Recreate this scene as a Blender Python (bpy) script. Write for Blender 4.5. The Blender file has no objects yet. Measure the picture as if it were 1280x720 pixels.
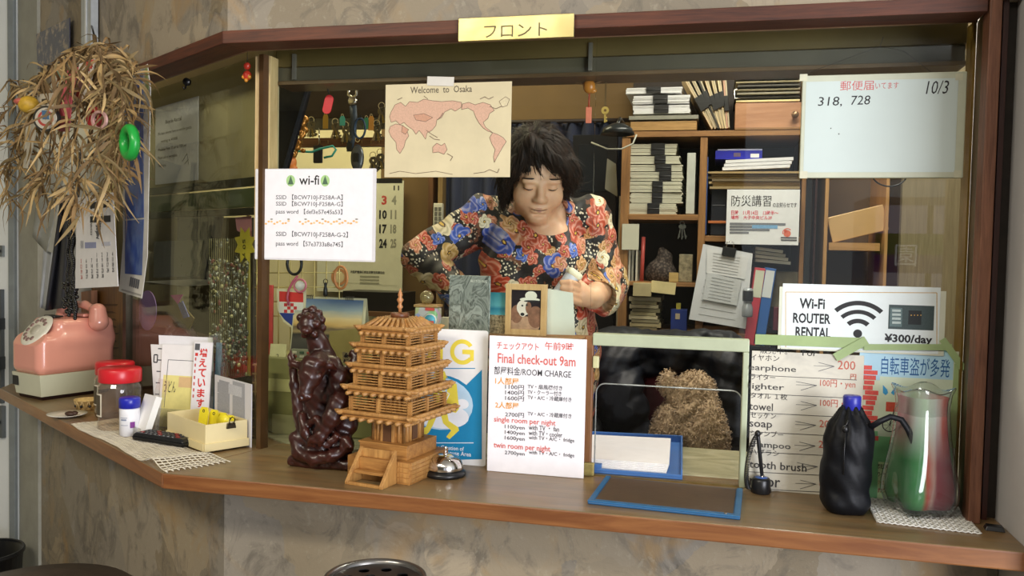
import bpy, math, random
import numpy as np
from mathutils import Vector, Matrix
from math import sin, cos, pi, radians, sqrt, atan2
SC = bpy.context.scene
COL = SC.collection
RND = random.Random(7)

def S(h):
    h = h.lstrip('#'); o = []
    for i in (0, 2, 4):
        c = int(h[i:i+2], 16)/255
        o.append(c/12.92 if c <= .04045 else ((c+.055)/1.055)**2.4)
    return (o[0], o[1], o[2], 1.0)

# ------------------------------------------------------------------ camera
YAW, PITCH, ROLL, FPX = radians(13.463), radians(2.331), radians(1.1816), 1055.5
CAM = np.array([0, 0, 1.4])
_W = np.array([-sin(YAW)*cos(PITCH), cos(YAW)*cos(PITCH), -sin(PITCH)])
_r = np.array([cos(YAW), sin(YAW), 0.]); _u = np.cross(_r, _W)
_RX = cos(ROLL)*_r + sin(ROLL)*_u; _UP = -sin(ROLL)*_r + cos(ROLL)*_u
cd = bpy.data.cameras.new('camera'); cam = bpy.data.objects.new('camera', cd); COL.objects.link(cam)
cam.matrix_world = Matrix(((_RX[0], _UP[0], -_W[0], 0), (_RX[1], _UP[1], -_W[1], 0), (_RX[2], _UP[2], -_W[2], 1.4), (0, 0, 0, 1)))
cd.sensor_width = 36; cd.lens = 36*FPX/1280; cd.clip_start = .02
SC.camera = cam

# ------------------------------------------------------------------ light, world, exposure
SC.view_settings.view_transform = 'Standard'; SC.view_settings.look = 'None'
SC.view_settings.gamma = 1; SC.view_settings.use_curve_mapping = False
SC.view_settings.exposure = -0.15
SC.cycles.use_denoising = True
SC.cycles.max_bounces = 7; SC.cycles.transparent_max_bounces = 24
SC.cycles.caustics_reflective = False; SC.cycles.caustics_refractive = False
SC.cycles.sample_clamp_indirect = 6
wd = bpy.data.worlds.new('sky'); SC.world = wd; wd.use_nodes = True
wd.node_tree.nodes['Background'].inputs[0].default_value = S('#d9dfe6')
wd.node_tree.nodes['Background'].inputs[1].default_value = 1.15

def area(name, loc, target, sx, sy, power, col):
    l = bpy.data.lights.new(name, 'AREA'); l.shape = 'RECTANGLE'; l.size = sx; l.size_y = sy
    l.energy = power; l.color = S(col)[:3]
    o = bpy.data.objects.new(name, l); COL.objects.link(o); o.location = loc
    o.rotation_euler = (Vector(target)-Vector(loc)).to_track_quat('-Z', 'Y').to_euler()
    return o
area('entrance_daylight', (2.3, -1.3, 1.35), (-.4, 1.8, 1.0), 1.6, 2.0, 165, '#f6f7ff')
area('lobby_ceiling_fill', (-.5, -.7, 2.56), (-.5, -.2, 0), 1.2, .25, 14, '#fff4e4')
area('lobby_ceiling_fill', (-1.55, -.35, 2.56), (-1.7, .6, 0), 1.2, .25, 46, '#fff4e0')  # added fill lamp, out of view, brightens the left side of the bay
area('office_tube_light', (.15, 2.22, 2.5), (.05, 2.3, 0), 1.3, .18, 31, '#fff8ea')
area('office_tube_light', (-1.35, 2.75, 2.5), (-1.35, 2.75, 0), 1.2, .18, 19, '#fff0c8')

# ------------------------------------------------------------------ placing
ZC = .926                                   # counter top
YG = 1.8                                    # front glass plane
ANG = radians(32.7); XG = -1.032            # the bay turns away here
SU = np.array([-cos(ANG), sin(ANG), 0.]); SN = np.array([-sin(ANG), -cos(ANG), 0.]); SG = np.array([XG, YG, 0.])
def ray(x, y): return _W + _RX*(x-640)/FPX - _UP*(y-360)/FPX
def fY(x, y, Y): d = ray(x, y); return CAM + d*Y/d[1]
def fZ(x, y, Z=ZC): d = ray(x, y); return CAM + d*(Z-1.4)/d[2]
def fS(x, y, o): d = ray(x, y); return CAM + d*((o-(CAM-SG)@SN)/(d@SN))
def sp(s, o, z=0): p = SG + SU*s + SN*o; return Vector((p[0], p[1], z))

# ------------------------------------------------------------------ materials
MATS = {}
class NT:
    def __init__(s, name):
        s.m = bpy.data.materials.new(name); s.m.use_nodes = True; s.t = s.m.node_tree; s.t.nodes.clear()
        s.out = s.t.nodes.new('ShaderNodeOutputMaterial')
    def n(s, ty, props=None, **ins):
        nd = s.t.nodes.new('ShaderNode'+ty)
        for k, v in (props or {}).items(): setattr(nd, k, v)
        for k, v in ins.items():
            k = k.replace('_', ' ') if not k.startswith('i') or not k[1:].isdigit() else int(k[1:])
            s.set(nd.inputs[k], v)
        return nd
    def set(s, sock, v):
        if hasattr(v, 'is_output') or isinstance(v, bpy.types.NodeSocket): s.t.links.new(v, sock)
        else: sock.default_value = v
    def math(s, op, a, b=0., c=None):
        nd = s.t.nodes.new('ShaderNodeMath'); nd.operation = op
        s.set(nd.inputs[0], a); s.set(nd.inputs[1], b)
        if c is not None: s.set(nd.inputs[2], c)
        return nd.outputs[0]
    def mix(s, f, a, b, mode='MIX'):
        nd = s.t.nodes.new('ShaderNodeMix'); nd.data_type = 'RGBA'; nd.blend_type = mode
        s.set(nd.inputs[0], f); s.set(nd.inputs[6], a); s.set(nd.inputs[7], b)
        return nd.outputs[2]
    def ramp(s, f, stops, interp='LINEAR'):
        nd = s.t.nodes.new('ShaderNodeValToRGB'); cr = nd.color_ramp; cr.interpolation = interp
        while len(cr.elements) < len(stops): cr.elements.new(.5)
        for e, (p, c) in zip(cr.elements, stops): e.position = p; e.color = c
        s.set(nd.inputs[0], f); return nd.outputs[0]
    def coord(s, scale=(1, 1, 1), rot=(0, 0, 0), kind='Object'):
        tc = s.n('TexCoord'); mp = s.n('Mapping'); s.t.links.new(tc.outputs[kind], mp.inputs[0])
        mp.inputs['Scale'].default_value = scale; mp.inputs['Rotation'].default_value = rot
        return mp.outputs[0]
    def noise(s, v, scale, detail=4, rough=.6, dist=0.):
        nd = s.n('TexNoise'); s.t.links.new(v, nd.inputs['Vector'])
        nd.inputs['Scale'].default_value = scale; nd.inputs['Detail'].default_value = detail
        nd.inputs['Roughness'].default_value = rough; nd.inputs['Distortion'].default_value = dist
        return nd.outputs[0]
    def schlick(s):
        lw = s.n('LayerWeight', Blend=.5); return s.math('MULTIPLY_ADD', s.math('POWER', lw.outputs['Facing'], 5.), .96, .026)
    def bsdf(s, col, rough=.5, metal=0., bump=None, bs=.3, bd=.002, **kw):
        b = s.n('BsdfPrincipled'); s.set(b.inputs['Base Color'], col); s.set(b.inputs['Roughness'], rough)
        s.set(b.inputs['Metallic'], metal)
        for k, v in kw.items(): s.set(b.inputs[k.replace('_', ' ')], v)
        if bump is not None:
            bp = s.n('Bump'); s.t.links.new(bump, bp.inputs['Height']); bp.inputs['Strength'].default_value = bs
            bp.inputs['Distance'].default_value = bd; s.t.links.new(bp.outputs[0], b.inputs['Normal'])
        s.t.links.new(b.outputs[0], s.out.inputs[0]); return b
def dk(c, k): return (c[0]*k, c[1]*k, c[2]*k, 1)
def pm(col, rough=.55, metal=0., var=.1, scale=25., bump=0., key=None, **kw):
    """plain procedural surface: one colour broken up by noise"""
    k = ('pm', col, rough, metal, var, scale, bump, tuple(kw.items()))
    if k in MATS: return MATS[k]
    t = NT('surface_'+col.lstrip('#')); c = S(col); v = t.coord()
    nz = t.noise(v, scale, 4)
    t.bsdf(t.ramp(nz, [(.3, dk(c, 1-var)), (.7, tuple(min(1, x*(1+var)) for x in c[:3])+(1,))]), rough, metal,
           bump=t.noise(v, scale*6, 3) if bump else None, bs=bump, **kw)
    MATS[k] = t.m; return t.m
def wood(c1, c2, axis='X', scale=6., rough=.4, streak=14., key=0, coat=0.):
    k = ('wood', c1, c2, axis, scale, rough, streak, coat)
    if k in MATS: return MATS[k]
    t = NT('wood_'+c1.lstrip('#'))
    sc = {'X': (1, streak, streak), 'Y': (streak, 1, streak), 'Z': (streak, streak, 1)}[axis]
    v = t.coord(sc); n1 = t.noise(v, scale, 6, .65, .6); n2 = t.noise(v, scale*4, 3, .6)
    n3 = t.noise(t.coord(), 3.5, 3)
    f = t.math('ADD', t.math('MULTIPLY', n1, .6), t.math('ADD', t.math('MULTIPLY', n2, .25), t.math('MULTIPLY', n3, .15)))
    t.bsdf(t.ramp(f, [(.36, S(c1)), (.62, S(c2))]), rough, bump=n2, bs=.25, bd=.001, Coat_Weight=coat, Coat_Roughness=.25)
    MATS[k] = t.m; return t.m
def glass_mat(tint='#f9fcfa', refl=1.0, name='window_glass'):
    k = ('glass', tint, refl)
    if k in MATS: return MATS[k]
    t = NT(name); a = t.n('BsdfTransparent', Color=S(tint)); b = t.n('BsdfGlossy', Roughness=.01)
    mx = t.n('MixShader')
    nz = t.noise(t.coord(), 8, 2)
    t.set(mx.inputs[0], t.math('MULTIPLY', t.schlick(), t.math('MULTIPLY_ADD', nz, .2, refl)))
    t.t.links.new(a.outputs[0], mx.inputs[1]); t.t.links.new(b.outputs[0], mx.inputs[2])
    t.t.links.new(mx.outputs[0], t.out.inputs[0]); MATS[k] = t.m; return t.m
def clear_mat(tint='#ffffff', refl=1.6, milk=0., milkcol='#ffffff', name='clear_plastic'):
    """thin clear plastic or glass wall: see-through, glossy at grazing angles, a little milky"""
    k = ('clear', tint, refl, milk, milkcol)
    if k in MATS: return MATS[k]
    t = NT(name); a = t.n('BsdfTransparent', Color=S(tint)); b = t.n('BsdfGlossy', Roughness=.04); d = t.n('BsdfDiffuse', Color=S(milkcol))
    m0 = t.n('MixShader'); mx = t.n('MixShader')
    nz = t.noise(t.coord(), 30, 2)
    t.set(m0.inputs[0], t.math('MULTIPLY', nz, milk*2)); t.t.links.new(a.outputs[0], m0.inputs[1]); t.t.links.new(d.outputs[0], m0.inputs[2])
    t.set(mx.inputs[0], t.math('MULTIPLY', t.schlick(), refl))
    t.t.links.new(m0.outputs[0], mx.inputs[1]); t.t.links.new(b.outputs[0], mx.inputs[2])
    t.t.links.new(mx.outputs[0], t.out.inputs[0]); MATS[k] = t.m; return t.m
INK = lambda c='#1c1c1e': pm(c, .6, var=.12, scale=300)
PAPER = lambda c='#f2f0ee': pm(c, .6, var=.03, scale=40)

# ------------------------------------------------------------------ mesh building
_TX = {}
def glyphs(body, bold=0.):
    k = (body, bold)
    if k not in _TX:
        c = bpy.data.curves.new('t', 'FONT'); c.body = body; c.resolution_u = 2; c.offset = bold
        o = bpy.data.objects.new('t', c); COL.objects.link(o); me = o.to_mesh()
        v = np.array([x.co[:2] for x in me.vertices]) if len(me.vertices) else np.zeros((0, 2))
        f = [tuple(p.vertices) for p in me.polygons]
        o.to_mesh_clear(); bpy.data.objects.remove(o); bpy.data.curves.remove(c)
        _TX[k] = (v, f)
    return _TX[k]
def frame_of(a, b):
    d = (Vector(b)-Vector(a)).normalized(); up = Vector((0, 0, 1)) if abs(d.z) < .95 else Vector((1, 0, 0))
    x = d.cross(up).normalized(); return d, x, x.cross(d)
class MB:
    def __init__(s): s.v, s.f, s.mi, s.sm, s.mats, s.M = [], [], [], [], [], None
    def mat(s, m):
        if m not in s.mats: s.mats.append(m)
        return s.mats.index(m)
    def add(s, vs, fs, m, smooth=False):
        o = len(s.v)
        if s.M is not None: vs = [tuple(s.M @ Vector(v)) for v in vs]
        s.v += [tuple(map(float, v)) for v in vs]
        s.f += [tuple(i+o for i in f) for f in fs]; i = s.mat(m)
        s.mi += [i]*len(fs); s.sm += [smooth]*len(fs); return s
    def box(s, x0, y0, z0, x1, y1, z1, m):
        v = [(x, y, z) for z in (z0, z1) for y in (y0, y1) for x in (x0, x1)]
        return s.add(v, [(0, 2, 3, 1), (4, 5, 7, 6), (0, 1, 5, 4), (2, 6, 7, 3), (0, 4, 6, 2), (1, 3, 7, 5)], m)
    def cbox(s, c, d, m): return s.box(*(c[i]-d[i]/2 for i in range(3)), *(c[i]+d[i]/2 for i in range(3)), m)
    def frus(s, z0, a0, b0, z1, a1, b1, m, cx=0, cy=0):
        v = [(cx+sx*a, cy+sy*b, z) for z, a, b in ((z0, a0, b0), (z1, a1, b1)) for sy in (-1, 1) for sx in (-1, 1)]
        return s.add(v, [(0, 2, 3, 1), (4, 5, 7, 6), (0, 1, 5, 4), (2, 6, 7, 3), (0, 4, 6, 2), (1, 3, 7, 5)], m)
    def tube(s, pts, r, m, n=8, closed=False, cap=True, flat=None):
        pts = [Vector(p) for p in pts]; N = len(pts); rr = r if isinstance(r, (list, tuple)) else [r]*N
        vs, fs = [], []; px = None
        for i, p in enumerate(pts):
            a = pts[(i-1) % N] if (closed or i) else p; b = pts[(i+1) % N] if (closed or i < N-1) else p
            d = (b-a).normalized()
            if px is None: _, x, y = frame_of(a, b)
            else:
                x = (px - d*px.dot(d)); x = x.normalized() if x.length > 1e-6 else frame_of(a, b)[1]; y = x.cross(d)
            px = x
            for k in range(n):
                t = 2*pi*k/n; vs.append(p + x*cos(t)*rr[i] + y*sin(t)*rr[i]*(flat or 1))
        for i in range(N if closed else N-1):
            j = (i+1) % N
            for k in range(n): l = (k+1) % n; fs.append((i*n+k, i*n+l, j*n+l, j*n+k))
        if cap and not closed: fs += [tuple(reversed(range(n))), tuple(range((N-1)*n, N*n))]
        return s.add(vs, fs, m, True)
    def cyl(s, a, b, r, m, r2=None, n=16): return s.tube([a, b], [r, r if r2 is None else r2], m, n)
    def lathe(s, prof, m, n=28, c=(0, 0, 0), fn=None, smooth=True):
        vs, fs = [], []
        for (r, z) in prof:
            for k in range(n):
                t = 2*pi*k/n; q = r*(fn(t, z) if fn else 1); vs.append((c[0]+q*cos(t), c[1]+q*sin(t), c[2]+z))
        for i in range(len(prof)-1):
            for k in range(n): l = (k+1) % n; fs.append((i*n+k, i*n+l, (i+1)*n+l, (i+1)*n+k))
        if prof[0][0] > 1e-5: fs.append(tuple(reversed(range(n))))
        return s.add(vs, fs, m, smooth)
    def lid(s): pass
    def ell(s, c, r, m, n=16, k=10):
        if not isinstance(r, (tuple, list)): r = (r, r, r)
        vs, fs = [], []
        for i in range(k+1):
            p = pi*i/k
            for j in range(n): t = 2*pi*j/n; vs.append((c[0]+r[0]*sin(p)*cos(t), c[1]+r[1]*sin(p)*sin(t), c[2]-r[2]*cos(p)))
        for i in range(k):
            for j in range(n): l = (j+1) % n; fs.append((i*n+j, i*n+l, (i+1)*n+l, (i+1)*n+j))
        return s.add(vs, fs, m, True)
    def prism(s, poly, y0, y1, m):
        n = len(poly); v = [(x, y0, z) for x, z in poly]+[(x, y1, z) for x, z in poly]
        return s.add(v, [tuple(range(n)), tuple(reversed(range(n, 2*n)))]+[(i, i+n, (i+1) % n+n, (i+1) % n) for i in range(n)], m)
    def prismz(s, poly, z0, z1, m):
        n = len(poly); v = [(x, y, z0) for x, y in poly]+[(x, y, z1) for x, y in poly]
        return s.add(v, [tuple(reversed(range(n))), tuple(range(n, 2*n))]+[(i, (i+1) % n, (i+1) % n+n, i+n) for i in range(n)], m)
    # flat print on a sign face (x right, z up, facing -y)
    def poly(s, pts, m, lift=.0006): return s.add([(x, -lift, z) for x, z in pts], [tuple(range(len(pts)))], m)
    def rect(s, x0, z0, x1, z1, m, lift=.0006): return s.poly([(x0, z0), (x1, z0), (x1, z1), (x0, z1)], m, lift)
    def disc(s, x, z, r, m, lift=.0006, rz=None, n=28): return s.poly([(x+r*cos(2*pi*k/n), z+(rz or r)*sin(2*pi*k/n)) for k in range(n)], m, lift)
    def ring(s, x, z, r0, r1, m, a0=0, a1=2*pi, lift=.0006, n=32):
        vs = []
        for k in range(n+1):
            t = a0+(a1-a0)*k/n; vs += [(x+r0*cos(t), -lift, z+r0*sin(t)), (x+r1*cos(t), -lift, z+r1*sin(t))]
        return s.add(vs, [(2*k, 2*k+1, 2*k+3, 2*k+2) for k in range(n)], m)
    def line(s, pts, w, m, lift=.0006, closed=False):
        pts = list(pts)+([pts[0]] if closed else [])
        for (x0, z0), (x1, z1) in zip(pts, pts[1:]):
            dx, dz = x1-x0, z1-z0; L = sqrt(dx*dx+dz*dz) or 1; nx, nz = -dz/L*w/2, dx/L*w/2
            s.poly([(x0+nx, z0+nz), (x0-nx, z0-nz), (x1-nx, z1-nz), (x1+nx, z1+nz)], m, lift)
        return s
    def text(s, body, x, z, h, m, w=None, bold=0., align='L', lift=.0007, rot=0., slant=0.):
        v, f = glyphs(body, bold)
        if not len(v): return s
        mn, mx = v.min(0), v.max(0)
        k = h/(mx[1]-mn[1]) if w is None or h is not None else w/(mx[0]-mn[0])
        kx = w/(mx[0]-mn[0]) if w else k
        q = (v-mn)*np.array([kx, k]); W = (mx[0]-mn[0])*kx
        q[:, 0] -= {'L': 0, 'C': W/2, 'R': W}[align]; q[:, 0] += slant*q[:, 1]
        c_, s_ = cos(rot), sin(rot)
        return s.add([(x+a*c_-b*s_, -lift, z+a*s_+b*c_) for a, b in q], f, m)
    def build(s, name, parent=None, bevel=0., seg=2, loc=None, rz=None, label=None, cat=None, group=None, kind=None, sub=0, solid=0.):
        me = bpy.data.meshes.new(name); me.from_pydata(s.v, [], s.f)
        for m in s.mats: me.materials.append(m)
        me.polygons.foreach_set('material_index', s.mi); me.polygons.foreach_set('use_smooth', s.sm); me.update()
        o = bpy.data.objects.new(name, me); COL.objects.link(o)
        if parent: o.parent = parent
        if loc is not None: o.location = loc
        if rz is not None: o.rotation_euler = (0, 0, rz) if not isinstance(rz, tuple) else rz
        if solid: d = o.modifiers.new('s', 'SOLIDIFY'); d.thickness = solid
        if sub: d = o.modifiers.new('u', 'SUBSURF'); d.levels = d.render_levels = sub
        if bevel: d = o.modifiers.new('b', 'BEVEL'); d.width = bevel; d.segments = seg; d.limit_method = 'ANGLE'; d.angle_limit = radians(40)
        return tag(o, label, cat, group, kind)
def tag(o, label=None, cat=None, group=None, kind=None):
    if label: o['label'] = label
    if cat: o['category'] = cat
    if group: o['group'] = group
    if kind: o['kind'] = kind
    return o
def T(name, label, cat, loc=(0, 0, 0), rz=0., group=None):
    o = bpy.data.objects.new(name, None); COL.objects.link(o); o.empty_display_size = .02
    o.location = loc; o.rotation_euler = (0, 0, rz) if not isinstance(rz, tuple) else rz
    return tag(o, label, cat, group)
def dup(root, loc, rz=None, label=None, group=None):
    r = root.copy(); COL.objects.link(r); r.location = loc
    if rz is not None: r.rotation_euler = (0, 0, rz) if not isinstance(rz, tuple) else rz
    if label: r['label'] = label
    if group: r['group'] = group
    for ch in list(root.children):
        c = ch.copy(); COL.objects.link(c); c.parent = r
        for g in ch.children: d = g.copy(); COL.objects.link(d); d.parent = c
    return r

# ------------------------------------------------------------------ organic shapes: blended distance fields -> one closed mesh
class Field:
    def __init__(s, lo, hi, h):
        s.lo = np.array(lo, float); s.h = h; n = np.ceil((np.array(hi)-s.lo)/h).astype(int)+1
        s.ax = [s.lo[i]+h*np.arange(n[i]) for i in range(3)]; s.F = np.full(tuple(n), 9., np.float32)
    def _sub(s, lo, hi):
        sl = []
        for i in range(3):
            a = int(np.clip(np.floor((lo[i]-s.lo[i])/s.h), 0, len(s.ax[i]))); b = int(np.clip(np.ceil((hi[i]-s.lo[i])/s.h)+1, 0, len(s.ax[i])))
            sl.append(slice(a, b))
        return tuple(sl), np.meshgrid(*[s.ax[i][sl[i]] for i in range(3)], indexing='ij', sparse=True)
    def put(s, lo, hi, fn, k=.01, op='u'):
        mrg = k*1.2+s.h*3
        sl, (X, Y, Z) = s._sub(np.array(lo)-mrg, np.array(hi)+mrg)
        if X.size*Y.size*Z.size == 0: return s
        d = fn(X, Y, Z); a = s.F[sl]
        if op == 'u': t = np.clip(.5+.5*(a-d)/k, 0, 1); s.F[sl] = a*(1-t)+d*t-k*t*(1-t)
        else: t = np.clip(.5-.5*(a+d)/k, 0, 1); s.F[sl] = a*(1-t)-d*t+k*t*(1-t)
        return s
    def cap(s, a, b, ra, rb=None, k=.01, op='u'):
        a = np.array(a, float); b = np.array(b, float); rb = ra if rb is None else rb; ab = b-a; L = max(ab@ab, 1e-9); R = max(ra, rb)
        def fn(X, Y, Z):
            t = np.clip(((X-a[0])*ab[0]+(Y-a[1])*ab[1]+(Z-a[2])*ab[2])/L, 0, 1)
            return np.sqrt((X-a[0]-t*ab[0])**2+(Y-a[1]-t*ab[1])**2+(Z-a[2]-t*ab[2])**2)-(ra+(rb-ra)*t)
        return s.put(np.minimum(a, b)-R, np.maximum(a, b)+R, fn, k, op)
    def chain(s, pts, rs, k=.01, op='u'):
        for i in range(len(pts)-1): s.cap(pts[i], pts[i+1], rs[i], rs[i+1], k, op)
        return s
    def ell(s, c, r, k=.01, rot=None, op='u'):
        c = np.array(c, float); r = np.array(r if hasattr(r, '__len__') else (r, r, r), float); R = np.array(rot.transposed()) if rot is not None else np.eye(3)
        def fn(X, Y, Z):
            x, y, z = X-c[0], Y-c[1], Z-c[2]
            p = [R[i, 0]*x+R[i, 1]*y+R[i, 2]*z for i in range(3)]
            k0 = np.sqrt(sum((p[i]/r[i])**2 for i in range(3))); k1 = np.sqrt(sum((p[i]/r[i]**2)**2 for i in range(3)))
            return k0*(k0-1)/np.maximum(k1, 1e-6)
        m = r.max() if rot is not None else r
        return s.put(c-m, c+m, fn, k, op)
    def bx(s, c, d, rd=.01, k=.01, rot=None, op='u'):
        c = np.array(c, float); d = np.array(d, float)/2-rd; R = np.array(rot.transposed()) if rot is not None else np.eye(3)
        def fn(X, Y, Z):
            x, y, z = X-c[0], Y-c[1], Z-c[2]
            q = [np.abs(R[i, 0]*x+R[i, 1]*y+R[i, 2]*z)-d[i] for i in range(3)]
            return np.sqrt(sum(np.maximum(a, 0)**2 for a in q))+np.minimum(np.maximum(np.maximum(q[0], q[1]), q[2]), 0)-rd
        m = np.linalg.norm(d+rd) if rot is not None else d+rd
        return s.put(c-m, c+m, fn, k, op)
    def warp(s, fn):                        # add a displacement (metres) as a function of position
        X, Y, Z = np.meshgrid(*s.ax, indexing='ij', sparse=True); s.F = (s.F+fn(X, Y, Z)).astype(np.float32); return s
    def cut(s, i, v, keep='>'):             # keep one side of an axis plane
        sh = [1, 1, 1]; sh[i] = -1; a = s.ax[i].reshape(sh)
        s.F = np.maximum(s.F, (v-a) if keep == '>' else (a-v)).astype(np.float32); return s
    def net(s):
        F = np.pad(s.F, 1, constant_values=1.); n = np.array(F.shape)
        c = [F[dx:n[0]-1+dx, dy:n[1]-1+dy, dz:n[2]-1+dz] for dx in (0, 1) for dy in (0, 1) for dz in (0, 1)]
        neg = sum((x < 0).astype(np.int8) for x in c); act = (neg > 0) & (neg < 8)
        ix = np.argwhere(act); idm = np.full(act.shape, -1, np.int64); idm[act] = np.arange(len(ix))
        cv = np.stack([x[act] for x in c], 1); offs = np.array([(dx, dy, dz) for dx in (0, 1) for dy in (0, 1) for dz in (0, 1)], float)
        acc = np.zeros((len(ix), 3)); cnt = np.zeros(len(ix))
        for a in range(8):
            for b in range(a+1, 8):
                if np.abs(offs[a]-offs[b]).sum() != 1: continue
                m = (cv[:, a] < 0) != (cv[:, b] < 0); t = cv[m, a]/(cv[m, a]-cv[m, b])
                acc[m] += offs[a]+(offs[b]-offs[a])*t[:, None]; cnt[m] += 1
        V = s.lo+s.h*(ix-1+acc/cnt[:, None]); fs = []
        for ax in range(3):
            b, d = (ax+1) % 3, (ax+2) % 3
            A = np.take(F, range(0, n[ax]-1), ax); B = np.take(F, range(1, n[ax]), ax)
            e = np.argwhere((A < 0) != (B < 0)); e = e[(e[:, b] > 0) & (e[:, d] > 0) & (e[:, b] < n[b]-1) & (e[:, d] < n[d]-1)]
            q = []
            for (db, dd) in ((-1, -1), (0, -1), (0, 0), (-1, 0)):
                x = e.copy(); x[:, b] += db; x[:, d] += dd; q.append(idm[x[:, 0], x[:, 1], x[:, 2]])
            q = np.stack(q, 1); fl = F[e[:, 0], e[:, 1], e[:, 2]] >= 0
            q[fl] = q[fl][:, ::-1]; fs.append(q)
        return V, np.concatenate(fs)
    def build(s, name, m, parent=None, attr=None, **kw):
        V, Q = s.net(); b = MB(); b.v = [tuple(x) for x in V.tolist()]; b.f = [tuple(x) for x in Q.tolist()]
        b.mats = [m]; b.mi = [0]*len(b.f); b.sm = [True]*len(b.f); return b.build(name, parent, **kw)
def RM(x=0, y=0, z=0):
    from mathutils import Euler
    return Euler((radians(x), radians(y), radians(z))).to_matrix()
# ------------------------------------------------------------------ structure
def plaster():
    t = NT('mottled_trowelled_plaster'); v = t.coord((1, 1, .8), (0, radians(18), 0))
    big = t.noise(v, 3.2, 3, .5, .8); mid = t.noise(v, 9, 6, .7, 1.2); fine = t.noise(v, 60, 4, .7)
    vo = t.n('TexVoronoi', Scale=5.5, Randomness=1.); wv = t.n('VectorMath', {'operation': 'MULTIPLY_ADD'})
    nz = t.n('TexNoise', Scale=5., Detail=5.); t.t.links.new(v, nz.inputs['Vector'])
    t.t.links.new(nz.outputs['Color'], wv.inputs[0]); wv.inputs[1].default_value = (.35, .35, .2); t.t.links.new(v, wv.inputs[2])
    t.t.links.new(wv.outputs[0], vo.inputs['Vector'])
    sep = t.n('SeparateColor'); t.t.links.new(vo.outputs['Color'], sep.inputs[0])
    base = t.ramp(sep.outputs[0], [(0, S('#7d7668')), (.25, S('#b0a084')), (.45, S('#8c867b')), (.62, S('#b8aa92')), (.8, S('#8a7c62')), (1, S('#a39d93'))])
    c = t.mix(t.math('MULTIPLY', big, .35), base, S('#aa9e8a'))
    dark = t.ramp(mid, [(.5, (0, 0, 0, 1)), (.64, (1, 1, 1, 1))]); c = t.mix(t.math('MULTIPLY', dark, .6), c, S('#615c54'))
    och = t.ramp(t.noise(t.coord((1, 1, .7)), 4.4, 4, .6, 1.), [(.56, (0, 0, 0, 1)), (.68, (1, 1, 1, 1))]); c = t.mix(t.math('MULTIPLY', och, .6), c, S('#b3915e'))
    sp_ = t.ramp(fine, [(.58, (0, 0, 0, 1)), (.68, (1, 1, 1, 1))]); c = t.mix(t.math('MULTIPLY', sp_, .3), c, S('#c2bba6'))
    t.bsdf(t.mix(1., c, (.80, .79, .76, 1), 'MULTIPLY'), .62, bump=t.math('ADD', mid, t.math('MULTIPLY', fine, .5)), bs=.35, bd=.004); return t.m
PLASTER = plaster()
GREY = pm('#cfcecd', .7, var=.05, scale=6, bump=.1)
CONC = pm('#9a998c', .75, var=.1, scale=12, bump=.2)
CREAM = pm('#d9cd9f', .7, var=.06, scale=5)
def struct(n, mb, bevel=0., **k): return mb.build(n, bevel=bevel, kind='structure', **k)
def plan(pts, z0, z1, m):  return MB().prismz([(p[0], p[1]) for p in pts], z0, z1, m)
def oc(o): return sp(0, 0) + Vector((-.2936*o, -o, 0))              # the bay corner pushed out by o
floor_m = NT('floor_tiles'); _br = floor_m.n('TexBrick', {'offset': 0.}, Scale=3.3, Mortar_Size=.012, Color1=S('#6f6a62'), Color2=S('#7b756b'), Mortar=S('#4d4a46'))
floor_m.set(_br.inputs['Vector'], floor_m.coord()); floor_m.bsdf(_br.outputs[0], .45)
struct('floor', MB().box(-4, -3.2, -.05, 3, 3.4, 0, floor_m.m))
struct('wall_lobby_left', MB().box(-3.9, -3.2, 0, -3.84, 2.7, 2.6, pm('#8f8c80', .7)))
struct('wall_lobby_back', MB().box(-3.9, -3.2, 0, .2, -3.14, 2.6, pm('#7f7b70', .7)))
struct('ceiling', MB().box(-4, -3.2, 2.6, 3, 3.4, 2.66, pm('#c9c5ba', .8, var=.04)))
# front and side of the bay: low wall and wall above the window
struct('wall_front', plan([oc(.11), oc(.04), (.52, YG-.04), (.52, YG-.11)], 0, ZC-.033, PLASTER))
struct('wall_side', plan([oc(.11), sp(1.40, .11), sp(1.40, .04), oc(.04)], 0, ZC-.033, PLASTER))
struct('wall_front_upper', plan([oc(.11), oc(.0), (.62, YG), (.62, YG-.11)], 1.876, 2.6, PLASTER))
struct('wall_side_upper', plan([oc(.11), sp(1.46, .11), sp(1.46, 0), oc(0)], 1.876, 2.6, PLASTER))
struct('wall_side_recess', plan([sp(.90, -.16), sp(1.46, -.16), sp(1.46, -.2), sp(.90, -.2)], 0, 1.88, pm('#8d8566', .7, var=.15, scale=8)))
struct('wall_right', MB().box(.522, 1.49, 0, .64, 2.0, 2.6, GREY))
struct('wall_pilaster', plan([sp(1.40, .12), sp(1.40, -.1), sp(1.62, -.1), sp(1.60, .13)], 0, 2.6, CONC))
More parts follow.
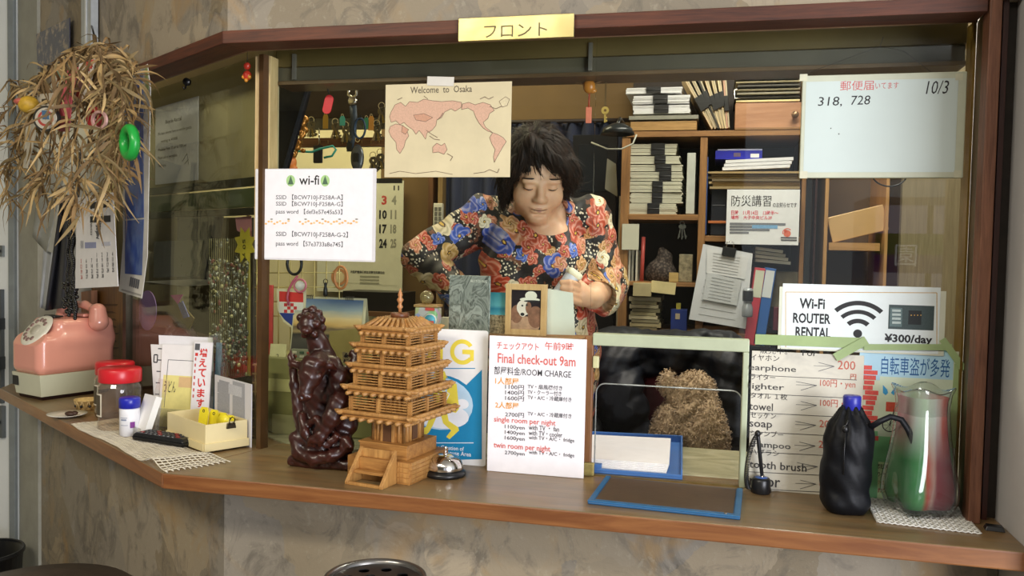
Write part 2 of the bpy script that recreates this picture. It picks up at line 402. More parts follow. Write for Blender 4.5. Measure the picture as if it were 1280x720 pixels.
# beam over the window, in two lengths mitred at the bay corner
BW = wood('#36190e', '#65341d', 'X', 5, .55, 16)
WS = wood('#36190e', '#65341d', 'X', 5, .55, 16)
E_ = oc(.123); F_ = oc(.05)
bm = T('window_head_beam', 'dark red-brown wooden beam running over the front window and side panel', 'beam', (0, 0, 0)); bm['kind'] = 'structure'
MB().prismz([(E_[0], E_[1]), (F_[0], F_[1]), (.46, YG-.05), (.46, YG-.123)], 1.849, 1.877, BW).build('beam_front', bm, .0015)
_s = MB(); q0, q1 = E_-sp(0, 0), F_-sp(0, 0)
_s.prismz([((p-sp(0, 0)).dot(Vector(-SU)), (p-sp(0, 0)).dot(Vector(-SN))) for p in (sp(1.2, .123), sp(1.2, .05), F_, E_)], 1.849, 1.877, WS)
_s.build('beam_side', bm, .0015, loc=sp(0, 0), rz=-ANG)
_t = MB(); LB = pm('#6b5136', .5, var=.15)
_t.tube([sp(1.0, .053, 1.850), oc(.053)+Vector((0, 0, 1.850)), Vector((.462, YG-.053, 1.850))], .0028, LB, 6); _t.build('glazing_bead', bm)
# right jamb: red-brown post, olive inner face, dark gap and strip to the grey wall
rj = T('window_post', 'red-brown wooden post at the right end of the window', 'post', (0, 0, 0)); rj['kind'] = 'structure'
PW = wood('#55321f', '#855840', 'Z', 6, .55, 14)
MB().box(.4625, YG-.125, ZC, .483, YG-.085, 2.6, PW).build('post', rj, .002)
MB().prismz([(.4635, YG-.085), (.476, YG+.0), (.50, YG+.0), (.483, YG-.085)], ZC, 1.86, pm('#4a3a1c', .45, var=.2, scale=30)).build('inner_face', rj)
MB().box(.466, YG-.02, ZC, .47, YG+.03, 1.86, pm('#7a6026', .4, .3, var=.2)).build('glazing_channel', rj)
MB().box(.483, YG-.075, ZC, .522, YG-.03, 2.6, pm('#2a221a', .7, var=.3)).box(.494, YG-.092, ZC, .503, YG-.07, 2.6, wood('#2c130d', '#4a2218', 'Z')).build('gap_strip', rj)
# office behind the glass
BOARD = pm('#6f5630', .7, var=.1, scale=7)
struct('wall_back', MB().box(-3.4, 3.30, 0, -1.36, 3.36, 2.6, CREAM).box(-1.36, 3.30, 0, 1.2, 3.36, 2.6, BOARD))
struct('wall_office_right', MB().box(1.12, 1.9, 0, 1.2, 3.3, 2.6, pm('#8d7c5c', .7)).box(.522, 2.0, 0, 1.2, 2.04, 2.6, pm('#8d7c5c', .7)))
struct('wall_office_left', MB().box(-3.45, 2.2, 0, -3.4, 3.3, 2.6, CREAM))
# corner post of the glass bay
MB().box(-.010, -.012, 0, .004, .012, .925, pm('#4e3418', .45, var=.2)).build('window_corner_post', loc=(XG, YG, ZC), rz=-ANG/2, kind='structure')
PLY = wood('#c0a068', '#e6cb98', 'Z', 10, .5, 26)
a0 = fY(319.5, 140, YG+.005); a1 = fY(338, 140, YG+.005)
MB().box(a0[0], YG+.003, 1.42, a1[0], YG+.04, 1.85, PLY).box((a0[0]*.45+a1[0]*.55), YG+.0022, 1.42, a0[0]*.4+a1[0]*.6, YG+.0032, 1.85, pm('#8a6a3c')).build('trim_1', kind='structure')
# panes
GL = glass_mat()
hx0, hx1, hz = fY(742, 500, YG)[0], fY(927, 500, YG)[0], fY(840, 428, YG)[2]
w1 = T('window_1', 'front office window pane above the counter with a service hatch', 'window', (0, 0, 0)); w1['kind'] = 'structure'
_g = MB().box(XG+.004, YG, ZC, hx0-.012, YG+.005, 1.86, GL).box(hx0-.012, YG, hz, .4665, YG+.005, 1.86, GL).box(hx1+.006, YG, ZC, .4665, YG+.005, hz, GL); _g.build('pane', w1)
w2 = T('window_2', 'angled side pane of the office window at the left', 'window', sp(0, 0)); w2['kind'] = 'structure'; w2.rotation_euler = (0, 0, -ANG)
MB().box(-.885, 0, ZC, -.012, .005, 1.855, glass_mat('#f7f9f2', .75, 'side_glass')).build('pane', w2)
BRZ = pm('#3b3324', .4, .5, var=.2, scale=12)
MB().box(-.90, -.01, ZC, -.872, .03, 1.855, BRZ).build('frame', w2)
zt = lambda y: fS(250, y, -.02)[2]
MB().box(-.872, .012, zt(238), -.016, .03, zt(229), pm('#26251c', .4, .3)).box(-.872, .014, zt(262), -.016, .03, zt(241), pm('#4c5638', .5, .1, var=.1)).box(-.872, .012, zt(271), -.016, .032, zt(263), pm('#1f1e17', .4)).build('cross_rail', w2)
# blind housing and rails inside the top of the front window
hd = T('blind_housing', 'bronze metal blind housing along the top inside the front window', 'housing', (0, 0, 0)); hd['kind'] = 'structure'
zz = lambda y: fY(640, y, 1.84)[2]
MB().box(-1.03, 1.84, zz(74), .47, 1.93, 1.97, pm('#64552f', .45, .1, var=.12, scale=6)).build('cover', hd, .002)
MB().box(-1.03, 1.85, zz(93), .47, 1.92, zz(74), pm('#5a5442', .4, .1, var=.25, scale=5)).build('slot', hd)
MB().box(-1.03, 1.838, zz(98), .47, 1.925, zz(93), pm('#5c4527', .45, .1, var=.15)).build('rail', hd, .001)
for x in (368, 738): MB().box(fY(x, 80, 1.836)[0]-.004, 1.832, zz(92), fY(x, 80, 1.836)[0]+.004, 1.84, zz(58), pm('#9a958a', .3, .6)).build('joint_clip', hd)
# hatch frame
HG = pm('#b9c2a4', .4, .1, var=.06)
ha = T('window_3', 'service hatch frame of pale green aluminium in the front window', 'hatch', (0, 0, 0)); ha['kind'] = 'structure'
MB().box(hx0-.004, YG-.008, hz-.013, hx1+.012, YG+.018, hz+.013, HG).build('top_rail', ha, .002)
MB().box(hx1, YG-.008, ZC, hx1+.012, YG+.018, hz-.013, HG).build('stile', ha, .002)
MB().box(hx0-.022, YG-.004, ZC, hx0-.003, YG+.016, hz+.006, wood('#6e4526', '#96673c', 'Z', 6, .5, 14)).build('brown_post', ha, .002)
MB().box(hx0-.003, YG-.008, fY(750, 460, YG)[2], hx0+.010, YG+.004, fY(750, 445, YG)[2], pm('#d6d3a0', .4)).build('latch', ha, .002)
MB().box(hx0-.022, YG-.014, ZC, hx0+.006, YG-.002, ZC+.028, pm('#a89a5e', .4, .3, var=.3, scale=60)).build('floor_guide', ha, .002)
MB().box(hx0, YG-.006, ZC, .46, YG+.004, ZC+.0025, pm('#8f7a48', .35, .6, var=.2)).build('sill_track', ha)
# door on the far left
DM = pm('#e9edeb', .45, .2, var=.04, scale=4)
d0 = sp(1.60, .135); dd = T('door_1', 'pale grey metal door at the far left with dark hinges', 'door', d0); dd['kind'] = 'structure'; dd.rotation_euler = (0, 0, radians(-8))
MB().box(-1.1, 0, 0, -.002, .04, 2.55, DM).build('door_leaf', dd)
MB().box(-.03, -.012, 0, 0, .0, 2.55, pm('#8c9394', .4, .3)).build('door_edge', dd, .001)
HM = pm('#3d4042', .45, .5)
kz = lambda y: fY(10, y, d0[1])[2]
for a, b in ((548, 508),): MB().box(-.085, -.016, kz(a), -.058, 0, kz(b), pm('#6c7070', .4, .5)).cyl((-.071, -.016, kz(528)), (-.071, -.022, kz(528)), .008, HM).build('hinge', dd, .002)
MB().box(-.078, -.014, kz(505), -.064, 0, kz(362), pm('#565b5d', .45, .4)).box(-.085, -.045, kz(412), -.06, 0, kz(398), HM).box(-.085, -.045, kz(462), -.06, 0, kz(446), HM).build('pull_handle', dd, .002)
MB().box(-.084, -.01, kz(321), -.062, 0, kz(307), pm('#7d8282', .35, .6)).cyl((-.073, -.01, kz(314)), (-.073, -.014, kz(314)), .006, HM).build('lock', dd, .001)
# counter
CW = wood('#6d4a2a', '#a5794b', 'X', 4, .42, 10, coat=.2)
def counter_mat():
    t = NT('worn_counter_wood'); v = t.coord((1, 12, 12)); n1 = t.noise(v, 4, 6, .65, .5); n2 = t.noise(t.coord((1, 3, 3)), 5, 4, .6)
    c = t.ramp(n1, [(.35, S('#5f4125')), (.65, S('#93693d'))]); w = t.ramp(n2, [(.45, (0, 0, 0, 1)), (.62, (1, 1, 1, 1))])
    geo = t.n('NewGeometry'); sx = t.n('SeparateXYZ'); t.t.links.new(geo.outputs['Normal'], sx.inputs[0])
    up = t.math('GREATER_THAN', sx.outputs[2], .5)                       # the top is worn grey, the edge keeps its varnish
    c = t.mix(t.math('MULTIPLY', t.math('MULTIPLY', w, .5), up), c, S('#857a5e')); c = t.mix(t.math('MULTIPLY', up, .45), c, S('#7f7150'))
    c = t.mix(t.math('MULTIPLY', t.math('SUBTRACT', 1., up), .35), c, S('#8a4722'))
    t.bsdf(c, t.math('MULTIPLY_ADD', n2, .3, .22), bump=n1, bs=.15, bd=.001, Coat_Weight=.1); return t.m
CTM = counter_mat()
ct = T('reception_counter', 'long worn wooden counter top bending round the bay under the window', 'counter', (0, 0, 0))
cA, cB = oc(.268), oc(-.06)
MB().prismz([(cA[0], cA[1]), (cB[0], YG+.06), (.5215, YG+.06), (.5215, YG-.268)], ZC-.033, ZC, CTM).build('counter_front', ct, .003)
MB().prismz([((p-sp(0, 0)).dot(Vector(-SU)), (p-sp(0, 0)).dot(Vector(-SN))) for p in (sp(1.29, .262), sp(1.39, .20), sp(1.39, -.15), cB, cA)], ZC-.033, ZC, CTM).build('counter_side', ct, .003, loc=sp(0, 0), rz=-ANG)
def marble():
    t = NT('green_marbled_laminate'); v = t.coord((1, 2.5, 1)); n = t.noise(v, 9, 5, .6, 1.5)
    t.bsdf(t.ramp(n, [(.3, S('#8b8a6c')), (.5, S('#a9a684')), (.7, S('#c3bf9f'))]), .3); return t.m
ic = plan([oc(-.068), (.51, YG+.064), (.51, 2.14), (-1.33, 2.14), sp(.40, -.068)], ZC-.04, ZC, marble()).build('inner_counter', bevel=.003, label='green marbled work counter inside the office behind the hatch', cat='counter')

# ------------------------------------------------------------------ signs, posters, boards
class Sgn:
    def __init__(s, name, label, cat, px, plane=('Y', YG-.006), th=.0015, m=None, bevel=0., rnd=0., group=None, tilt=0., kind=None):
        s.pl = plane; x0, y0, x1, y1 = px
        s.e = np.array([1., 0, 0]) if plane[0] == 'Y' else -SU
        s.o = s.P(x0, y1); s.o[2] = ZC+.0005 if abs(s.o[2]-ZC) < .02 else s.o[2]; s.W = float((s.P(x1, y1)-s.o)@s.e); s.H = float((s.P(x0, y0)-s.o)[2]*.5+(s.P(x1, y0)-s.P(x1, y1))[2]*.5)
        s.k = s.W/(x1-x0); b = MB(); m = m or PAPER()
        if rnd:
            r = rnd; pts = []
            for cx, cz, a in ((s.W-r, r, -90), (s.W-r, s.H-r, 0), (r, s.H-r, 90), (r, r, 180)):
                pts += [(cx+r*cos(radians(a+t)), cz+r*sin(radians(a+t))) for t in (0, 22, 45, 68, 90)]
            b.prism(pts, 0, th, m)
        else: b.box(0, 0, 0, s.W, th, s.H, m)
        s.obj = b.build(name, bevel=bevel, loc=tuple(s.o), rz=(tilt, 0, 0. if plane[0] == 'Y' else -ANG), label=label, cat=cat, group=group)
        s.b = MB(); s.z = .0004
    def up(s): s.z += 2.5e-5; return s.z
    def P(s, x, y): return fY(x, y, s.pl[1]) if s.pl[0] == 'Y' else fS(x, y, s.pl[1])
    def L(s, x, y): p = s.P(x, y)-s.o; return float(p@s.e), float(p[2])
    def t(s, body, x0, y1, x1, y0, m, bold=0., lift=.0008, **k):          # text filling a pixel box: left, bottom, right, top
        xc = (x0+x1)/2; za, zc = s.L(xc, y1)[1], s.L(xc, y0)[1]; xa, xb = s.L(x0, y1)[0], s.L(x1, y1)[0]
        s.b.text(body, xa, za, zc-za, m, w=xb-xa, bold=bold, lift=s.up(), **k); return s
    def r(s, x0, y0, x1, y1, m, lift=.0005): a, c = s.L(x0, y1), s.L(x1, y0); s.b.rect(a[0], a[1], c[0], c[1], m, s.up()); return s
    def p(s, pts, m, lift=.0005): s.b.poly([s.L(*q) for q in pts], m, s.up()); return s
    def ln(s, pts, w, m, lift=.0007, closed=False): s.b.line([s.L(*q) for q in pts], w*s.k, m, s.up(), closed); return s
    def d(s, x, y, r, m, lift=.0006, ry=None, n=24): q = s.L(x, y); s.b.disc(q[0], q[1], r*s.k, m, s.up(), (ry or r)*s.k, n); return s
    def rg(s, x, y, r0, r1, m, a0=0, a1=360, lift=.0006): q = s.L(x, y); s.b.ring(q[0], q[1], r0*s.k, r1*s.k, m, radians(a0), radians(a1), s.up()); return s
    def done(s, name='print'): 
        if s.b.v: s.b.build(name, s.obj)
        return s.obj
BK, RD, OR, BLU = INK('#1e1e20'), INK('#d2352f'), INK('#e79a3c'), INK('#1f57b5')
GRY = INK('#55565a')
LAM = PAPER('#f1eff2')

# engraved plate on the beam
def brass():
    t = NT('brushed_brass'); n = t.noise(t.coord((2, 40, 40)), 12, 4); n2 = t.noise(t.coord(), 9, 2)
    t.bsdf(t.ramp(n2, [(.3, S('#94864f')), (.7, S('#c0b582'))]), t.math('MULTIPLY_ADD', n, .2, .22), .9); return t.m
q = Sgn('front_desk_plate', 'brushed brass nameplate with engraved characters on the window beam', 'plate', (572.5, 22.5, 717, 52), ('Y', YG-.133), .008, brass(), .001)
q.t('フロント', 605, 46, 684, 29.5, INK('#6b623f')); q.done('lettering')

# wi-fi notice
q = Sgn('wifi_notice', 'white laminated notice headed wi-fi listing network names and passwords', 'notice', (318.5, 209, 469, 324), ('Y', YG-.005), .0012, PAPER('#dad8da'), rnd=.003)
q.r(320.5, 211.5, 466.5, 322, LAM, .0004)
q.t('wi-fi', 374, 231, 399, 219, BK, .012)
for x in (363.5, 406.5): q.d(x, 226, 5.6, INK('#a9cf8b'), ry=6.5).p([(x-3.6, 230.5), (x+3.6, 230.5), (x, 219.5)], INK('#4d6b52'), .0009)
q.t('SSID 【BCW710J-F258A-A】', 345, 251, 428.5, 243, GRY, .008).t('SSID 【BCW710J-F258A-G】', 345, 259, 428.5, 251.3, GRY, .008)
q.t('pass word 【def3e57e45a53】', 345, 269, 428, 261, GRY, .008)
q.t('SSID 【BCW710J-F258A-G-2】', 345, 297.5, 435, 289, GRY, .008).t('pass word 【57e3733a8e745】', 345, 309.5, 428.5, 301, GRY, .008)
for i in range(34):
    x = 329+i*3.55
    if 364 < x < 372: continue
    q.d(x, 278+sin(i*1.9)*1.8, 1.6, INK('#efb668' if i % 3 else '#f3c98c'), ry=1.1, n=8)
    if i % 6 == 3: q.d(x, 274, 1.8, INK('#8d8a7a'), ry=.8, n=8)
q.done('lettering')

# world map
q = Sgn('world_map', 'yellowed hand drawn world map taped at the top of the window', 'map', (480.5, 104, 637.5, 221.5), ('Y', YG-.005), .001, pm('#d5c8a2', .7, var=.07, scale=12))
q.t('Welcome  to  Osaka', 513, 116, 590, 107.5, INK('#5c5140'), .006)
SAL, SAL2, MK = INK('#d0a88e'), INK('#c7967a'), INK('#6d5744')
def land(pts, m=SAL): q.p(pts, m, .0005); q.ln(pts, .55, MK, .0008, True)
land([(489,140),(494,131),(501,128),(507,133),(512,127),(522,128),(530,124),(541,126),(552,127),(566,126),(577,128),(577,134),(569,139),(564,136),(556,140),(552,147),(546,150),(545,157),(540,163),(534,166),(532,174),(528,168),(524,163),(520,168),(516,162),(510,158),(505,153),(500,156),(495,151),(489,153),(487,146)])
land([(517,144),(530,142),(541,147),(532,152),(520,150)], SAL2)
land([(488,158),(495,155),(504,157),(509,164),(511,170),(507,176),(505,184),(500,192),(496,187),(495,178),(489,171),(486,164)])
land([(503,157),(511,162),(507,168),(502,165)], SAL2)
land([(541,184),(546,179),(552,182),(556,179),(559,187),(555,193),(548,190),(541,191)])
land([(578,130),(586,128),(594,131),(604,128),(613,131),(618,138),(612,142),(610,148),(604,153),(607,159),(612,163),(616,166),(610,164),(604,160),(599,154),(595,147),(592,139),(585,135),(577,137)])
land([(616,166),(622,168),(629,172),(633,177),(629,183),(625,190),(621,197),(618,203),(617,196),(619,187),(615,180),(612,172)])
land([(624,127),(632,121),(637,124),(634,132),(628,134)], INK('#d5c8a2'))
for pts in ([(547,150),(551,146),(554,141)], [(533,163),(540,168),(547,172)], [(600,124),(606,121),(611,124),(617,121)], [(559,192),(566,196),(563,201)], [(537,170),(543,174),(550,175)], [(530,120),(535,124)], [(497,125),(503,122)], [(612,133),(620,136),(627,133)]): q.ln(pts, .7, MK)
q.ln([(487, 217), (500, 214), (520, 217), (545, 214), (566, 218)], .5, MK).ln([(592, 217), (606, 215), (612, 212), (622, 216), (624, 211)], .6, MK); q.done('drawing')
MB().box(0, -.002, 0, .062, -.0008, .02, PAPER('#d8d4c8')).build('paper_tape', loc=tuple(fY(534, 107, YG-.005)), rz=(0, radians(3), 0), label='white paper tape at the top edge of the hand drawn map', cat='tape')

# whiteboard
q = Sgn('whiteboard', 'small whiteboard with cream frame hanging in the window at upper right', 'whiteboard', (999, 92, 1204, 222.5), ('Y', YG-.018), .012, pm('#c9cdb6', .4, var=.05), .002)
q.r(1004, 97.5, 1198, 215.5, pm('#cfdcd7', .22, var=.03, scale=5), .0006)
for (x, y) in ((999.5, 92.5), (1194, 91.5), (999.5, 214), (1192, 213)): q.r(x, y, x+10, y+9, pm('#d4d3b8', .4), .0007)
q.t('郵便届', 1050, 113, 1092, 101, INK('#c85a58'), lift=.0012).t('いてます', 1094, 111, 1123, 103, INK('#c85a58'), lift=.0012)
q.t('10/3', 1157, 117.5, 1184, 101, BK, lift=.0012, slant=.15).t('318,', 1022, 134, 1052, 121, BK, lift=.0012, slant=.1).t('728', 1063, 131, 1087, 119.5, BK, lift=.0012, slant=.1)
q.d(1038.5, 160.5, .8, BK, .0012, n=8).d(1048.5, 167.5, .9, BK, .0012, n=8); q.done('writing')
_c = MB()
a, b_, c_ = fY(1068, 58, YG-.012), fY(1005, 93, YG-.012), fY(1165, 91, YG-.012)
_h = fY(1104, 46, YG-.012)
_c.tube([_h, fY(1100, 58, YG-.012), b_], .0006, INK('#3a3630'), 5).tube([fY(1100, 58, YG-.012), fY(1130, 64, YG-.012), c_], .0006, INK('#3a3630'), 5)
_wb = q.obj; _c.build('hanging_cord', _wb, loc=-Vector(_wb.location))

# room charge notice
ORG = INK('#eaa23f'); RDT = INK('#d76a62'); TXT = INK('#4a4a4e')
q = Sgn('room_charge_notice', 'white notice with check-out time and room charges standing on the counter', 'notice', (608.5, 418, 729.5, 591), ('Y', YG-.04), .003, PAPER('#f3f1f5'), .0008)
q.t('チェックアウト', 621, 437.5, 673.5, 428, RDT, .012).t('午前9時', 681, 438, 717, 428, RDT, .012)
q.t('Final check-out 9am', 622, 456, 719.5, 443.5, RDT, .014)
q.t('部屋料金/ROOM CHARGE', 617.5, 470.5, 714, 460, TXT, .006)
q.t('1人部屋', 619, 481, 648.5, 472, ORG, .014)
for y, a, b_ in ((487, '1100円', 'TV・扇風機付き'), (494, '1400円', 'TV・クーラー付き'), (501, '1600円', 'TV・A/C・冷蔵庫付き'), (521.5, '2700円', 'TV・A/C・冷蔵庫付き')):
    q.t(a, 631.5, y, 655, y-6, TXT, .008).t(b_, 659.5, y, 703 if y < 490 else 702 if y < 497 else 714.5, y-6, TXT, .008)
q.t('2人部屋', 619, 511, 648.5, 502.5, ORG, .014)
q.t('single room per night', 617.5, 531.5, 694.5, 522.8, RDT, .012)
for y, a, b_, x in ((537.5, '1100yen', 'with TV ・ fan', 699), (544.5, '1400yen', 'with TV・cooler', 703), (551.5, '1600yen', 'with TV・A/C・ fridge', 718), (570, '2700yen', 'with TV・A/C・ fridge', 718)):
    q.t(a, 631, y, 656, y-6, TXT, .006).t(b_, 661, y+.8, x, y-5.2, TXT, .006)
q.t('twin room per night', 617, 564, 688, 555, RDT, .012); q.done('lettering')

# guesthouse area poster
q = Sgn('guesthouse_area_sign', 'blue and white sign with yellow walking backpacker behind the pagoda model', 'sign', (504, 408.5, 607, 577.5), ('Y', YG-.006), .003, PAPER('#e9e9e6'), rnd=.006)
TEAL = pm('#1f86b4', .4, var=.04); YEL = pm('#ecd84c', .5, var=.04); WHT = PAPER('#eceef0'); SKY = pm('#b9d6e8', .5, var=.12, scale=14)
q.p([(505, 462), (506.5, 561), (505, 576), (602.5, 574), (602.5, 462), (575, 489), (556, 474), (530, 470)], TEAL, .0005)
q.ln([(510, 460.5), (594, 460.5)], 1, TEAL)
q.d(551, 504, 43.5, TEAL, .0008, 34).d(550, 504.5, 41, SKY, .0010, 31.5).d(553, 520, 33, WHT, .0012, 15).d(578, 505, 8, WHT, .0012, 6)
q.rg(527, 440, 8.5, 13.5, YEL).r(548, 425, 554, 454, YEL).d(560, 452, 3, YEL).d(544, 452.5, 3, YEL)
q.rg(578, 440, 10, 15, YEL, 35, 325).r(578, 437.5, 592.5, 442.5, YEL).r(587.5, 440, 592.5, 451, YEL)
Lm = .0016
q.d(551, 473, 6.5, YEL, Lm, 7).p([(542, 470), (545, 464), (556, 464), (558, 470), (560, 472), (541, 472)], YEL, Lm)
q.p([(543, 482), (549, 479.5), (556, 482), (558, 505), (545, 506), (541, 495)], YEL, Lm)
q.p([(560, 480), (565, 477), (571, 480), (574, 511), (570, 516), (560, 514), (558, 500)], YEL, Lm)
q.p([(544, 503), (553, 505), (541, 532), (536, 541), (529, 546), (519, 541), (517, 535), (527, 537), (533, 533)], YEL, Lm)
q.p([(548, 505), (557, 504), (561, 526), (573, 534), (574, 538), (562, 549), (558, 546), (564, 538), (554, 529)], YEL, Lm)
q.ln([(549, 487), (562, 492), (555, 506), (552, 497), (547, 490)], 1.1, WHT, .002)
q.ln([(505, 553.5), (592, 553.5)], .9, WHT, .001)
q.t('Committee for Creation of', 513, 561, 580, 556, WHT, .01, lift=.001).t('International Guesthouse Area', 508, 567.5, 589, 562, WHT, .01, lift=.001); q.done('print')

# price list, hand written
def oldpaper():
    t = NT('worn_price_paper'); v = t.coord(); n = t.noise(v, 22, 6, .7); sm = t.ramp(t.noise(v, 9, 4, .6, 1.), [(.5, (0, 0, 0, 1)), (.7, (1, 1, 1, 1))])
    t.bsdf(t.mix(t.math('MULTIPLY', sm, t.math('MULTIPLY', n, .9)), S('#dad6c6'), S('#8f8e8c')), .55); return t.m
PL = Sgn('price_list', 'worn handwritten price list of earphone, lighter, towel and soap with red prices', 'price list', (934.5, 437, 1074, 614), ('Y', YG-.012), .0015, oldpaper())
q = PL
q.t('販売中。', 950, 442.5, 984, 434.5, BK).t('For', 1003, 445, 1021, 437.5, BK)
HB, HR = INK('#3c3a3a'), INK('#c8604c')
rows = [('イヤホン', 'earphone', '200', 451, 466, 974, 995, 1047, 1069), ('ライター', 'lighter', '100円・yen', 475, 489, 969, 980, 1025, 1069), ('タオル １枚', 'towel', '100円・y', 499, 513, 984, 966, 1025, 1062),
        ('セッケン', 'soap', '20円', 523, 537, 970, 965, 1024, 1048), ('シャンプー', 'shampoo', '20円', 546, 562, 979, 988, 1023, 1048), ('ハブラシ', 'tooth brush', '10円', 569, 587, 974, 1008, 1026, 1048), ('', 'razor', '10円', 590, 608, 974, 975, 1024, 1048)]
for i, (a, b_, c_, y0, y1, xa, xb, xp0, xp1) in enumerate(rows):
    dz = 0
    if a: q.t(a, 938, y0+dz, xa, y0-7.5, HB)
    q.t(b_, 936.5, y1+dz, xb, y1-9.5, HB, .006)
    q.t(c_, xp0, y1-4+i*.8, xp1, y1-15+i*.8, HR)
    q.ln([(936, y1+2.5), (1071, y1+9)], .7, HB)
    q.ln([(xp0-24-(i % 2)*6, y1-13+i*.8), (xp0-4, y1-8+i*.8), (xp0-24, y1-2+i*.8)], .6, GRY).ln([(xp0-30, y1-9+i*.8), (xp0-4, y1-8+i*.8)], .5, GRY)
q.t('円', 1063, 474, 1070, 467.5, HR); q.done('handwriting')

# bicycle theft poster
q = Sgn('bicycle_theft_poster', 'green and pale blue bicycle theft warning poster behind the glass vase', 'poster', (1073, 436, 1193, 630), ('Y', YG-.009), .001, pm('#d9dfc6', .5, var=.05))
q.r(1073.5, 437, 1192.5, 474, pm('#b4dbee', .5, var=.05)).r(1073.5, 545, 1192, 628, pm('#7fbf86', .5, var=.06)).r(1097, 475, 1192, 545, pm('#d5e2c8', .5, var=.06))
q.t('自転車盗が多発', 1101, 470, 1187, 447, INK('#1d5f9e'), .004, lift=.0012)
for i in range(15): q.r(1074+(i*5) % 9, 457+i*6.3, 1090+(i*7) % 9, 461.5+i*6.3, INK('#e0574f'), .0009)
for x, a in ((1107, 1), (1117, -1)): q.p([(x-3.5*a, 481), (x-3.5, 491), (x, 494), (x+3, 491), (x+2, 487)], INK('#3b9bd0'), .0009)
q.rg(1112, 531, 8.5, 9.8, BK, lift=.0012)
for k in range(8): q.ln([(1112, 531), (1112+8.5*cos(k*pi/4), 531+9*sin(k*pi/4))], .4, BK, .0011)
q.r(1107, 503, 1123, 514, INK('#c9503c'), .0009).ln([(1112, 531), (1118, 512), (1126, 499), (1133, 497)], 1.2, BK, .0013)
q.r(1096, 578, 1112, 626, pm('#cfe3ae', .5), .0009)
for i in range(4): q.t(['防犯登録', 'ワイヤー', 'ツーロック', '施錠確認'][i], 1097, 586+i*10, 1110, 580+i*10, [BK, BK, INK('#b58a30'), INK('#a9443e')][i], .02, lift=.0013)
q.done('print')

# wi-fi router rental sign
q = Sgn('router_rental_sign', 'cream bordered sign for Wi-Fi router rental with black signal arcs', 'sign', (972, 356.5, 1180, 436), ('Y', YG-.012), .0015, pm('#d9dcc8', .4, var=.04))
q.r(976, 359.5, 1176, 434, pm('#e6f0f0', .4, var=.03), .0004).ln([(982, 434), (982, 365), (1171, 366), (1171, 434)], 1, INK('#c9a45e'))
q.t('Wi-Fi', 999, 386, 1031, 373, BK, .03).t('ROUTER', 991, 404.5, 1038, 391.5, BK, .03).t('RENTAL', 994, 422, 1038, 409, BK, .03)
q.d(1072, 417, 5.6, BK)
for r0, r1 in ((15, 21), (27.5, 33), (39, 45)): q.rg(1072, 418, r0, r1, BK, 47, 133)
q.r(1110, 382.5, 1168, 411, INK('#3f4f50'), .0006).r(1112, 385, 1128, 408, INK('#5f7677'), .0008).r(1135, 388.5, 1152, 405.5, INK('#1d2324'), .0008)
for i in range(4): q.r(1115, 387+i*5, 1126, 389.5+i*5, INK('#b9c7c4'), .001).d(1139+i*4, 394, .8, INK('#d8a850'), .001, n=8)
q.t('¥300/day', 1105, 431.5, 1165, 418, BK, .03); q.done('print')

# green masking tape along the router sign and price list
GT = pm('#9fb57e', .6, var=.1, scale=15)
def tape(label, pts, Y, w, m=GT, thick=.0006):
    P_ = [fY(x, y, Y) for x, y in pts]; o = P_[0]; b = MB(); u = [(float((p-o)[0]), float((p-o)[2])) for p in P_]
    b.line(u, w, m, thick); b.line(u, w, m, -thick*.2)
    return b.build('masking_tape', loc=tuple(o), label=label, cat='tape')
tape('green masking tape strip above the handwritten price list', [(944, 424), (1080, 429)], YG-.014, .021)
tape('green masking tape piece slanting between router sign and bicycle poster', [(1044, 447), (1083, 425)], YG-.0165, .017)
tape('green masking tape strip over the top of the bicycle theft poster', [(1080, 434), (1190, 434)], YG-.0155, .012)
tape('green masking tape piece slanting at the right end of the bicycle poster', [(1178, 424), (1205, 462)], YG-.0175, .013)
tape('long upright green tape down the right edge of the bicycle theft poster', [(1198, 455), (1190, 560)], YG-.012, .014)

# bicycle rental notice behind the side pane
MB().box(-.872, .045, fS(250, 234, -.05)[2], -.03, .05, 1.95, pm('#b0a47c', .7, var=.08, scale=6)).build('blind_panel', loc=sp(0, 0), rz=-ANG, label='dull beige panel behind the upper half of the angled side pane', cat='panel')
q = Sgn('bicycle_rental_notice', 'grey bicycle rental notice hanging behind the angled side pane', 'notice', (194, 131, 247.5, 231), ('S', -.022), .001, PAPER('#e2e0ea'))
q.t('Bicycle Rental', 207, 154, 227, 148, BK, .012)
for i, (s_, x) in enumerate((('We have bicycles here to rent for guests.', 240), ('renting at ¥1000', 222), ('Weekday from 10 am to 7:00 pm', 233), ('Please ask at reception.', 222), ('Thank you.', 208))): q.t(s_, 197.5+(4 if i == 1 else 0), 168+i*10.5-(x-205)*.05, x, 163+i*10.5-(x-205)*.05, BK, .01)
q.ln([(228, 202), (234, 192), (236, 206)], .5, GRY).ln([(231, 205), (236, 199)], .5, GRY); q.done('lettering')
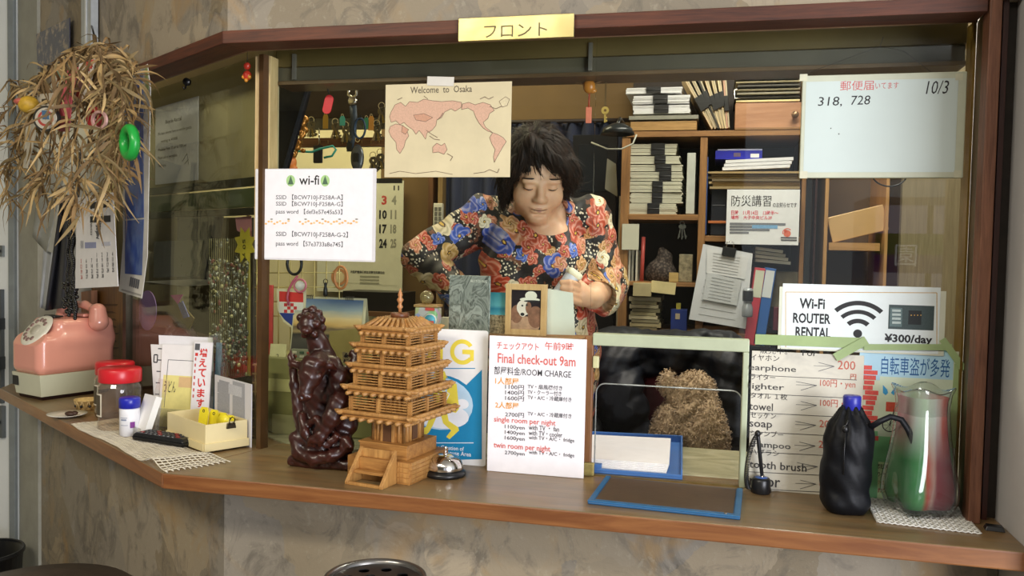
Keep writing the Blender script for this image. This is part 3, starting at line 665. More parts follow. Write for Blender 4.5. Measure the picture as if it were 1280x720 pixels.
# ------------------------------------------------------------------ things on the left arm of the counter
PINK = pm('#e09a86', .22, var=.03, scale=6, Coat_Weight=.4)
CRM = pm('#c9c9ae', .35, var=.05, scale=8); BLK = pm('#17181a', .35, var=.2)
ph = T('telephone', 'pink coin telephone with cream base at the left end of the counter', 'telephone', (-1.995, 2.262, ZC), radians(-19)); ph.scale = (1, 1, .94)
f = Field((-.12, -.17, .0), (.13, .17, .30), .0045)
f.bx((0, 0, .146), (.168, .25, .135), .028, .012).bx((0, .03, .215), (.156, .19, .09), .022, .03)
f.put((-.1, -.17, .1), (.1, .02, .3), lambda X, Y, Z: -((Y+.125)*-.66+(Z-.19)*.75)*1.+0*X, .008, 'd') if 0 else None
f.F = np.maximum(f.F, ((f.ax[1].reshape(1, -1, 1)+.128)*-.78+(f.ax[2].reshape(1, 1, -1)-.172)*.62)).astype(np.float32)
f.cut(2, .082, '>')
body = f.build('body', PINK, ph)
b = MB(); rr = [(-.078, -.118), (.078, -.118), (.078, .118), (-.078, .118)]
b.frus(.012, .072, .112, .083, .080, .121, CRM).box(-.079, -.118, .040, -.045, -.1195, .078, BLK)
b.cyl((.076, .06, .068), (.0825, .06, .068), .003, BLK); b.build('base', ph, .012, 3)
MB().frus(.0, .066, .105, .013, .068, .108, pm('#241013', .25)).build('foot', ph, .002)
dl = MB(); dl.M = Matrix.Translation((0, -.086, .220)) @ Matrix.Rotation(radians(52), 4, 'X')
dl.lathe([(.001, .006), (.05, .007), (.058, .004), (.06, 0)], pm('#dcd7c4', .25), 32).lathe([(.001, .009), (.018, .009), (.02, .006)], pm('#b9b3a0', .3), 20)
for k in range(10): t = radians(40+k*29); dl.cyl((.038*cos(t), .038*sin(t), .0045), (.038*cos(t), .038*sin(t), .0085), .0075, pm('#8c7068', .4))
dl.build('dial', ph)
hs = Field((-.16, -.05, .2), (.16, .14, .34), .0035)
hs.chain([(-.085, .055, .282), (-.04, .05, .301), (.03, .05, .301), (.088, .055, .282)], [.013, .0125, .0125, .014], .01)
for sx in (-1, 1): hs.cap((sx*.092, .055, .285), (sx*.096, .055, .246), .024, .030, .012)
hs.build('handset', PINK, ph)
MB().box(-.03, -.05, .262, .03, -.02, .268, BLK).box(-.055, .03, .262, .055, .075, .272, PINK).build('coin_slot', ph, .002)
MB().cyl((-.082, -.05, .20), (-.095, -.05, .20), .012, pm('#d9d4c4', .3)).build('coin_return_knob', ph, .002)

p = fZ(88, 512); bk = MB(); WK = wood('#a98b56', '#d8bd84', 'Z', 20, .6, 8)
bk.lathe([(.026, 0), (.028, .002), (.033, .028), (.036, .029), (.036, .026), (.032, .024), (.027, .004), (.001, .004)], pm('#c6a86d', .6, var=.25, scale=120, bump=.5), 24)
for k in range(12): t = k*pi/6; bk.tube([(.029*cos(t), .029*sin(t), .002), (.0345*cos(t+.25), .0345*sin(t+.25), .028)], .0016, WK, 5).tube([(.029*cos(t), .029*sin(t), .002), (.0345*cos(t-.25), .0345*sin(t-.25), .028)], .0016, WK, 5)
for k in range(9): t = k*2*pi/9; bk.ell((.0322*cos(t), .0322*sin(t), .012), (.004, .004, .004), BLK, 8, 6)
bk.build('small_basket', loc=(-1.752, 2.075, ZC), label='tiny woven basket beside the pink telephone', cat='basket')
WHC = pm('#dedbd0', .25, var=.03)
pl = T('plate', 'small white plate with a dark morsel in front of the farther jar', 'plate', (-1.722, 1.962, ZC))
MB().lathe([(.022, 0), (.027, .002), (.050, .008), (.051, .0095), (.030, .005), (.001, .004)], WHC, 32).build('dish', pl)
tag(MB().ell((0, 0, 0), (.015, .010, .007), pm('#3a2318', .5, var=.4, scale=80), 12, 8).ell((.012, .004, .002), (.009, .008, .006), pm('#3a2318', .5, var=.4, scale=80), 10, 6).build('dried_morsel', loc=(-1.707, 1.955, ZC+.0105)), 'dark brown dried morsel lying on the small white plate', 'food')
JAR = clear_mat('#f4ece4', 2.2, .06, '#d9cfc4', 'clear_jar_plastic')
def jar(loc, label, sc=1.):
    j = T('plastic_jar', label, 'jar', loc, group='red lidded plastic jars'); j.scale = (sc, sc, sc)
    MB().lathe([(.046, 0), (.051, .004), (.052, .012), (.0505, .03), (.052, .05), (.0505, .075), (.052, .1), (.050, .108), (.044, .117), (.043, .123)], JAR, 32).build('jar_body', j)
    MB().lathe([(.0435, .1175), (.0495, .1175), (.0500, .119), (.0500, .148), (.048, .1515), (.001, .1515)], pm('#c9222b', .3, var=.05), 36, fn=lambda t, z: 1+(.008*cos(36*t) if .1185 < z < .149 else 0)).build('lid', j)
    l = MB(); n = 8
    for q0 in range(n):
        a = radians(-150+q0*6); a2 = a+radians(6); R_ = .0527
        l.add([(R_*cos(a), R_*sin(a), .035), (R_*cos(a2), R_*sin(a2), .035), (R_*cos(a2), R_*sin(a2), .092), (R_*cos(a), R_*sin(a), .092)], [(0, 1, 2, 3)], pm('#d8d0bd', .5))
        l.add([((R_+.0003)*cos(a), (R_+.0003)*sin(a), .039), ((R_+.0003)*cos(a2), (R_+.0003)*sin(a2), .039), ((R_+.0003)*cos(a2), (R_+.0003)*sin(a2), .088), ((R_+.0003)*cos(a), (R_+.0003)*sin(a), .088)], [(0, 1, 2, 3)], pm('#4a4030', .5) if 0 < q0 < 7 else pm('#d8d0bd', .5))
    l.build('label', j); return j
jar((-1.612, 2.015, ZC), 'red lidded clear jar farther from the white bottle, nearer the telephone')
jar((-1.492, 1.884, ZC), 'red lidded clear jar standing just behind the small white bottle', 1.04)
bt = T('tablet_bottle', 'small white bottle with a blue ribbed cap in front of the jars', 'bottle', (-1.404, 1.808, ZC+.003))
MB().lathe([(.021, 0), (.0235, .002), (.0238, .066), (.022, .069), (.001, .069)], pm('#e9e9ee', .35), 28).build('bottle_body', bt)
MB().lathe([(.0225, .069), (.0245, .070), (.0245, .092), (.022, .0955), (.001, .0955)], pm('#232aa5', .3), 40, fn=lambda t, z: 1+(.012*cos(40*t) if .0695 < z < .093 else 0)).build('cap', bt)
l = MB()
for i, (a0_, a1_, z0, z1, c) in enumerate(((-50, -22, .022, .037, '#7d2f8a'), (-105, -70, .040, .044, '#8a93a8'), (-110, -65, .046, .048, '#a3a9b8'), (-105, -62, .028, .0295, '#9aa0b0'))):
    for k in range(4):
        a = radians(a0_+(a1_-a0_)*k/4); a2 = radians(a0_+(a1_-a0_)*(k+1)/4); R_ = .0242
        l.add([(R_*cos(a), R_*sin(a), z0), (R_*cos(a2), R_*sin(a2), z0), (R_*cos(a2), R_*sin(a2), z1), (R_*cos(a), R_*sin(a), z1)], [(0, 1, 2, 3)], pm(c, .5))
l.build('label', bt)
# woven runner
rn = MB(); YARN = pm('#d8d0bc', .8, var=.1, scale=60)
def rz_(u, v):
    return .0022+(.016*math.exp(-((u-.555)/.035)**2)*(1-v*.5) if u > .45 else 0)+.0008*sin(u*60+v*9)
def rp(u, v):   # u along the side arm (m), v across 0..1
    s_ = .545-u; o_ = .262-v*.125+.004*sin(u*16)
    if u > .5: o_ -= (u-.5)*.1*v
    q = sp(s_, o_); return (q.x, q.y, ZC+rz_(u, v))
for k in range(12): rn.tube([rp(u*.63/40, k/11) for u in range(41)],   .0013, YARN, 5)
for k in range(58): rn.tube([rp(k*.0108, v/8+.004*sin(k)) for v in range(9)], .0013, YARN, 4) 
rn.build('table_runner', label='cream openwork woven runner under the bottle and remote control', cat='runner', kind='stuff')
# calculator-like remote
rc = T('remote_control', 'black remote control lying on the woven runner', 'remote control', (-1.2730, 1.768, ZC+.0042), radians(-12))
MB().frus(0, .083, .025, .010, .085, .027, BLK).frus(.010, .085, .027, .019, .078, .021, BLK).build('body', rc, .003)
b = MB()
for i in range(9):
    for j in range(3): b.cbox((-.062+i*.0145, -.0125+j*.0115, .0195), (.009, .0065, .003), pm('#3a3c40' if (i+j) % 4 else '#8a2f2f', .4))
for i in range(8): b.cbox((-.058+i*.0145, -.0185, .0193), (.006, .0012, .0008), pm('#b9bdbf'))
b.build('buttons', rc, .0008)
# cream box
CB = pm('#e3d3a0', .55, var=.05, scale=8)
ca, cb_, cc = Vector((-1.3, 1.812, 0)), Vector((-1.124, 1.706, 0)), Vector((-1.066, 1.795, 0))
bx_r = atan2(cb_.y-ca.y, cb_.x-ca.x)
bx = T('card_box', 'open cream cardboard box holding yellow number tags on the counter corner', 'box', (ca.x, ca.y, ZC+.0045), bx_r)
L_, W_, H_ = .205, .104, .062
b = MB(); e = .003
b.box(0, 0, 0, L_, W_, e, CB).box(0, 0, e, L_, e, H_, CB).box(0, W_-e, e, L_, W_, H_, CB).box(0, e, e, e, W_-e, H_, CB).box(L_-e, e, e, L_, W_-e, H_, CB); b.build('tray', bx, .0006)
b = MB(); b.box(L_-.004, -.003, 0, L_+.004, W_+.003, .018, CB).box(0, -.004, 0, L_-.004, 0, .018, CB); b.build('lid_rim', bx, .0006)
TG = pm('#e6d52c', .35, var=.05)
def box_at(x, y, z): return bx.matrix_world @ Vector((x, y, z))
bpy.context.view_layer.update()
for i, (x, y, z, a, num, w) in enumerate(((.118, .030, .004, -8, '31', 'first from the back'), (.136, .048, .004, -3, '38', 'second from the back'), (.153, .062, .004, 2, '75', 'third from the back'), (.167, .075, .004, 8, '32', 'frontmost of four'))):
    tg = T('number_tag', 'yellow plastic number tag in the cream box, '+w, 'tag', box_at(x, y, z), (radians(-8), 0, radians(a)-.1), 'yellow number tags')
    MB().prism([(-.014, 0), (.014, 0), (.014, .074-.006*i), (.008, .083-.006*i), (-.008, .083-.006*i), (-.014, .074-.006*i)], -.0015, .0015, TG).build('plate', tg)
    b = MB(); b.text(num, 0, .030, .013, BK, align='C', bold=.03, lift=.0019).ring(0, .074-.006*i, .002, .0038, BK, lift=.0019); b.build('number', tg)
cl = T('bulldog_clip', 'dark bulldog clip on the front end of the cream box', 'clip', box_at(L_+.0045, .060, H_-.014), (0, 0, bx_r+pi/2))
MB().prism([(-.011, 0), (.011, 0), (.009, .012), (-.009, .012)], -.004, .001, pm('#4b4232', .35, .6)).build('jaw', cl); MB().tube([(-.005, -.004, .010), (-.007, -.006, .022), (0, -.006, .027), (.007, -.006, .022), (.005, -.004, .010)], .0013, pm('#3c352a', .3, .7), 6).build('lever', cl)
tag(MB().cyl((0, .0007, 0), (0, -.0007, 0), .019, TG, n=28).build('round_tag', loc=box_at(L_-.022, .055, H_-.004), rz=bx_r+.5), 'round yellow tag standing behind the bulldog clip in the box', 'tag')
# card stand and flyer rack
ACR = clear_mat('#f6f6f4', 1.8, .10, '#e6e4de', 'clear_acrylic')
cs = T('card_stand', 'clear acrylic stand full of blank white cards behind the cream box', 'stand', (-1.362, 1.825, ZC+.003), radians(-28))
b = MB(); b.box(-.034, -.035, 0, .034, .045, .002, ACR); b.add([(-.034, -.005, .002), (.034, -.005, .002), (.030, .040, .135), (-.030, .040, .135)], [(0, 1, 2, 3)], ACR).box(-.034, -.037, .002, .034, -.035, .026, ACR); b.build('acrylic_holder', cs)
b = MB(); b.M = Matrix.Translation((0, -.018, .004)) @ Matrix.Rotation(radians(-19), 4, 'X')
b.box(-.030, -.010, 0, .030, .006, .098, PAPER('#efeeea')); tag(b.build('blank_cards', loc=cs.location, rz=radians(-28)), 'thick stack of blank white cards in the clear stand', 'cards', kind=None)
fr = T('flyer_rack', 'clear acrylic rack holding newspapers and flyers by the side pane', 'rack', (-1.335, 1.905, ZC), radians(2))
b = MB(); b.box(-.085, -.022, 0, .085, .05, .002, ACR).box(-.085, .046, .002, .085, .05, .15, ACR).box(-.085, -.024, .002, .085, -.022, .06, ACR); b.build('acrylic_holder', fr)
def flyer(label, x0, x1, h, y, lean, m, draw=None, skew=0.):
    o = MB(); o.prism([(x0, 0), (x1, 0), (x1+skew, h), (x0+skew, h)], -.0012, .0012, m)
    r = o.build('flyer', loc=fr.matrix_world @ Vector((0, y, .0025)), rz=(radians(-lean), 0, radians(2)), label=label, cat='flyer', group='flyers in the acrylic rack')
    if draw: d = MB(); draw(d); d.build('print', r)
    return r
bpy.context.view_layer.update()
def dr1(d):
    for i in range(6): d.rect(-.092, .05+i*.03, -.08, .053+i*.03, GRY, .0018)
    d.line([(-.102, .165), (-.092, .165), (-.092, .185), (-.102, .185)], .003, BK, .0018, True)
flyer('leftmost grey newsprint flyer in the clear rack', -.085, .03, .212, .030, 6, PAPER('#dcdad6'), dr1, -.03)
flyer('tall white flyer at the back of the clear rack', -.075, .082, .236, .040, 5, PAPER('#e6e4e6'), None, -.022)
def dr2(d):
    d.line([(-.056, .05), (-.056, .175), (.036, .175), (.036, .05)], .0015, GRY, .0018)
    d.rect(-.066, .0, .046, .135, pm('#e4d98a', .5), .0015).text('うどん', -.062, .09, .03, BK, w=.035, lift=.002).rect(-.02, .105, .042, .132, pm('#d8b684', .5), .0017)
flyer('white flyer with a yellow handwritten panel in the rack', -.068, .052, .215, .018, 8, PAPER('#ebe8e6'), dr2, -.01)
def dr3(d):
    for i, ch in enumerate('増えています'): d.text(ch, .042, .188-i*.026, .022, RD, w=.022, bold=.03, lift=.0018)
    d.rect(.030, .19, .038, .198, RD, .0018)
    for i in range(7): d.rect(.030, .178-i*.016, .034, .186-i*.016, INK('#c45c55'), .0018)
    d.rect(.028, .205, .042, .222, GRY, .0018)
flyer('white flyer with large red vertical lettering in the rack', .026, .078, .226, .010, 6, PAPER('#ece9ec'), dr3)
flyer('blue booklet at the right end of the clear rack', .076, .092, .224, .034, 5, pm('#5d7c9c', .5, var=.3, scale=40))
# white folder leaning on the glass
q = Sgn('leaning_folder', 'white printed folder leaning on the side pane beside the corner post', 'folder', (268, 465, 313.5, 561), ('S', .02), .0025, PAPER('#dedde0'))
for i in range(14): q.r(272 if i % 4 else 274, 478+i*3.4, 287, 479.6+i*3.4, INK('#a3a5ab')).r(291, 480+i*3.6, 306, 481.6+i*3.6, INK('#a9abb1'))
q.r(286, 484, 303, 492, INK('#c9cbd0')).r(272, 530, 296, 534, INK('#b5b7bc')); q.done()
# ------------------------------------------------------------------ things on the front of the counter
# pagoda model made of little sticks
PG = wood('#86582a', '#b78446', 'X', 9, .5, 10); PG2 = wood('#906232', '#c29252', 'Z', 9, .5, 10); PGD = pm('#5a3a20', .6)
pg = T('pagoda_model', 'five tiered wooden pagoda model built of small sticks on the counter', 'model', (-.648, 1.688, ZC), radians(-11))
b = MB()
b.box(-.076, -.075, 0, .076, .085, .045, PG).box(-.058, -.058, .045, .058, .064, .072, PG)
for s_ in (-1, 1):
    for i in range(5): b.box(s_*.0765-.0008, -.07, .004+i*.0085, s_*.0765+.0008, .08, .0105+i*.0085, PG2)
for i in range(4): b.box(.046, -.0762, .004+i*.0105, .074, -.075, .0125+i*.0105, PG2)
b.build('base', pg, .0012)
b = MB()
for x in (-.045, .037): b.prism([(0, 0), (.008, 0), (.008, .008), (0, .008)], 0, 0, PG2) if 0 else b.add([(x, -.128, 0), (x+.008, -.128, 0), (x+.008, -.075, 0), (x, -.075, 0), (x, -.128, .006), (x+.008, -.128, .006), (x+.008, -.075, .068), (x, -.075, .068)], [(0, 3, 2, 1), (4, 5, 6, 7), (0, 1, 5, 4), (2, 3, 7, 6), (0, 4, 7, 3), (1, 2, 6, 5)], PG2)
b.box(-.037, -.127, 0, .037, -.119, .006, PG2).box(-.037, -.108, .020, .037, -.090, .026, PG).box(-.037, -.090, .020, .037, -.086, .045, PG).box(-.037, -.090, .043, .037, -.075, .049, PG).box(-.037, -.079, .0, .037, -.075, .066, PG2); b.build('stairs', pg, .0008)
b = MB(); CORE = ((.072, .128, .038), (.134, .182, .032), (.188, .228, .030), (.234, .270, .028), (.276, .306, .026))
for z0, z1, a in CORE: b.box(-a, -a, z0, a, a, z1, PG)
for z0, z1, a in CORE:
    for i in range(7):
        t = -a+2*a*i/6
        for (x, y) in ((t, -a), (t, a), (-a, t), (a, t)): b.cyl((x, y, z0), (x, y, z1), .0034, PG2, n=6)
b.box(-.060, -.060, .072, .060, .060, .075, PG); b.build('core', pg)
b = MB(); b.box(-.011, -.0425, .074, .011, -.038, .112, PGD).box(-.016, -.044, .074, -.011, -.037, .116, PG2).box(.011, -.044, .074, .016, -.037, .116, PG2).box(-.016, -.044, .112, .016, -.037, .117, PG2)
b.build('doorway', pg, .0004); MB().box(.038, -.010, .078, .0425, .010, .112, PGD).build('side_window', pg, .0004)
for ti, (z, a) in enumerate(((.128, .094), (.180, .086), (.226, .079), (.268, .073), (.304, .066))):
    b = MB(); b.box(-a*.9, -a*.9, z, a*.9, a*.9, z+.005, PG)
    for o_ in (-a*.9, a*.9):
        b.tube([(-a-.010, o_, z+.013), (-a-.003, o_, z+.010), (a+.003, o_, z+.010), (a+.010, o_, z+.013)], [.001, .005, .005, .001], PG2, 7)
        b.tube([(o_, -a-.010, z+.013), (o_, -a-.003, z+.010), (o_, a+.003, z+.010), (o_, a+.010, z+.013)], [.001, .005, .005, .001], PG2, 7)
    for i in range(8):
        t = -a*.82+2*a*.82*i/7
        b.tube([(t, -a-.003, z-.002), (t, a+.003, z-.002)], .0042, PG2, 7).tube([(-a-.003, t, z+.0045), (a+.003, t, z+.0045)], .0042, PG2, 7)
    b.build('roof_tier', pg)
    if ti < 4:
        c = a*.76; b = MB(); h = .030
        for x in (-c, -c*.05, c):
            for o_ in (-c, c): b.cbox((x, o_, z+.012+h/2), (.009, .005, h), PG2).cbox((o_, x, z+.012+h/2), (.005, .009, h), PG2)
        for k in range(5):
            zz_ = z+.016+k*.0056
            for o_ in (-c, c): b.box(-c-.006, o_-.001, zz_, c+.006, o_+.001, zz_+.0024, PG2).box(o_-.001, -c-.006, zz_, o_+.001, c+.006, zz_+.0024, PG2)
        b.build('railing', pg)
b = MB(); b.frus(.314, .055, .055, .330, .036, .036, PG)
for i in range(7):
    t = -.045+i*.015
    for sg in (-1, 1): b.tube([(t, sg*.058, .316), (t*.62, sg*.034, .333)], .0038, PG2, 6).tube([(sg*.058, t, .316), (sg*.034, t*.62, .333)], .0038, PG2, 6)
b.box(-.036, -.036, .328, .036, .036, .334, PG2); b.build('top_roof', pg)
DW = wood('#4c2a16', '#7a4a2a', 'X', 8, .4, 8)
b = MB(); b.lathe([(.019, .334), (.020, .336), (.020, .342), (.018, .344), (.001, .344)], DW, 18); b.build('finial_base', pg)
MB().lathe([(.0035, .344), (.0035, .352), (.0065, .356), (.0035, .361), (.004, .365), (.0075, .371), (.0035, .377), (.0055, .381), (.0035, .387), (.0006, .396)], wood('#a4683a', '#cf9560', 'Z', 8), 10).build('finial', pg)

# carved dark wood statue
st_o = fZ(404, 581); sy = st_o[1]+.012
def sv(x, y, dy=0.): p = fY(x, y, sy+dy)-np.array([st_o[0], sy, ZC]); return p
kp = 1.93/1055.5
f = Field((-.11, -.145, -.002), (.13, .075, .385), .0028)
f.bx((.008, 0, .012), (.155, .105, .024), .01, .02)
f.chain([sv(402, 572), sv(400, 530), sv(404, 490), sv(402, 462)], [.045, .042, .036, .026], .02)
f.ell(sv(395, 556, -.03), (.045, .03, .03), .015).ell(sv(425, 556, -.02), (.03, .03, .028), .015)
f.chain([sv(408, 470, .01), sv(404, 448, .0), sv(398, 430, -.005), sv(391, 414, -.01)], [.030, .026, .021, .019], .012)     # dragon neck
f.ell(sv(387, 405, -.02), (.023, .026, .026), .008).ell(sv(383, 413, -.042), (.013, .014, .010), .006)
for (x, y, r, d) in ((376, 397, .010, -.01), (383, 390, .010, 0), (391, 387, .010, .0), (398, 392, .010, 0), (402, 400, .009, .0), (403, 410, .009, 0), (375, 408, .008, -.02), (380, 419, .007, -.03), (393, 418, .008, -.03), (396, 405, .009, -.03), (388, 396, .008, -.035)): f.ell(sv(x, y, d), r, .004)
f.chain([sv(400, 452, -.02), sv(393, 459, -.062)], [.026, .028], .006)
f.chain([sv(392, 459, -.075), sv(388, 471, -.094), sv(383, 486, -.106), sv(381, 494, -.108)], [.0285, .0245, .0150, .0135], .003)     # ox head
f.ell(sv(381, 495, -.112), (.0165, .012, .010), .004).ell(sv(393, 452, -.082), (.024, .02, .012), .006)
for (x, y, d) in ((375.5, 466, -.103), (399, 469, -.100)): f.ell(sv(x, y, d), .0062, .002)
for (x, y) in ((377.5, 496.5), (384.5, 497)): f.ell(sv(x, y, -.122), .003, .002, op='d')
f.chain([sv(376, 457, -.075), sv(368, 455, -.072), sv(361, 455, -.068)], [.010, .0085, .003], .003).chain([sv(366, 456, -.07), sv(363, 446, -.068), sv(364, 436, -.066)], [.009, .0065, .0015], .003)
f.chain([sv(405, 456, -.07), sv(413, 457, -.062), sv(420, 461, -.05)], [.010, .0085, .003], .003)
f.chain([sv(404, 452, -.01), sv(416, 456, -.02), sv(424, 470, -.025), sv(420, 488, -.03), sv(410, 498, -.035)], [.018, .018, .020, .018, .014], .008)  # coil
f.chain([sv(446, 446, .0), sv(443, 458, .0), sv(434, 476, .01), sv(428, 500, .01), sv(432, 530, .0)], [.009, .014, .018, .022, .028], .012)   # tail
f.chain([sv(446, 446, .0), sv(441, 441, .0), sv(436, 445, 0)], [.009, .007, .003], .004)
f.chain([sv(424, 502, -.045), sv(415, 522, -.058), sv(404, 542, -.066)], [.024, .019, .012], .008)      # fore leg
for dx in (-9, -3, 3): f.chain([sv(402+dx*.3, 543, -.07), sv(398+dx, 550, -.072), sv(396+dx*1.1, 557, -.068)], [.009, .007, .005], .004)
for dx in (-4, 1, 6): f.chain([sv(431+dx*.4, 550, -.05), sv(432+dx, 558, -.056)], [.009, .006], .003)
f.chain([sv(365, 446, -.01), sv(368, 480, -.02), sv(374, 520, -.03), sv(382, 548, -.045)], [.008, .010, .013, .014], .006)
f.chain([sv(378, 520, -.045), sv(381, 540, -.06), sv(389, 552, -.064)], [.009, .010, .008], .004).chain([sv(371, 548, -.045), sv(374, 566, -.052), sv(392, 574, -.062), sv(414, 570, -.06), sv(436, 560, -.045)], [.017, .015, .014, .013, .010], .006)
f.chain([sv(386, 530, -.05), sv(396, 524, -.06), sv(401, 532, -.064), sv(394, 540, -.062)], [.008, .009, .009, .006], .003)
f.chain([sv(408, 556, -.06), sv(420, 546, -.055), sv(416, 538, -.05)], [.009, .008, .005], .003)
f.warp(lambda X, Y, Z: .0011*np.sin(X*230+Z*90)*np.sin(Z*210-Y*120)*(Z < .27)+.0006*np.sin(X*600)*np.sin(Z*560)*np.sin(Y*500))
f.F = np.maximum(f.F, -f.ax[2].reshape(1, 1, -1)).astype(np.float32)
def lacquer():
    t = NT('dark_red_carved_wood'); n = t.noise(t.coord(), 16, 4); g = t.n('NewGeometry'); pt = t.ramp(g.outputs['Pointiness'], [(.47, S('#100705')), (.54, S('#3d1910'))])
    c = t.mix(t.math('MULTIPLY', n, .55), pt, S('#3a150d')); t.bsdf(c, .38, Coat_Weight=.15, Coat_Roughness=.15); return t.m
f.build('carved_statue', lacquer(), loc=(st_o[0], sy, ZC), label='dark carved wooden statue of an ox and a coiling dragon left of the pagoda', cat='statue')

# call bell
CHR = pm('#d9d6d0', .12, 1., var=.04)
bl = T('call_bell', 'chrome call bell on a black base in front of the charge notice', 'bell', (-.545, 1.70, ZC))
MB().lathe([(.041, 0), (.0445, .003), (.044, .009), (.037, .013), (.001, .013)], BLK, 36).build('base', bl)
MB().lathe([(.0375, .0135), (.0385, .016), (.0375, .024), (.033, .034), (.025, .041), (.014, .0445), (.001, .045)], CHR, 36).build('dome', bl)
MB().lathe([(.005, .0445), (.005, .047), (.0025, .048), (.0025, .056), (.004, .057), (.0042, .061), (.001, .062)], CHR, 14).build('plunger', bl)
# writing pad in front of the hatch
wp = T('writing_pad', 'dark brown writing pad with blue edging on the counter before the hatch', 'writing pad', (-.2225, 1.583, ZC), radians(-3.2))
b = MB(); b.box(0, 0, 0, .281, .195, .005, pm('#2a5f8c', .4, var=.12)); b.build('blue_backing', wp, .002)
MB().box(.012, .014, .005, .268, .187, .0062, pm('#54422f', .4, var=.12, scale=14, bump=.15)).build('leather_surface', wp, .0004)
b = MB(); SB = pm('#2b6898', .35, var=.1)
b.box(0, 0, .005, .281, .012, .0075, SB).box(.270, .012, .005, .281, .195, .0075, SB).box(0, .012, .005, .010, .195, .0068, SB)
for i in range(60): b.cbox((.014+i*.0043, .0125, .0072), (.0025, .0012, .0012), pm('#3f7fb0'))
b.cyl((.255, .008, .0075), (.255, .008, .0085), .0035, CHR, n=12); b.build('edging', wp, .0012)
# counter pen
pn = T('counter_pen', 'black counter pen on a coiled cord standing in a round base', 'pen', tuple(fZ(951, 616)))
MB().lathe([(.0175, 0), (.0195, .002), (.0185, .027), (.016, .031), (.006, .033), (.001, .033)], BLK, 28).build('base', pn)
MB().lathe([(.001, .0335), (.012, .0325), (.0125, .0318)], pm('#3f62a8', .3), 20).build('logo_disc', pn)
a, c_ = Vector((.002, .002, .030)), Vector((-.010, -.008, .122))
MB().tube([a, a.lerp(c_, .05), a.lerp(c_, .9), c_], [.0018, .0038, .0042, .003], BLK, 10).ell(tuple(c_), (.006, .006, .007), BLK, 10, 8).tube([a+Vector((0, 0, -.002)), a+Vector((0, 0, .006))], .0045, CHR, 10).build('pen', pn)
co = MB(); P0, P1, P2, P3 = c_, Vector((-.03, -.004, .09)), Vector((-.034, -.004, .02)), Vector((-.024, -.004, .008))
pts = []
for i in range(421):
    t = i/420; q = (1-t)**3*P0+3*(1-t)**2*t*P1+3*(1-t)*t*t*P2+t**3*P3; a_ = t*2*pi*42; pts.append(q+Vector((cos(a_)*.0042, sin(a_)*.0042, 0)))
co.tube(pts, .0011, BLK, 5); co.tube([P3+Vector((.004, 0, 0)), Vector((-.017, -.002, .005))], .002, BLK, 6); co.build('coiled_cord', pn)
# bottle in a black drawstring bag
bg = T('bottle_bag', 'black drawstring pouch holding a bottle beside the glass vase', 'pouch', (.252, 1.688, ZC), radians(8))
f = Field((-.062, -.062, -.004), (.062, .062, .205), .0028)
f.chain([(0, 0, .035), (0, 0, .075), (.003, 0, .13), (.006, 0, .152)], [.043, .0415, .0405, .0385], .02).bx((0, 0, .02), (.080, .078, .040), .022, .015).chain([(.006, 0, .165), (.007, 0, .186)], [.030, .021], .010)
f.warp(lambda X, Y, Z: .0022*np.sin(np.arctan2(Y, X)*9+Z*8)*np.clip((Z-.115)/.05, 0, 1.3)+.0008*np.sin(Z*60+X*40)*np.sin(X*70-Y*50+2)+.0006*np.sin(X*190+Z*140))
f.cut(2, 0., '>')
NYL = NT('black_nylon'); _v = NYL.coord(); NYL.bsdf(NYL.ramp(NYL.noise(_v, 20, 3), [(.3, S('#08090c')), (.7, S('#121419'))]), .5, bump=NYL.noise(_v, 30, 4), bs=.35, bd=.004, Specular_IOR_Level=.22); NYL = NYL.m
f.build('pouch_body', NYL, bg)
RB = MB()
def ribbon(pts, w, m, th=.0008, b=None):
    b = b or MB(); pts = [Vector(p) for p in pts]; vs = []; fs = []
    for i, p in enumerate(pts):
        d = (pts[min(i+1, len(pts)-1)]-pts[max(i-1, 0)]).normalized(); s_ = Vector((d.z, 0, -d.x)).normalized()*w/2
        vs += [p+s_, p-s_, p+s_+Vector((0, th, 0)), p-s_+Vector((0, th, 0))]
    for i in range(len(pts)-1):
        o = 4*i; fs += [(o, o+1, o+5, o+4), (o+2, o+6, o+7, o+3), (o, o+4, o+6, o+2), (o+1, o+3, o+7, o+5)]
    fs += [(0, 2, 3, 1), (4*len(pts)-4, 4*len(pts)-3, 4*len(pts)-1, 4*len(pts)-2)]
    return b.add(vs, fs, m, True)
ribbon([(.034, -.026, .166), (.050, -.028, .178), (.068, -.030, .188), (.086, -.034, .184), (.098, -.036, .166), (.108, -.038, .143)], .011, NYL).build('carry_strap', bg)
MB().ell((-.014, -.036, .163), (.006, .006, .007), BLK, 12, 8).tube([(-.014, -.037, .168), (-.008, -.032, .178), (.004, -.026, .176)], .0014, BLK, 6).tube([(-.014, -.041, .158), (-.017, -.045, .12), (-.016, -.045, .08)], .0012, BLK, 6).build('cord_lock', bg)
bo = T('plastic_bottle', 'clear bottle neck with a blue screw cap rising from the black pouch', 'bottle', (.259, 1.688, ZC+.006), radians(8))
MB().lathe([(.026, .0), (.030, .006), (.030, .150), (.024, .172), (.0145, .183), (.013, .195)], clear_mat('#eef3f6', 2., .15, '#dfe6ee', 'bottle_plastic'), 24).build('bottle_body', bo)
MB().lathe([(.0150, .187), (.0160, .188), (.0160, .212), (.0145, .2145), (.001, .2145)], pm('#2a2f9e', .35, var=.08), 48, fn=lambda t, z: 1+(.02*cos(48*t) if .187 < z < .2125 else 0)).build('cap', bo)
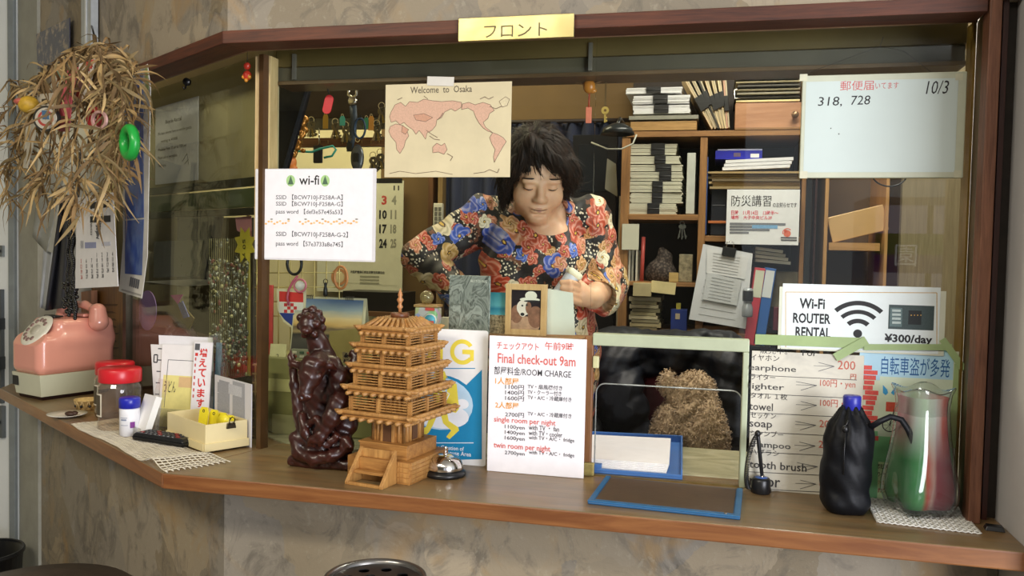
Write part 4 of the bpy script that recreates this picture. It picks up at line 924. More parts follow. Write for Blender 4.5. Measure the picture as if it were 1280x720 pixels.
# woven white mat and glass vase
wm = MB(); WN = pm('#d6d5cd', .55, var=.08); q0 = Vector((.300, 1.628, ZC)); eu, ev = Vector((.166, -.018, 0)), Vector((.004, .158, 0))
def mpt(u, v, z): p = q0+eu*u+ev*v; return (p.x, p.y, p.z+z)
for k in range(18):
    wm.tube([mpt(k/17, j/34, .0022+.0010*(1 if (j+k) % 2 else -1)) for j in range(35)], .0017, WN, 5).tube([mpt(j/34, k/17, .0022+.0010*(-1 if (j+k) % 2 else 1)) for j in range(35)], .0017, WN, 5)
wm.build('woven_mat', label='white open woven mat under the glass vase', cat='mat', kind='stuff')
va = T('glass_vase', 'lobed art glass vase of clear, green and red glass on white mat', 'vase', (.385, 1.704, ZC+.0048), 0.)
prof = [(.030, 0), (.044, .004), (.054, .016), (.060, .034), (.0610, .055), (.0580, .085), (.0530, .115), (.0485, .145), (.0455, .175), (.0440, .200), (.0460, .220), (.0505, .233)]
lob = lambda t, z: 1+(.10*math.exp(-((z-.02)/.05)**2)+.055+.055*max(0, (z-.19)/.05)**2)*cos(4*(t-1.1)-z*3.)
def rim(t): return 0
vz = []
b = MB(); n = 64; vs = []; fs = []
inner = [(.0445, .228), (.0405, .21), (.0395, .175), (.041, .145), (.0445, .115), (.047, .08), (.046, .055), (.036, .035), (.001, .028)]
pp = prof+[(.0490, .2350)]+inner
for i, (r, z) in enumerate(pp):
    for k in range(n):
        t = 2*pi*k/n; zz_ = z+(.0055*cos(4*(t-1.1)-.7)*max(0, (z-.18)/.06) if z > .18 else 0); q_ = r*lob(t, z); vs.append((q_*cos(t), q_*sin(t), zz_))
for i in range(len(pp)-1):
    for k in range(n): l = (k+1) % n; fs.append((i*n+k, i*n+l, (i+1)*n+l, (i+1)*n+k))
fs.append(tuple(reversed(range(n)))); b.add(vs, fs, clear_mat('#f2f5f2', 2.2, .04, '#e8eee8', 'vase_clear_glass'), True); b.build('clear_shell', va)
def core_mat():
    t = NT('vase_coloured_glass'); tc = t.coord(); sx = t.n('SeparateXYZ'); t.t.links.new(tc, sx.inputs[0])
    n = t.noise(t.coord((1, 1, .35)), 14, 3, .5, 1.); x = t.math('ADD', t.math('MULTIPLY_ADD', sx.outputs[0], 8.5, .34), t.math('MULTIPLY', n, .32))
    low = t.ramp(x, [(.14, S('#4f9a5c')), (.28, S('#147a34')), (.42, S('#4c9c58')), (.50, S('#c23a20')), (.58, S('#c99a8c')), (.66, S('#8f1e34')), (.9, S('#6c1022'))])
    hi = t.ramp(x, [(.14, S('#e58aa0')), (.30, S('#dfe8df')), (.46, S('#cfe6c4')), (.62, S('#eef2ee')), (.78, S('#d8604a')), (.92, S('#b8203a'))])
    zf = t.ramp(t.math('MULTIPLY', sx.outputs[2], 4.), [(.42, (0, 0, 0, 1)), (.74, (1, 1, 1, 1))]); c = t.mix(zf, low, hi)
    a = t.n('BsdfTransparent'); d = t.n('BsdfPrincipled', Roughness=.08); m = t.n('MixShader'); t.set(a.inputs[0], c); t.set(d.inputs['Base Color'], c); m.inputs[0].default_value = .58
    t.t.links.new(a.outputs[0], m.inputs[1]); t.t.links.new(d.outputs[0], m.inputs[2]); t.t.links.new(m.outputs[0], t.out.inputs[0]); return t.m
MB().lathe([(r*.90-.0005, z) for r, z in prof if .01 < z < .225], core_mat(), 64, fn=lob).build('coloured_layer', va)
MB().frus(0, .016, .012, .008, .013, .009, BLK).build('door_wedge', loc=(.498, 1.648, ZC), rz=radians(-8), bevel=.001, label='small black wedge lying on the counter at the foot of the post', cat='wedge')
# things at the foot of the picture
STL = pm('#8c8a88', .25, .9, var=.1); p = fY(469, 722, 1.36)
sm = T('ashtray_stand', 'standing metal ashtray with a perforated top in front of the counter', 'ashtray', (p[0], p[1], 0)); zt_ = p[2]; R_ = .088
b = MB(); b.lathe([(R_, zt_-.018), (R_+.003, zt_-.006), (R_+.001, zt_+.002), (R_-.005, zt_+.003), (R_-.008, zt_-.002), (R_-.010, zt_-.008)], STL, 48); b.build('rim', sm)
import bmesh
def perforated(R, z, holes, m):
    bm_ = bmesh.new(); es = []
    def loop(cx, cy, r, n):
        v = [bm_.verts.new((cx+r*cos(2*pi*k/n), cy+r*sin(2*pi*k/n), z)) for k in range(n)]
        for k in range(n): es.append(bm_.edges.new((v[k], v[(k+1) % n])))
    loop(0, 0, R, 48)
    for (x, y, r) in holes: loop(x, y, r, 16)
    bmesh.ops.triangle_fill(bm_, use_beauty=True, edges=es); o = MB(); bm_.verts.index_update()
    o.add([v.co[:] for v in bm_.verts], [tuple(v.index for v in f.verts) for f in bm_.faces], m); bm_.free(); return o
hol = [(0.052*cos(radians(90+k*45)), .052*sin(radians(90+k*45)), .010) for k in range(8)]+[(.022*cos(radians(45+k*90)), .022*sin(radians(45+k*90)), .009) for k in range(4)]
perforated(R_-.009, zt_-.007, hol, pm('#5d5b5a', .3, .85, var=.12)).build('perforated_plate', sm, solid=.002)
MB().lathe([(R_-.012, zt_-.09), (R_-.010, zt_-.02)], pm('#1b1a1a', .5), 32).cyl((0, 0, .02), (0, 0, zt_-.088), .02, STL).lathe([(.13, 0), (.13, .012), (.03, .03), (.02, .04)], BLK, 32).build('stand', sm)
p = fY(40, 768, 1.45); BRN = pm('#3d3329', .45, var=.15, scale=30, bump=.2)
so = T('stool', 'dark brown padded stool partly seen at the bottom left corner', 'stool', (p[0], p[1], 0)); zs = fY(60, 704, 1.45+.16)[2]
MB().lathe([(.20, zs-.07), (.215, zs-.055), (.215, zs-.02), (.195, zs-.004), (.14, zs), (.001, zs+.001)], BRN, 48).build('seat', so)
for k in range(4): MB().tube([(.15*cos(pi/4+k*pi/2), .15*sin(pi/4+k*pi/2), zs-.06), (.19*cos(pi/4+k*pi/2), .19*sin(pi/4+k*pi/2), 0.)], .014, BLK, 10).build('leg', so)
p = fY(3, 700, 2.35)
bi = T('waste_bin', 'small black waste bin on the floor by the metal door', 'bin', (p[0]-.06, 2.33, 0)); zb = fY(3, 697, 2.30)[2]
MB().lathe([(.10, 0), (.12, zb), (.126, zb), (.126, zb-.01), (.116, zb-.006), (.096, .01), (.001, .01)], BLK, 32).build('tub', bi)
MB().tube([(.122*cos(2*pi*k/32), .122*sin(2*pi*k/32), zb) for k in range(32)], .004, BLK, 6, True).build('rim', bi)
# ------------------------------------------------------------------ office behind the glass
def pxbox(b, x0, y0, x1, y1, Y, d, m, o=None):        # a box whose front face fills a pixel box at depth Y
    a, c = fY(x0, y1, Y), fY(x1, y0, Y); o = np.zeros(3) if o is None else np.array(o)
    b.box(a[0]-o[0], Y-o[1], a[2]-o[2], c[0]-o[0], Y+d-o[1], c[2]-o[2], m); return b
WB = wood('#7a5430', '#a87a48', 'Z', 5, .5, 12); WBX = wood('#7a5430', '#a87a48', 'X', 5, .5, 12); DKB = pm('#2a1d14', .6, var=.2)
# bookcase
BY = 2.90
bc = T('bookcase', 'wooden bookcase crammed with bundled papers behind the person', 'bookcase', (0, 0, 0))
zf = lambda y, x=840: fY(x, y, BY)[2]; xf = lambda x, y=300: fY(x, y, BY)[0]
def upr(x0, x1, y0, y1): return MB().box(xf(x0), BY, zf(y1), xf(x1), BY+.32, zf(y0), WB).build('upright', bc, .001)
upr(774.5, 785, 172, 520); upr(872, 881, 172, 520); upr(1000, 1006, 100, 520)
def shelf(x0, x1, y0, y1, d=.32): return MB().box(xf(x0), BY-.004, zf(y1), xf(x1), BY+d, zf(y0), WBX).build('shelf', bc, .001)
shelf(780, 1004, 164, 171); shelf(785, 872, 268, 275); shelf(785, 872, 353, 358); shelf(881, 1000, 294, 301); shelf(785, 1000, 414, 419)
MB().box(xf(775), BY+.32, 0, xf(1006), BY+.335, zf(70), DKB).build('back_panel', bc)
dr = MB().box(xf(914), BY, zf(161), xf(1000), BY+.28, zf(131), wood('#9c6a48', '#bb8a66', 'X', 4, .45, 8)).box(xf(914), BY-.006, zf(164), xf(1000), BY+.28, zf(161), WBX).build('drawer', bc, .001)
MB().lathe([(.006, 0), (.005, .008), (.011, .014), (.012, .019), (.008, .024), (.001, .025)], pm('#8a6a4a', .3, .5), 16).build('knob', dr, loc=(xf(988), BY, zf(147)), rz=(pi/2, 0, 0))
CLIPM = pm('#1c1c1e', .4, var=.15)
def bundle(x0, y0, x1, y1, label, c='#d8d8d2', Y=BY+.02, clip=(.42, .62), rot=0., grp='clipped paper bundles on the bookcase'):
    a, c_ = fY(x0, y1, Y), fY(x1, y0, Y); W, H = c_[0]-a[0], (c_[2]-a[2])*.97
    t = T('paper_bundle', label, 'paper bundle', (a[0], Y, a[2]), rot, grp); b = MB(); n = max(3, int(H/.0045)); pm_ = PAPER(c); pm2 = PAPER(c[:-2]+'c0' if False else c)
    for i in range(n):
        dx = RND.uniform(-.003, .003); b.box(dx, RND.uniform(-.002, .002), H*i/n, W+dx, .26, H*(i+.86)/n, pm_)
    b.build('paper_sheets', t)
    if clip: MB().box(W*clip[0], -.006, -.0005+.001, W*clip[1], .018, H+.001, CLIPM).cyl((W*clip[0], -.004, H*.5), (W*clip[1], -.004, H*.5), .0035, CLIPM).build('binder_clip', t, .0008)
    return t
tops = [(792, 130.5, 863, 142.5), (791, 118, 862, 130), (783, 108, 853, 117.5)]
for i, r in enumerate(tops): bundle(*r, ['lowest bright white paper bundle on top of the bookcase', 'middle bright white paper bundle on top of the bookcase', 'topmost bright white paper bundle on the bookcase, shifted left'][i], '#e4e4e6', clip=(.36, .62))
_b = MB(); pxbox(_b, 786, 143.5, 873, 150, BY-.01, .28, pm('#8f8d80', .6)); tag(_b.build('flat_file', bevel=.001), 'grey flat file under the white paper bundles on the bookcase', 'file')
_b = MB(); pxbox(_b, 788, 150.8, 871, 163.5, BY-.005, .27, wood('#8a6438', '#c79c60', 'X', 6, .5, 20)); tag(_b.build('brown_envelopes', bevel=.001), 'pile of brown envelopes lying on the bookcase top board', 'envelopes')
mids = [(788, 179, 846, 194, .45, .75), (787, 194.5, 850, 205, .5, .72), (786, 205.5, 853, 214, .5, .8), (788, 214.5, 854, 226, .55, .78), (786, 226.5, 852, 240, .45, .65), (788, 240.5, 853, 253.5, .42, .62), (783, 254, 846, 267.5, .42, .66)]
nm = ['seventh', 'sixth', 'fifth', 'fourth', 'third', 'second', 'lowest']
for i, r in enumerate(mids): bundle(*r[:4], f'{nm[i]} cream paper bundle from the bottom of the tall bookcase stack' if i < 6 else 'lowest cream paper bundle of the tall bookcase stack', '#cfccb6', clip=r[4:], rot=radians(RND.uniform(-1, 1)))
_b = MB(); pxbox(_b, 857, 191, 870, 267.5, BY+.01, .25, pm('#c4c6bd', .5)); tag(_b.build('binder', bevel=.002), 'pale upright binder beside the tall stack of paper bundles', 'binder')
# leaning folders
FCOL = ['#cdb58f', '#b9a98a', '#3a362f', '#d3bd96', '#c9b48c', '#d8c49a', '#c59a82']
for i, (xt, xb, yt) in enumerate(((853, 893, 90), (862, 897, 90), (870, 901, 88), (880, 904, 88), (890, 907, 90), (899, 910, 92), (907, 912, 92))):
    a, c_ = fY(xb, 163, BY+.02), fY(xt, yt, BY+.02); d = Vector((c_[0]-a[0], 0, c_[2]-a[2])); L = d.length; ang = atan2(d.x, d.z)
    w = ['leftmost, most tilted', 'second from the left', 'dark', 'fourth from the left', 'fifth from the left, thick black clip', 'sixth from the left', 'rightmost, nearly upright'][i]
    t = T('document_folder', f'leaning document folder on the bookcase top, {w}', 'folder', (a[0]-.004, BY+.02, a[2]+.008), (0, ang, 0), 'leaning folders on the bookcase top')
    MB().box(-.0065, 0, 0, -.001, .24, L, pm(FCOL[i], .6, var=.15)).box(.000, .003, .002, .0045, .235, L-.004, PAPER('#cbbd9d')).build('cover', t)
    MB().box(-.009, -.006, L*(.30+.04*(i % 3)), .0065, .012, L*(.30+.04*(i % 3))+.05, CLIPM).build('binder_clip', t, .001)
for i in range(7):
    _b = MB(); y = 95+i*4.8; pxbox(_b, 918+(i*7) % 5, y, 1000, y+4.2, BY+.01+(i % 2)*.01, .26, pm(['#6e6a5e', '#cfc19a', '#4b473f', '#b5ab8f', '#8d8674', '#3c3833', '#d8c995'][i], .6))
    tag(_b.build('flat_binder', bevel=.001), 'flat binder in the pile above the drawer, '+['topmost', 'second from top', 'third from top', 'fourth from top', 'third from bottom', 'second from bottom', 'lowest and yellow'][i], 'binder', 'flat binders above the bookcase drawer')
MB().tube([fY(924, 112, BY), fY(918, 112, BY), fY(918, 123, BY), fY(925, 123, BY)], .0018, CHR, 6).build('wire_clip', label='bent silver wire clip at the left end of the binder pile', cat='clip')
# right cell
_b = MB(); pxbox(_b, 894, 188, 953, 199, BY+.03, .2, pm('#2a2fb0', .35, var=.1)); pxbox(_b, 897, 186, 953, 188.2, BY+.03, .2, pm('#b9bde0', .35)); pxbox(_b, 938, 192, 949, 197, BY+.0295, .001, PAPER()); pxbox(_b, 917, 191, 926, 196, BY+.0295, .001, pm('#6b5a78')); tag(_b.build('blue_box', bevel=.001), 'flat blue carton on the papers in the right bookcase cell', 'box')
for i in range(3):
    _b = MB(); _b.M = Matrix.Translation(Vector(fY(903+i*2, 213-i*4.5, BY+.01))) @ Matrix.Rotation(radians(-2.5), 4, 'Y'); _b.box(0, 0, 0, .215, .2, .010, PAPER('#e6e6ea'))
    tag(_b.build('loose_papers'), 'white loose papers below the blue carton, '+['lowest sheaf', 'middle sheaf', 'top sheaf'][i], 'papers', 'white sheaves under the blue carton')
for i in range(7):
    y = 214+i*3.2; _b = MB(); pxbox(_b, 884+(i*5) % 9, y, 1000, y+2.8, BY+(i % 3)*.008, .25, pm(['#a98f62', '#8a7650', '#c2aa7c', '#6e5f45', '#b39a6c', '#cdb88a', '#9a855e'][i], .65))
    tag(_b.build('brown_file'), 'flat brown file in the right bookcase cell, '+['topmost', 'second from top', 'third from top', 'middle', 'third from bottom', 'second from bottom', 'lowest'][i], 'file', 'brown files in the right bookcase cell')
_b = MB(); pxbox(_b, 888, 237, 1000, 293.5, BY+.03, .22, pm('#23242a', .3)); pxbox(_b, 890, 256, 906, 257.2, BY+.028, .002, GRY); pxbox(_b, 885, 276, 908, 279, BY+.02, .01, pm('#c2703a', .5)); tag(_b.build('dark_drawer_case', bevel=.001), 'dark plastic drawer case half hidden by the disaster drill poster', 'drawer case')
_b = MB(); pxbox(_b, 881.5, 196, 885.5, 293, BY-.0, .22, pm('#33508f', .4)); tag(_b.build('blue_folder'), 'thin blue folder upright against the middle bookcase board', 'folder')
# third left cell
_b = MB(); pxbox(_b, 777, 280, 799, 312, BY-.012, .004, PAPER('#cfcdb8')); tag(_b.build('paper_pad'), 'pale paper pad hanging on the left bookcase board', 'pad')
tag(MB().tube([fY(802, 351.5, BY+.05), fY(804.5, 296, BY+.05)], .007, pm('#c9574f', .35), 10).build('red_tube'), 'thin red tube standing in the third bookcase cell', 'tube')
_b = MB()
for i, x in enumerate((785, 789, 794)): pxbox(_b, x, 313, x+3.2, 352.5, BY+.02+i*.01, .12, [PAPER('#c9c7b8'), PAPER('#9c9a8c'), PAPER('#d4d0bd')][i])
tag(_b.build('upright_papers'), 'pale papers standing upright at the left of the third cell', 'papers')
PAT = NT('patterned_cloth'); _vo = PAT.n('TexVoronoi', Scale=120.); PAT.set(_vo.inputs['Vector'], PAT.coord()); PAT.bsdf(PAT.ramp(_vo.outputs['Distance'], [(.3, S('#6c5f55')), (.6, S('#3b322e'))]), .8); PAT = PAT.m
f = Field((-.08, -.05, -.01), (.08, .05, .13), .005); f.ell((0, 0, .03), (.055, .035, .04), .02).chain([(.0, 0, .05), (.012, 0, .085), (.0, 0, .11)], [.04, .022, .012], .02); f.cut(2, 0)
p = fY(826, 352.5, BY+.08); f.build('cloth_pouch', PAT, loc=tuple(p), label='brown patterned cloth pouch slumped in the third bookcase cell', cat='pouch')
_b = MB(); pxbox(_b, 848, 318, 866, 352.5, BY+.03, .08, pm('#8f8468', .5, var=.5, scale=70)); tag(_b.build('ornate_tin', bevel=.002), 'small ornate tin right of the patterned pouch', 'tin')
_b = MB(); pxbox(_b, 836, 341, 848, 352.5, BY-.0, .03, wood('#a98a50', '#c9aa6c')); tag(_b.build('wooden_block', bevel=.001), 'little wooden block in front of the ornate tin', 'block')
_b = MB(); pxbox(_b, 791, 354, 814, 370, BY-.03, .03, pm('#b5a67c', .6)); tag(_b.build('card_carton', bevel=.001), 'tan card carton at the left shelf edge under the red tube', 'carton')
_b = MB(); _b.M = Matrix.Translation(Vector(fY(813, 365, BY-.012))) @ Matrix.Rotation(radians(5), 4, 'Y'); _b.box(0, 0, 0, .082, .003, .040, pm('#dccb94', .6)); tag(_b.build('note_card'), 'yellowish note card stuck on the shelf edge right of the carton', 'card')
kk = T('key_bunch', 'small bunch of keys hanging in the third bookcase cell', 'keys', tuple(fY(853, 276, BY-.004)))
MB().ring(0, -.008, .006, .0075, CHR).build('key_ring', kk, solid=.001)
for i in range(3): _b = MB(); _b.M = Matrix.Rotation(radians(-12+12*i), 4, 'Y'); _b.ring(0, -.020, .003, .008, CHR).rect(-.002, -.062, .002, -.026, CHR).rect(.002, -.056, .005, -.051, CHR); _b.build('key', kk, solid=.0016, loc=(0, .002*i, 0))
for i in range(9):
    y = 372+i*4.6; _b = MB(); pxbox(_b, 786+(i*3) % 5, y, 826-(i*5) % 7, y+4.1, BY+.02, .2, pm(['#b8ad8a', '#9d946f', '#c4b995', '#807a5c', '#b0a67e', '#d0c6a2', '#8f8768', '#a79d78', '#6f6a50'][i], .65))
    tag(_b.build('paper_pile'), 'olive-tan paper pile in the lowest left cell, layer '+['one (top)', 'two', 'three', 'four', 'five', 'six', 'seven', 'eight', 'nine (bottom)'][i], 'papers', 'olive-tan papers in the lowest left cell')
_b = MB(); pxbox(_b, 838, 387, 859, 413.5, BY+.02, .06, pm('#22377e', .4)); pxbox(_b, 844, 392, 850, 399, BY+.018, .002, pm('#b9a98c')); pxbox(_b, 845, 379, 851, 387, BY+.03, .02, pm('#b5a83e', .4)); tag(_b.build('blue_clip_box', bevel=.001), 'small blue box with yellow top in the lowest left cell', 'box')
# papers on a clip and poster
cp = T('hanging_papers', 'white forms hanging from a black clip in front of the bookcase', 'papers', (0, 0, 0))
def quad(b, pts, Y, m, th=.001):
    P_ = [fY(x, y, Y) for x, y in pts]; n = len(P_); vs = [tuple(p) for p in P_]+[(p[0], p[1]+th, p[2]) for p in P_]
    return b.add(vs, [tuple(range(n)), tuple(reversed(range(n, 2*n)))]+[(i, i+n, (i+1) % n+n, (i+1) % n) for i in range(n)], m)
PY = BY-.05
for i, pts in enumerate(([(879, 305), (941, 317), (932, 411), (861, 399)], [(884, 311), (936, 321), (931, 349), (883, 341)], [(884, 341), (927, 350), (921, 382), (878, 374)])):
    s_ = quad(MB(), pts, PY-.004*i, PAPER(['#dbdde2', '#e2e3e6', '#cfd2d6'][i])).build('sheet', cp)
    d = MB()
    for j in range(7 if i else 10):
        t = (j+1)/(8 if i else 11); A_ = Vector(pts[0]).lerp(Vector(pts[3]), t); B_ = Vector(pts[1]).lerp(Vector(pts[2]), t); quad(d, [A_.lerp(B_, .15), A_.lerp(B_, .8), A_.lerp(B_, .8)+Vector((0, .5)), A_.lerp(B_, .15)+Vector((0, .5))], PY-.004*i-.0008, INK('#8f9298'), .0003)
    d.build('print', s_)
_b = MB(); quad(_b, [(904, 308), (921, 311), (918, 322), (902, 319)], PY-.014, CLIPM, .016); _b.tube([fY(908, 309, PY-.01), fY(909, 302, PY-.01), fY(917, 303, PY-.01), fY(917, 310, PY-.01)], .0015, CHR, 6); _b.build('black_clip', cp, .001)
q = Sgn('disaster_drill_poster', 'white notice with bold black heading and red date lines on the bookcase', 'notice', (907, 236, 998, 305), ('Y', BY-.045), .001, PAPER('#eceef2'), tilt=radians(-1))
q.t('防災講習', 914, 258, 964, 244, BK, 0.).t('のお知らせです', 966, 259.5, 996, 253, GRY, .02).t('日時　11月14日　13時半～', 914, 269, 973, 263, INK('#e2566a'), .02).t('場所　大子中央ビル3F', 913.5, 274.5, 965, 269.5, INK('#e2566a'), .02)
for i in range(4): q.r(912, 279+i*3.6, [986, 975, 966, 940][i]-4, 281.2+i*3.6, INK('#7b7e86'))
q.r(940, 281.5, 972, 285.5, INK('#7fb0dc')).d(984, 292, 4.5, INK('#e0745c')).rg(984, 291, 5, 6, INK('#e0745c'), 40, 200).d(982, 289, 2, INK('#d4583f')).r(976, 296.5, 996, 298, GRY).r(976, 299.5, 996, 301, GRY); q.done()
# binders right of the papers
for x0, x1, lean, c, lb in ((937, 950, 6, '#cf3b4c', 'red ring binder with cream label leaning right of the hanging papers'), (948, 961, 7, '#2c63b0', 'blue ring binder with white label beside the red binder')):
    t = T('ring_binder', lb, 'binder', tuple(fY(x0-7, 430, BY-.02)), (0, radians(lean), 0)); W = .036; H = .255
    MB().box(0, 0, 0, W, .2, H, pm(c, .4, var=.06)).build('cover', t, .002); MB().box(.004, -.001, H*.62, W-.004, .0, H*.97, PAPER('#d9dcc8' if c[1] == 'c' else '#dfe4ea')).build('spine_label', t)
bo2 = T('grey_bottle', 'slim grey bottle with black band in front of the red binder', 'bottle', tuple(fY(934, 396, PY-.03)))
MB().lathe([(.015, 0), (.017, .004), (.017, .03), (.013, .04), (.013, .048), (.016, .05), (.016, .085), (.013, .092), (.001, .094)], pm('#9a9fa6', .25, .2), 20).build('bottle_body', bo2); MB().lathe([(.0165, .052), (.0168, .054), (.0168, .082), (.0165, .084)], BLK, 20).build('band', bo2)
for i in range(4):
    _b = MB(); _b.M = Matrix.Translation(Vector(fY(944, 327-i*5, BY+.0))) @ Matrix.Rotation(radians(4+i), 4, 'Y'); _b.box(0, 0, 0, .112-.008*i, .18, .010, PAPER(['#a9a79e', '#c8c6be', '#b5b3aa', '#d6d4cc'][i]))
    tag(_b.build('magazine'), 'curled pale magazine lying on top of the binders, '+['lowest', 'second lowest', 'second highest', 'topmost'][i], 'magazine', 'pale magazines on the binders')
_b = MB(); pxbox(_b, 966, 385, 999, 413, BY+.0, .15, pm('#5a1528', .35, var=.3, scale=90)); tag(_b.build('burgundy_box', bevel=.002), 'burgundy box beside the blue binder at the bookcase bottom', 'box')
_b = MB(); pxbox(_b, 963, 340, 999, 384, BY+.03, .15, pm('#6f6650', .65, var=.3, scale=40)); tag(_b.build('paper_carton', bevel=.002), 'dull tan carton of papers behind the blue binder', 'carton')
# black pole and right cabinet
tag(MB().box(xf(1003.5), BY-.06, 0, xf(1011), BY-.04, zf(60), BLK).build('black_pole', bevel=.003), 'slim black pole between bookcase and open cabinet at right', 'pole')
cy_ = 2.95; cb = T('open_cabinet', 'light wooden cabinet with open shelf below the whiteboard', 'cabinet', (0, 0, 0)); LW = wood('#a97d4c', '#c89c66', 'Z', 5, .45, 14); LWX = wood('#a97d4c', '#c89c66', 'X', 5, .45, 14)
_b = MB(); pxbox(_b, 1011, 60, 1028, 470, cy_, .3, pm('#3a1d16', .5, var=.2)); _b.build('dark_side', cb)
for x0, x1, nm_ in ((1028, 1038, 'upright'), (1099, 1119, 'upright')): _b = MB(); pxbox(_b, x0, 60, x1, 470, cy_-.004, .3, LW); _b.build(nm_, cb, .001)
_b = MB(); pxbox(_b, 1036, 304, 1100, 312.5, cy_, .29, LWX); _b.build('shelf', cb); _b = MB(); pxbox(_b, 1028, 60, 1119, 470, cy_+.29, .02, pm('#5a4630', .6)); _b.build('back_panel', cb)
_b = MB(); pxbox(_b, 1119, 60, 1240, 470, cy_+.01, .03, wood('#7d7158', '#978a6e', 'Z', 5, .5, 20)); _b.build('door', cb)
p0 = fY(1041, 303.5, cy_+.02); _b = MB(); _b.M = Matrix.Rotation(radians(-15), 4, 'Y'); _b.box(0, 0, 0, .178, .12, .085, pm('#d8b27c', .3, .15, var=.08, scale=9)); tag(_b.build('gold_carton', loc=tuple(p0), bevel=.002), 'golden carton lying tilted on the open cabinet shelf', 'carton')
MB().tube([fY(1112+22*cos(t), 217+16*sin(t), 2.6) for t in [radians(a) for a in range(0, 370, 15)]], .0022, BLK, 6).build('cable_coil', label='loop of black cable hanging just below the whiteboard', cat='cable')
# doorway with curtain
CN = pm('#141b33', .85, var=.25, scale=9)
cu = T('curtain', 'dark navy curtain hanging behind the person', 'curtain', (0, 0, 0)); vs = []; fs = []; N_ = 90
xa, xb_ = fY(553, 300, 3.2)[0], fY(776, 300, 3.2)[0]; zt_c, zb_c = fY(660, 154, 3.2)[2], .3
for i in range(N_+1):
    x = xa+(xb_-xa)*i/N_; y = 3.2+.018*sin(i*.75)+.01*sin(i*.31+1)
    vs += [(x, y, zt_c), (x, y+.006*sin(i), .5*(zt_c+zb_c)), (x, y, zb_c)]
for i in range(N_):
    for j in range(2): o = 3*i+j; fs.append((o, o+3, o+4, o+1))
MB().add(vs, fs, CN, True).build('cloth', cu, solid=.003)
MB().cyl((xa-.03, 3.19, zt_c+.004), (xb_+.03, 3.19, zt_c+.004), .008, DKB).build('curtain_rod', cu)
_b = MB(); pxbox(_b, 708, 168, 772, 520, 3.13, .03, pm('#17181c', .35)); pxbox(_b, 722, 180, 760, 240, 3.128, .003, pm('#20242a', .25)); tag(_b.build('dark_cabinet_door', bevel=.003), 'near black cabinet door standing right of the navy curtain', 'door panel')
tag(MB().box(*fY(771.5, 520, 3.05), *(fY(774, 245, 3.05)+np.array([0, .01, 0])), PAPER('#b9b6a8')).build('pale_strip'), 'narrow pale strip along the left side of the bookcase', 'strip')
_b = MB(); quad(_b, [(759, 198), (770, 205), (772, 246), (756, 236)], 3.02, PAPER('#8a8878')); tag(_b.build('hanging_sheet'), 'greyish sheet of paper hanging left of the bookcase', 'paper')
wf = T('door_frame', 'brown and tan wooden door frame left of the navy curtain', 'frame', (0, 0, 0)); _b = MB(); pxbox(_b, 530, 190, 542, 560, 3.18, .08, wood('#4a2f1a', '#6b4728', 'Z', 5, .5, 14)); _b.build('brown_jamb', wf); _b = MB(); pxbox(_b, 542, 190, 554, 560, 3.17, .08, wood('#6b5432', '#8d7348', 'Z', 5, .5, 14)); _b.build('tan_jamb', wf)
rm = T('wall_remote', 'cream remote control mounted on the tan door frame', 'remote control', (0, 0, 0)); _b = MB(); pxbox(_b, 541, 254, 553, 287, 3.145, .02, pm('#cfcbb5', .4)); _b.build('body', rm, .003); _b = MB()
for i in range(2):
    for j in range(4): pxbox(_b, 543+i*5, 259+j*6, 546.5+i*5, 263.5+j*6, 3.143, .003, pm('#6b6a60', .5))
_b.build('buttons', rm)
# lamp dome with cable beside bookcase
lm = T('lamp_shade', 'dark domed lamp shade beside the top of the bookcase', 'lamp', tuple(fY(772, 168, 2.75)))
MB().tube([(0, 0, .033), (.0, .06, .06), (.02, .14, .03)], .006, BLK, 8).build('arm', lm)
MB().lathe([(.001, .036), (.02, .034), (.045, .02), (.056, 0), (.054, 0), (.044, .017), (.001, .03)], pm('#222628', .3), 28).build('shade', lm); MB().tube([(.06, .01, .0), (.05, .0, -.03), (.015, -.01, -.048), (-.03, -.01, -.048), (-.085, 0, -.025)], .0028, PAPER('#b9b8a8'), 6).build('cable', lm)
# small hangers in the window top
def chain_thing(name, label, cat, x, y0, y1, Y, build):
    a, b_ = fY(x, y0, Y), fY(x, y1, Y); t = T(name, label, cat, tuple(a)); L = a[2]-b_[2]; build(t, L); return t
def b1(t, L):
    MB().tube([(-.036, 0, .003), (-.03, 0, -.012), (0, 0, -.019), (.03, 0, -.009), (.036, 0, .003)], .0025, pm('#8a6a4a', .3, .6), 8).build('hook', t)
    MB().ell((.0, -.003, -.022), (.014, .010, .016), pm('#c07a2a', .3, var=.3, scale=90), 12, 8).ell((.008, -.003, -.032), (.010, .006, .006), pm('#c07a2a', .3, var=.3, scale=90), 10, 6).build('amber_charm', t); MB().tube([(0, 0, -.034), (0, 0, -L+.034)], .0022, pm('#a8482e', .4), 6).build('cord', t); MB().box(-.0065, -.002, -L, .0065, .002, -L+.036, pm('#d9765a', .45)).build('tag', t, .001)
chain_thing('hanging_charm', 'amber charm with coral red tag hanging from a hook at the window top', 'charm', 737, 96, 154, 1.9, b1)
def key_mesh(b, z, s=1., m=None, x=0):
    m = m or pm('#b59a55', .3, .8); b.ring(x, z-.008*s, .0035*s, .0095*s, m).rect(x-.0022*s, z-.038*s, x+.0022*s, z-.016*s, m).rect(x+.0022*s, z-.036*s, x+.006*s, z-.031*s, m).rect(x+.0022*s, z-.028*s, x+.005*s, z-.024*s, m); return b
def b2(t, L):
    b = MB()
    for i in range(12): b.ring(0, -.002-(L-.034)*i/12, .0012, .0024, pm('#5b4a2c', .4, .5), n=10)
    b.build('chain', t, solid=.0012); key_mesh(MB(), -L+.034, .9).build('key', t, solid=.0018)
chain_thing('hanging_key', 'single brass key hanging on a thin dark chain at the window top', 'key', 757.5, 96, 153, 1.9, b2)
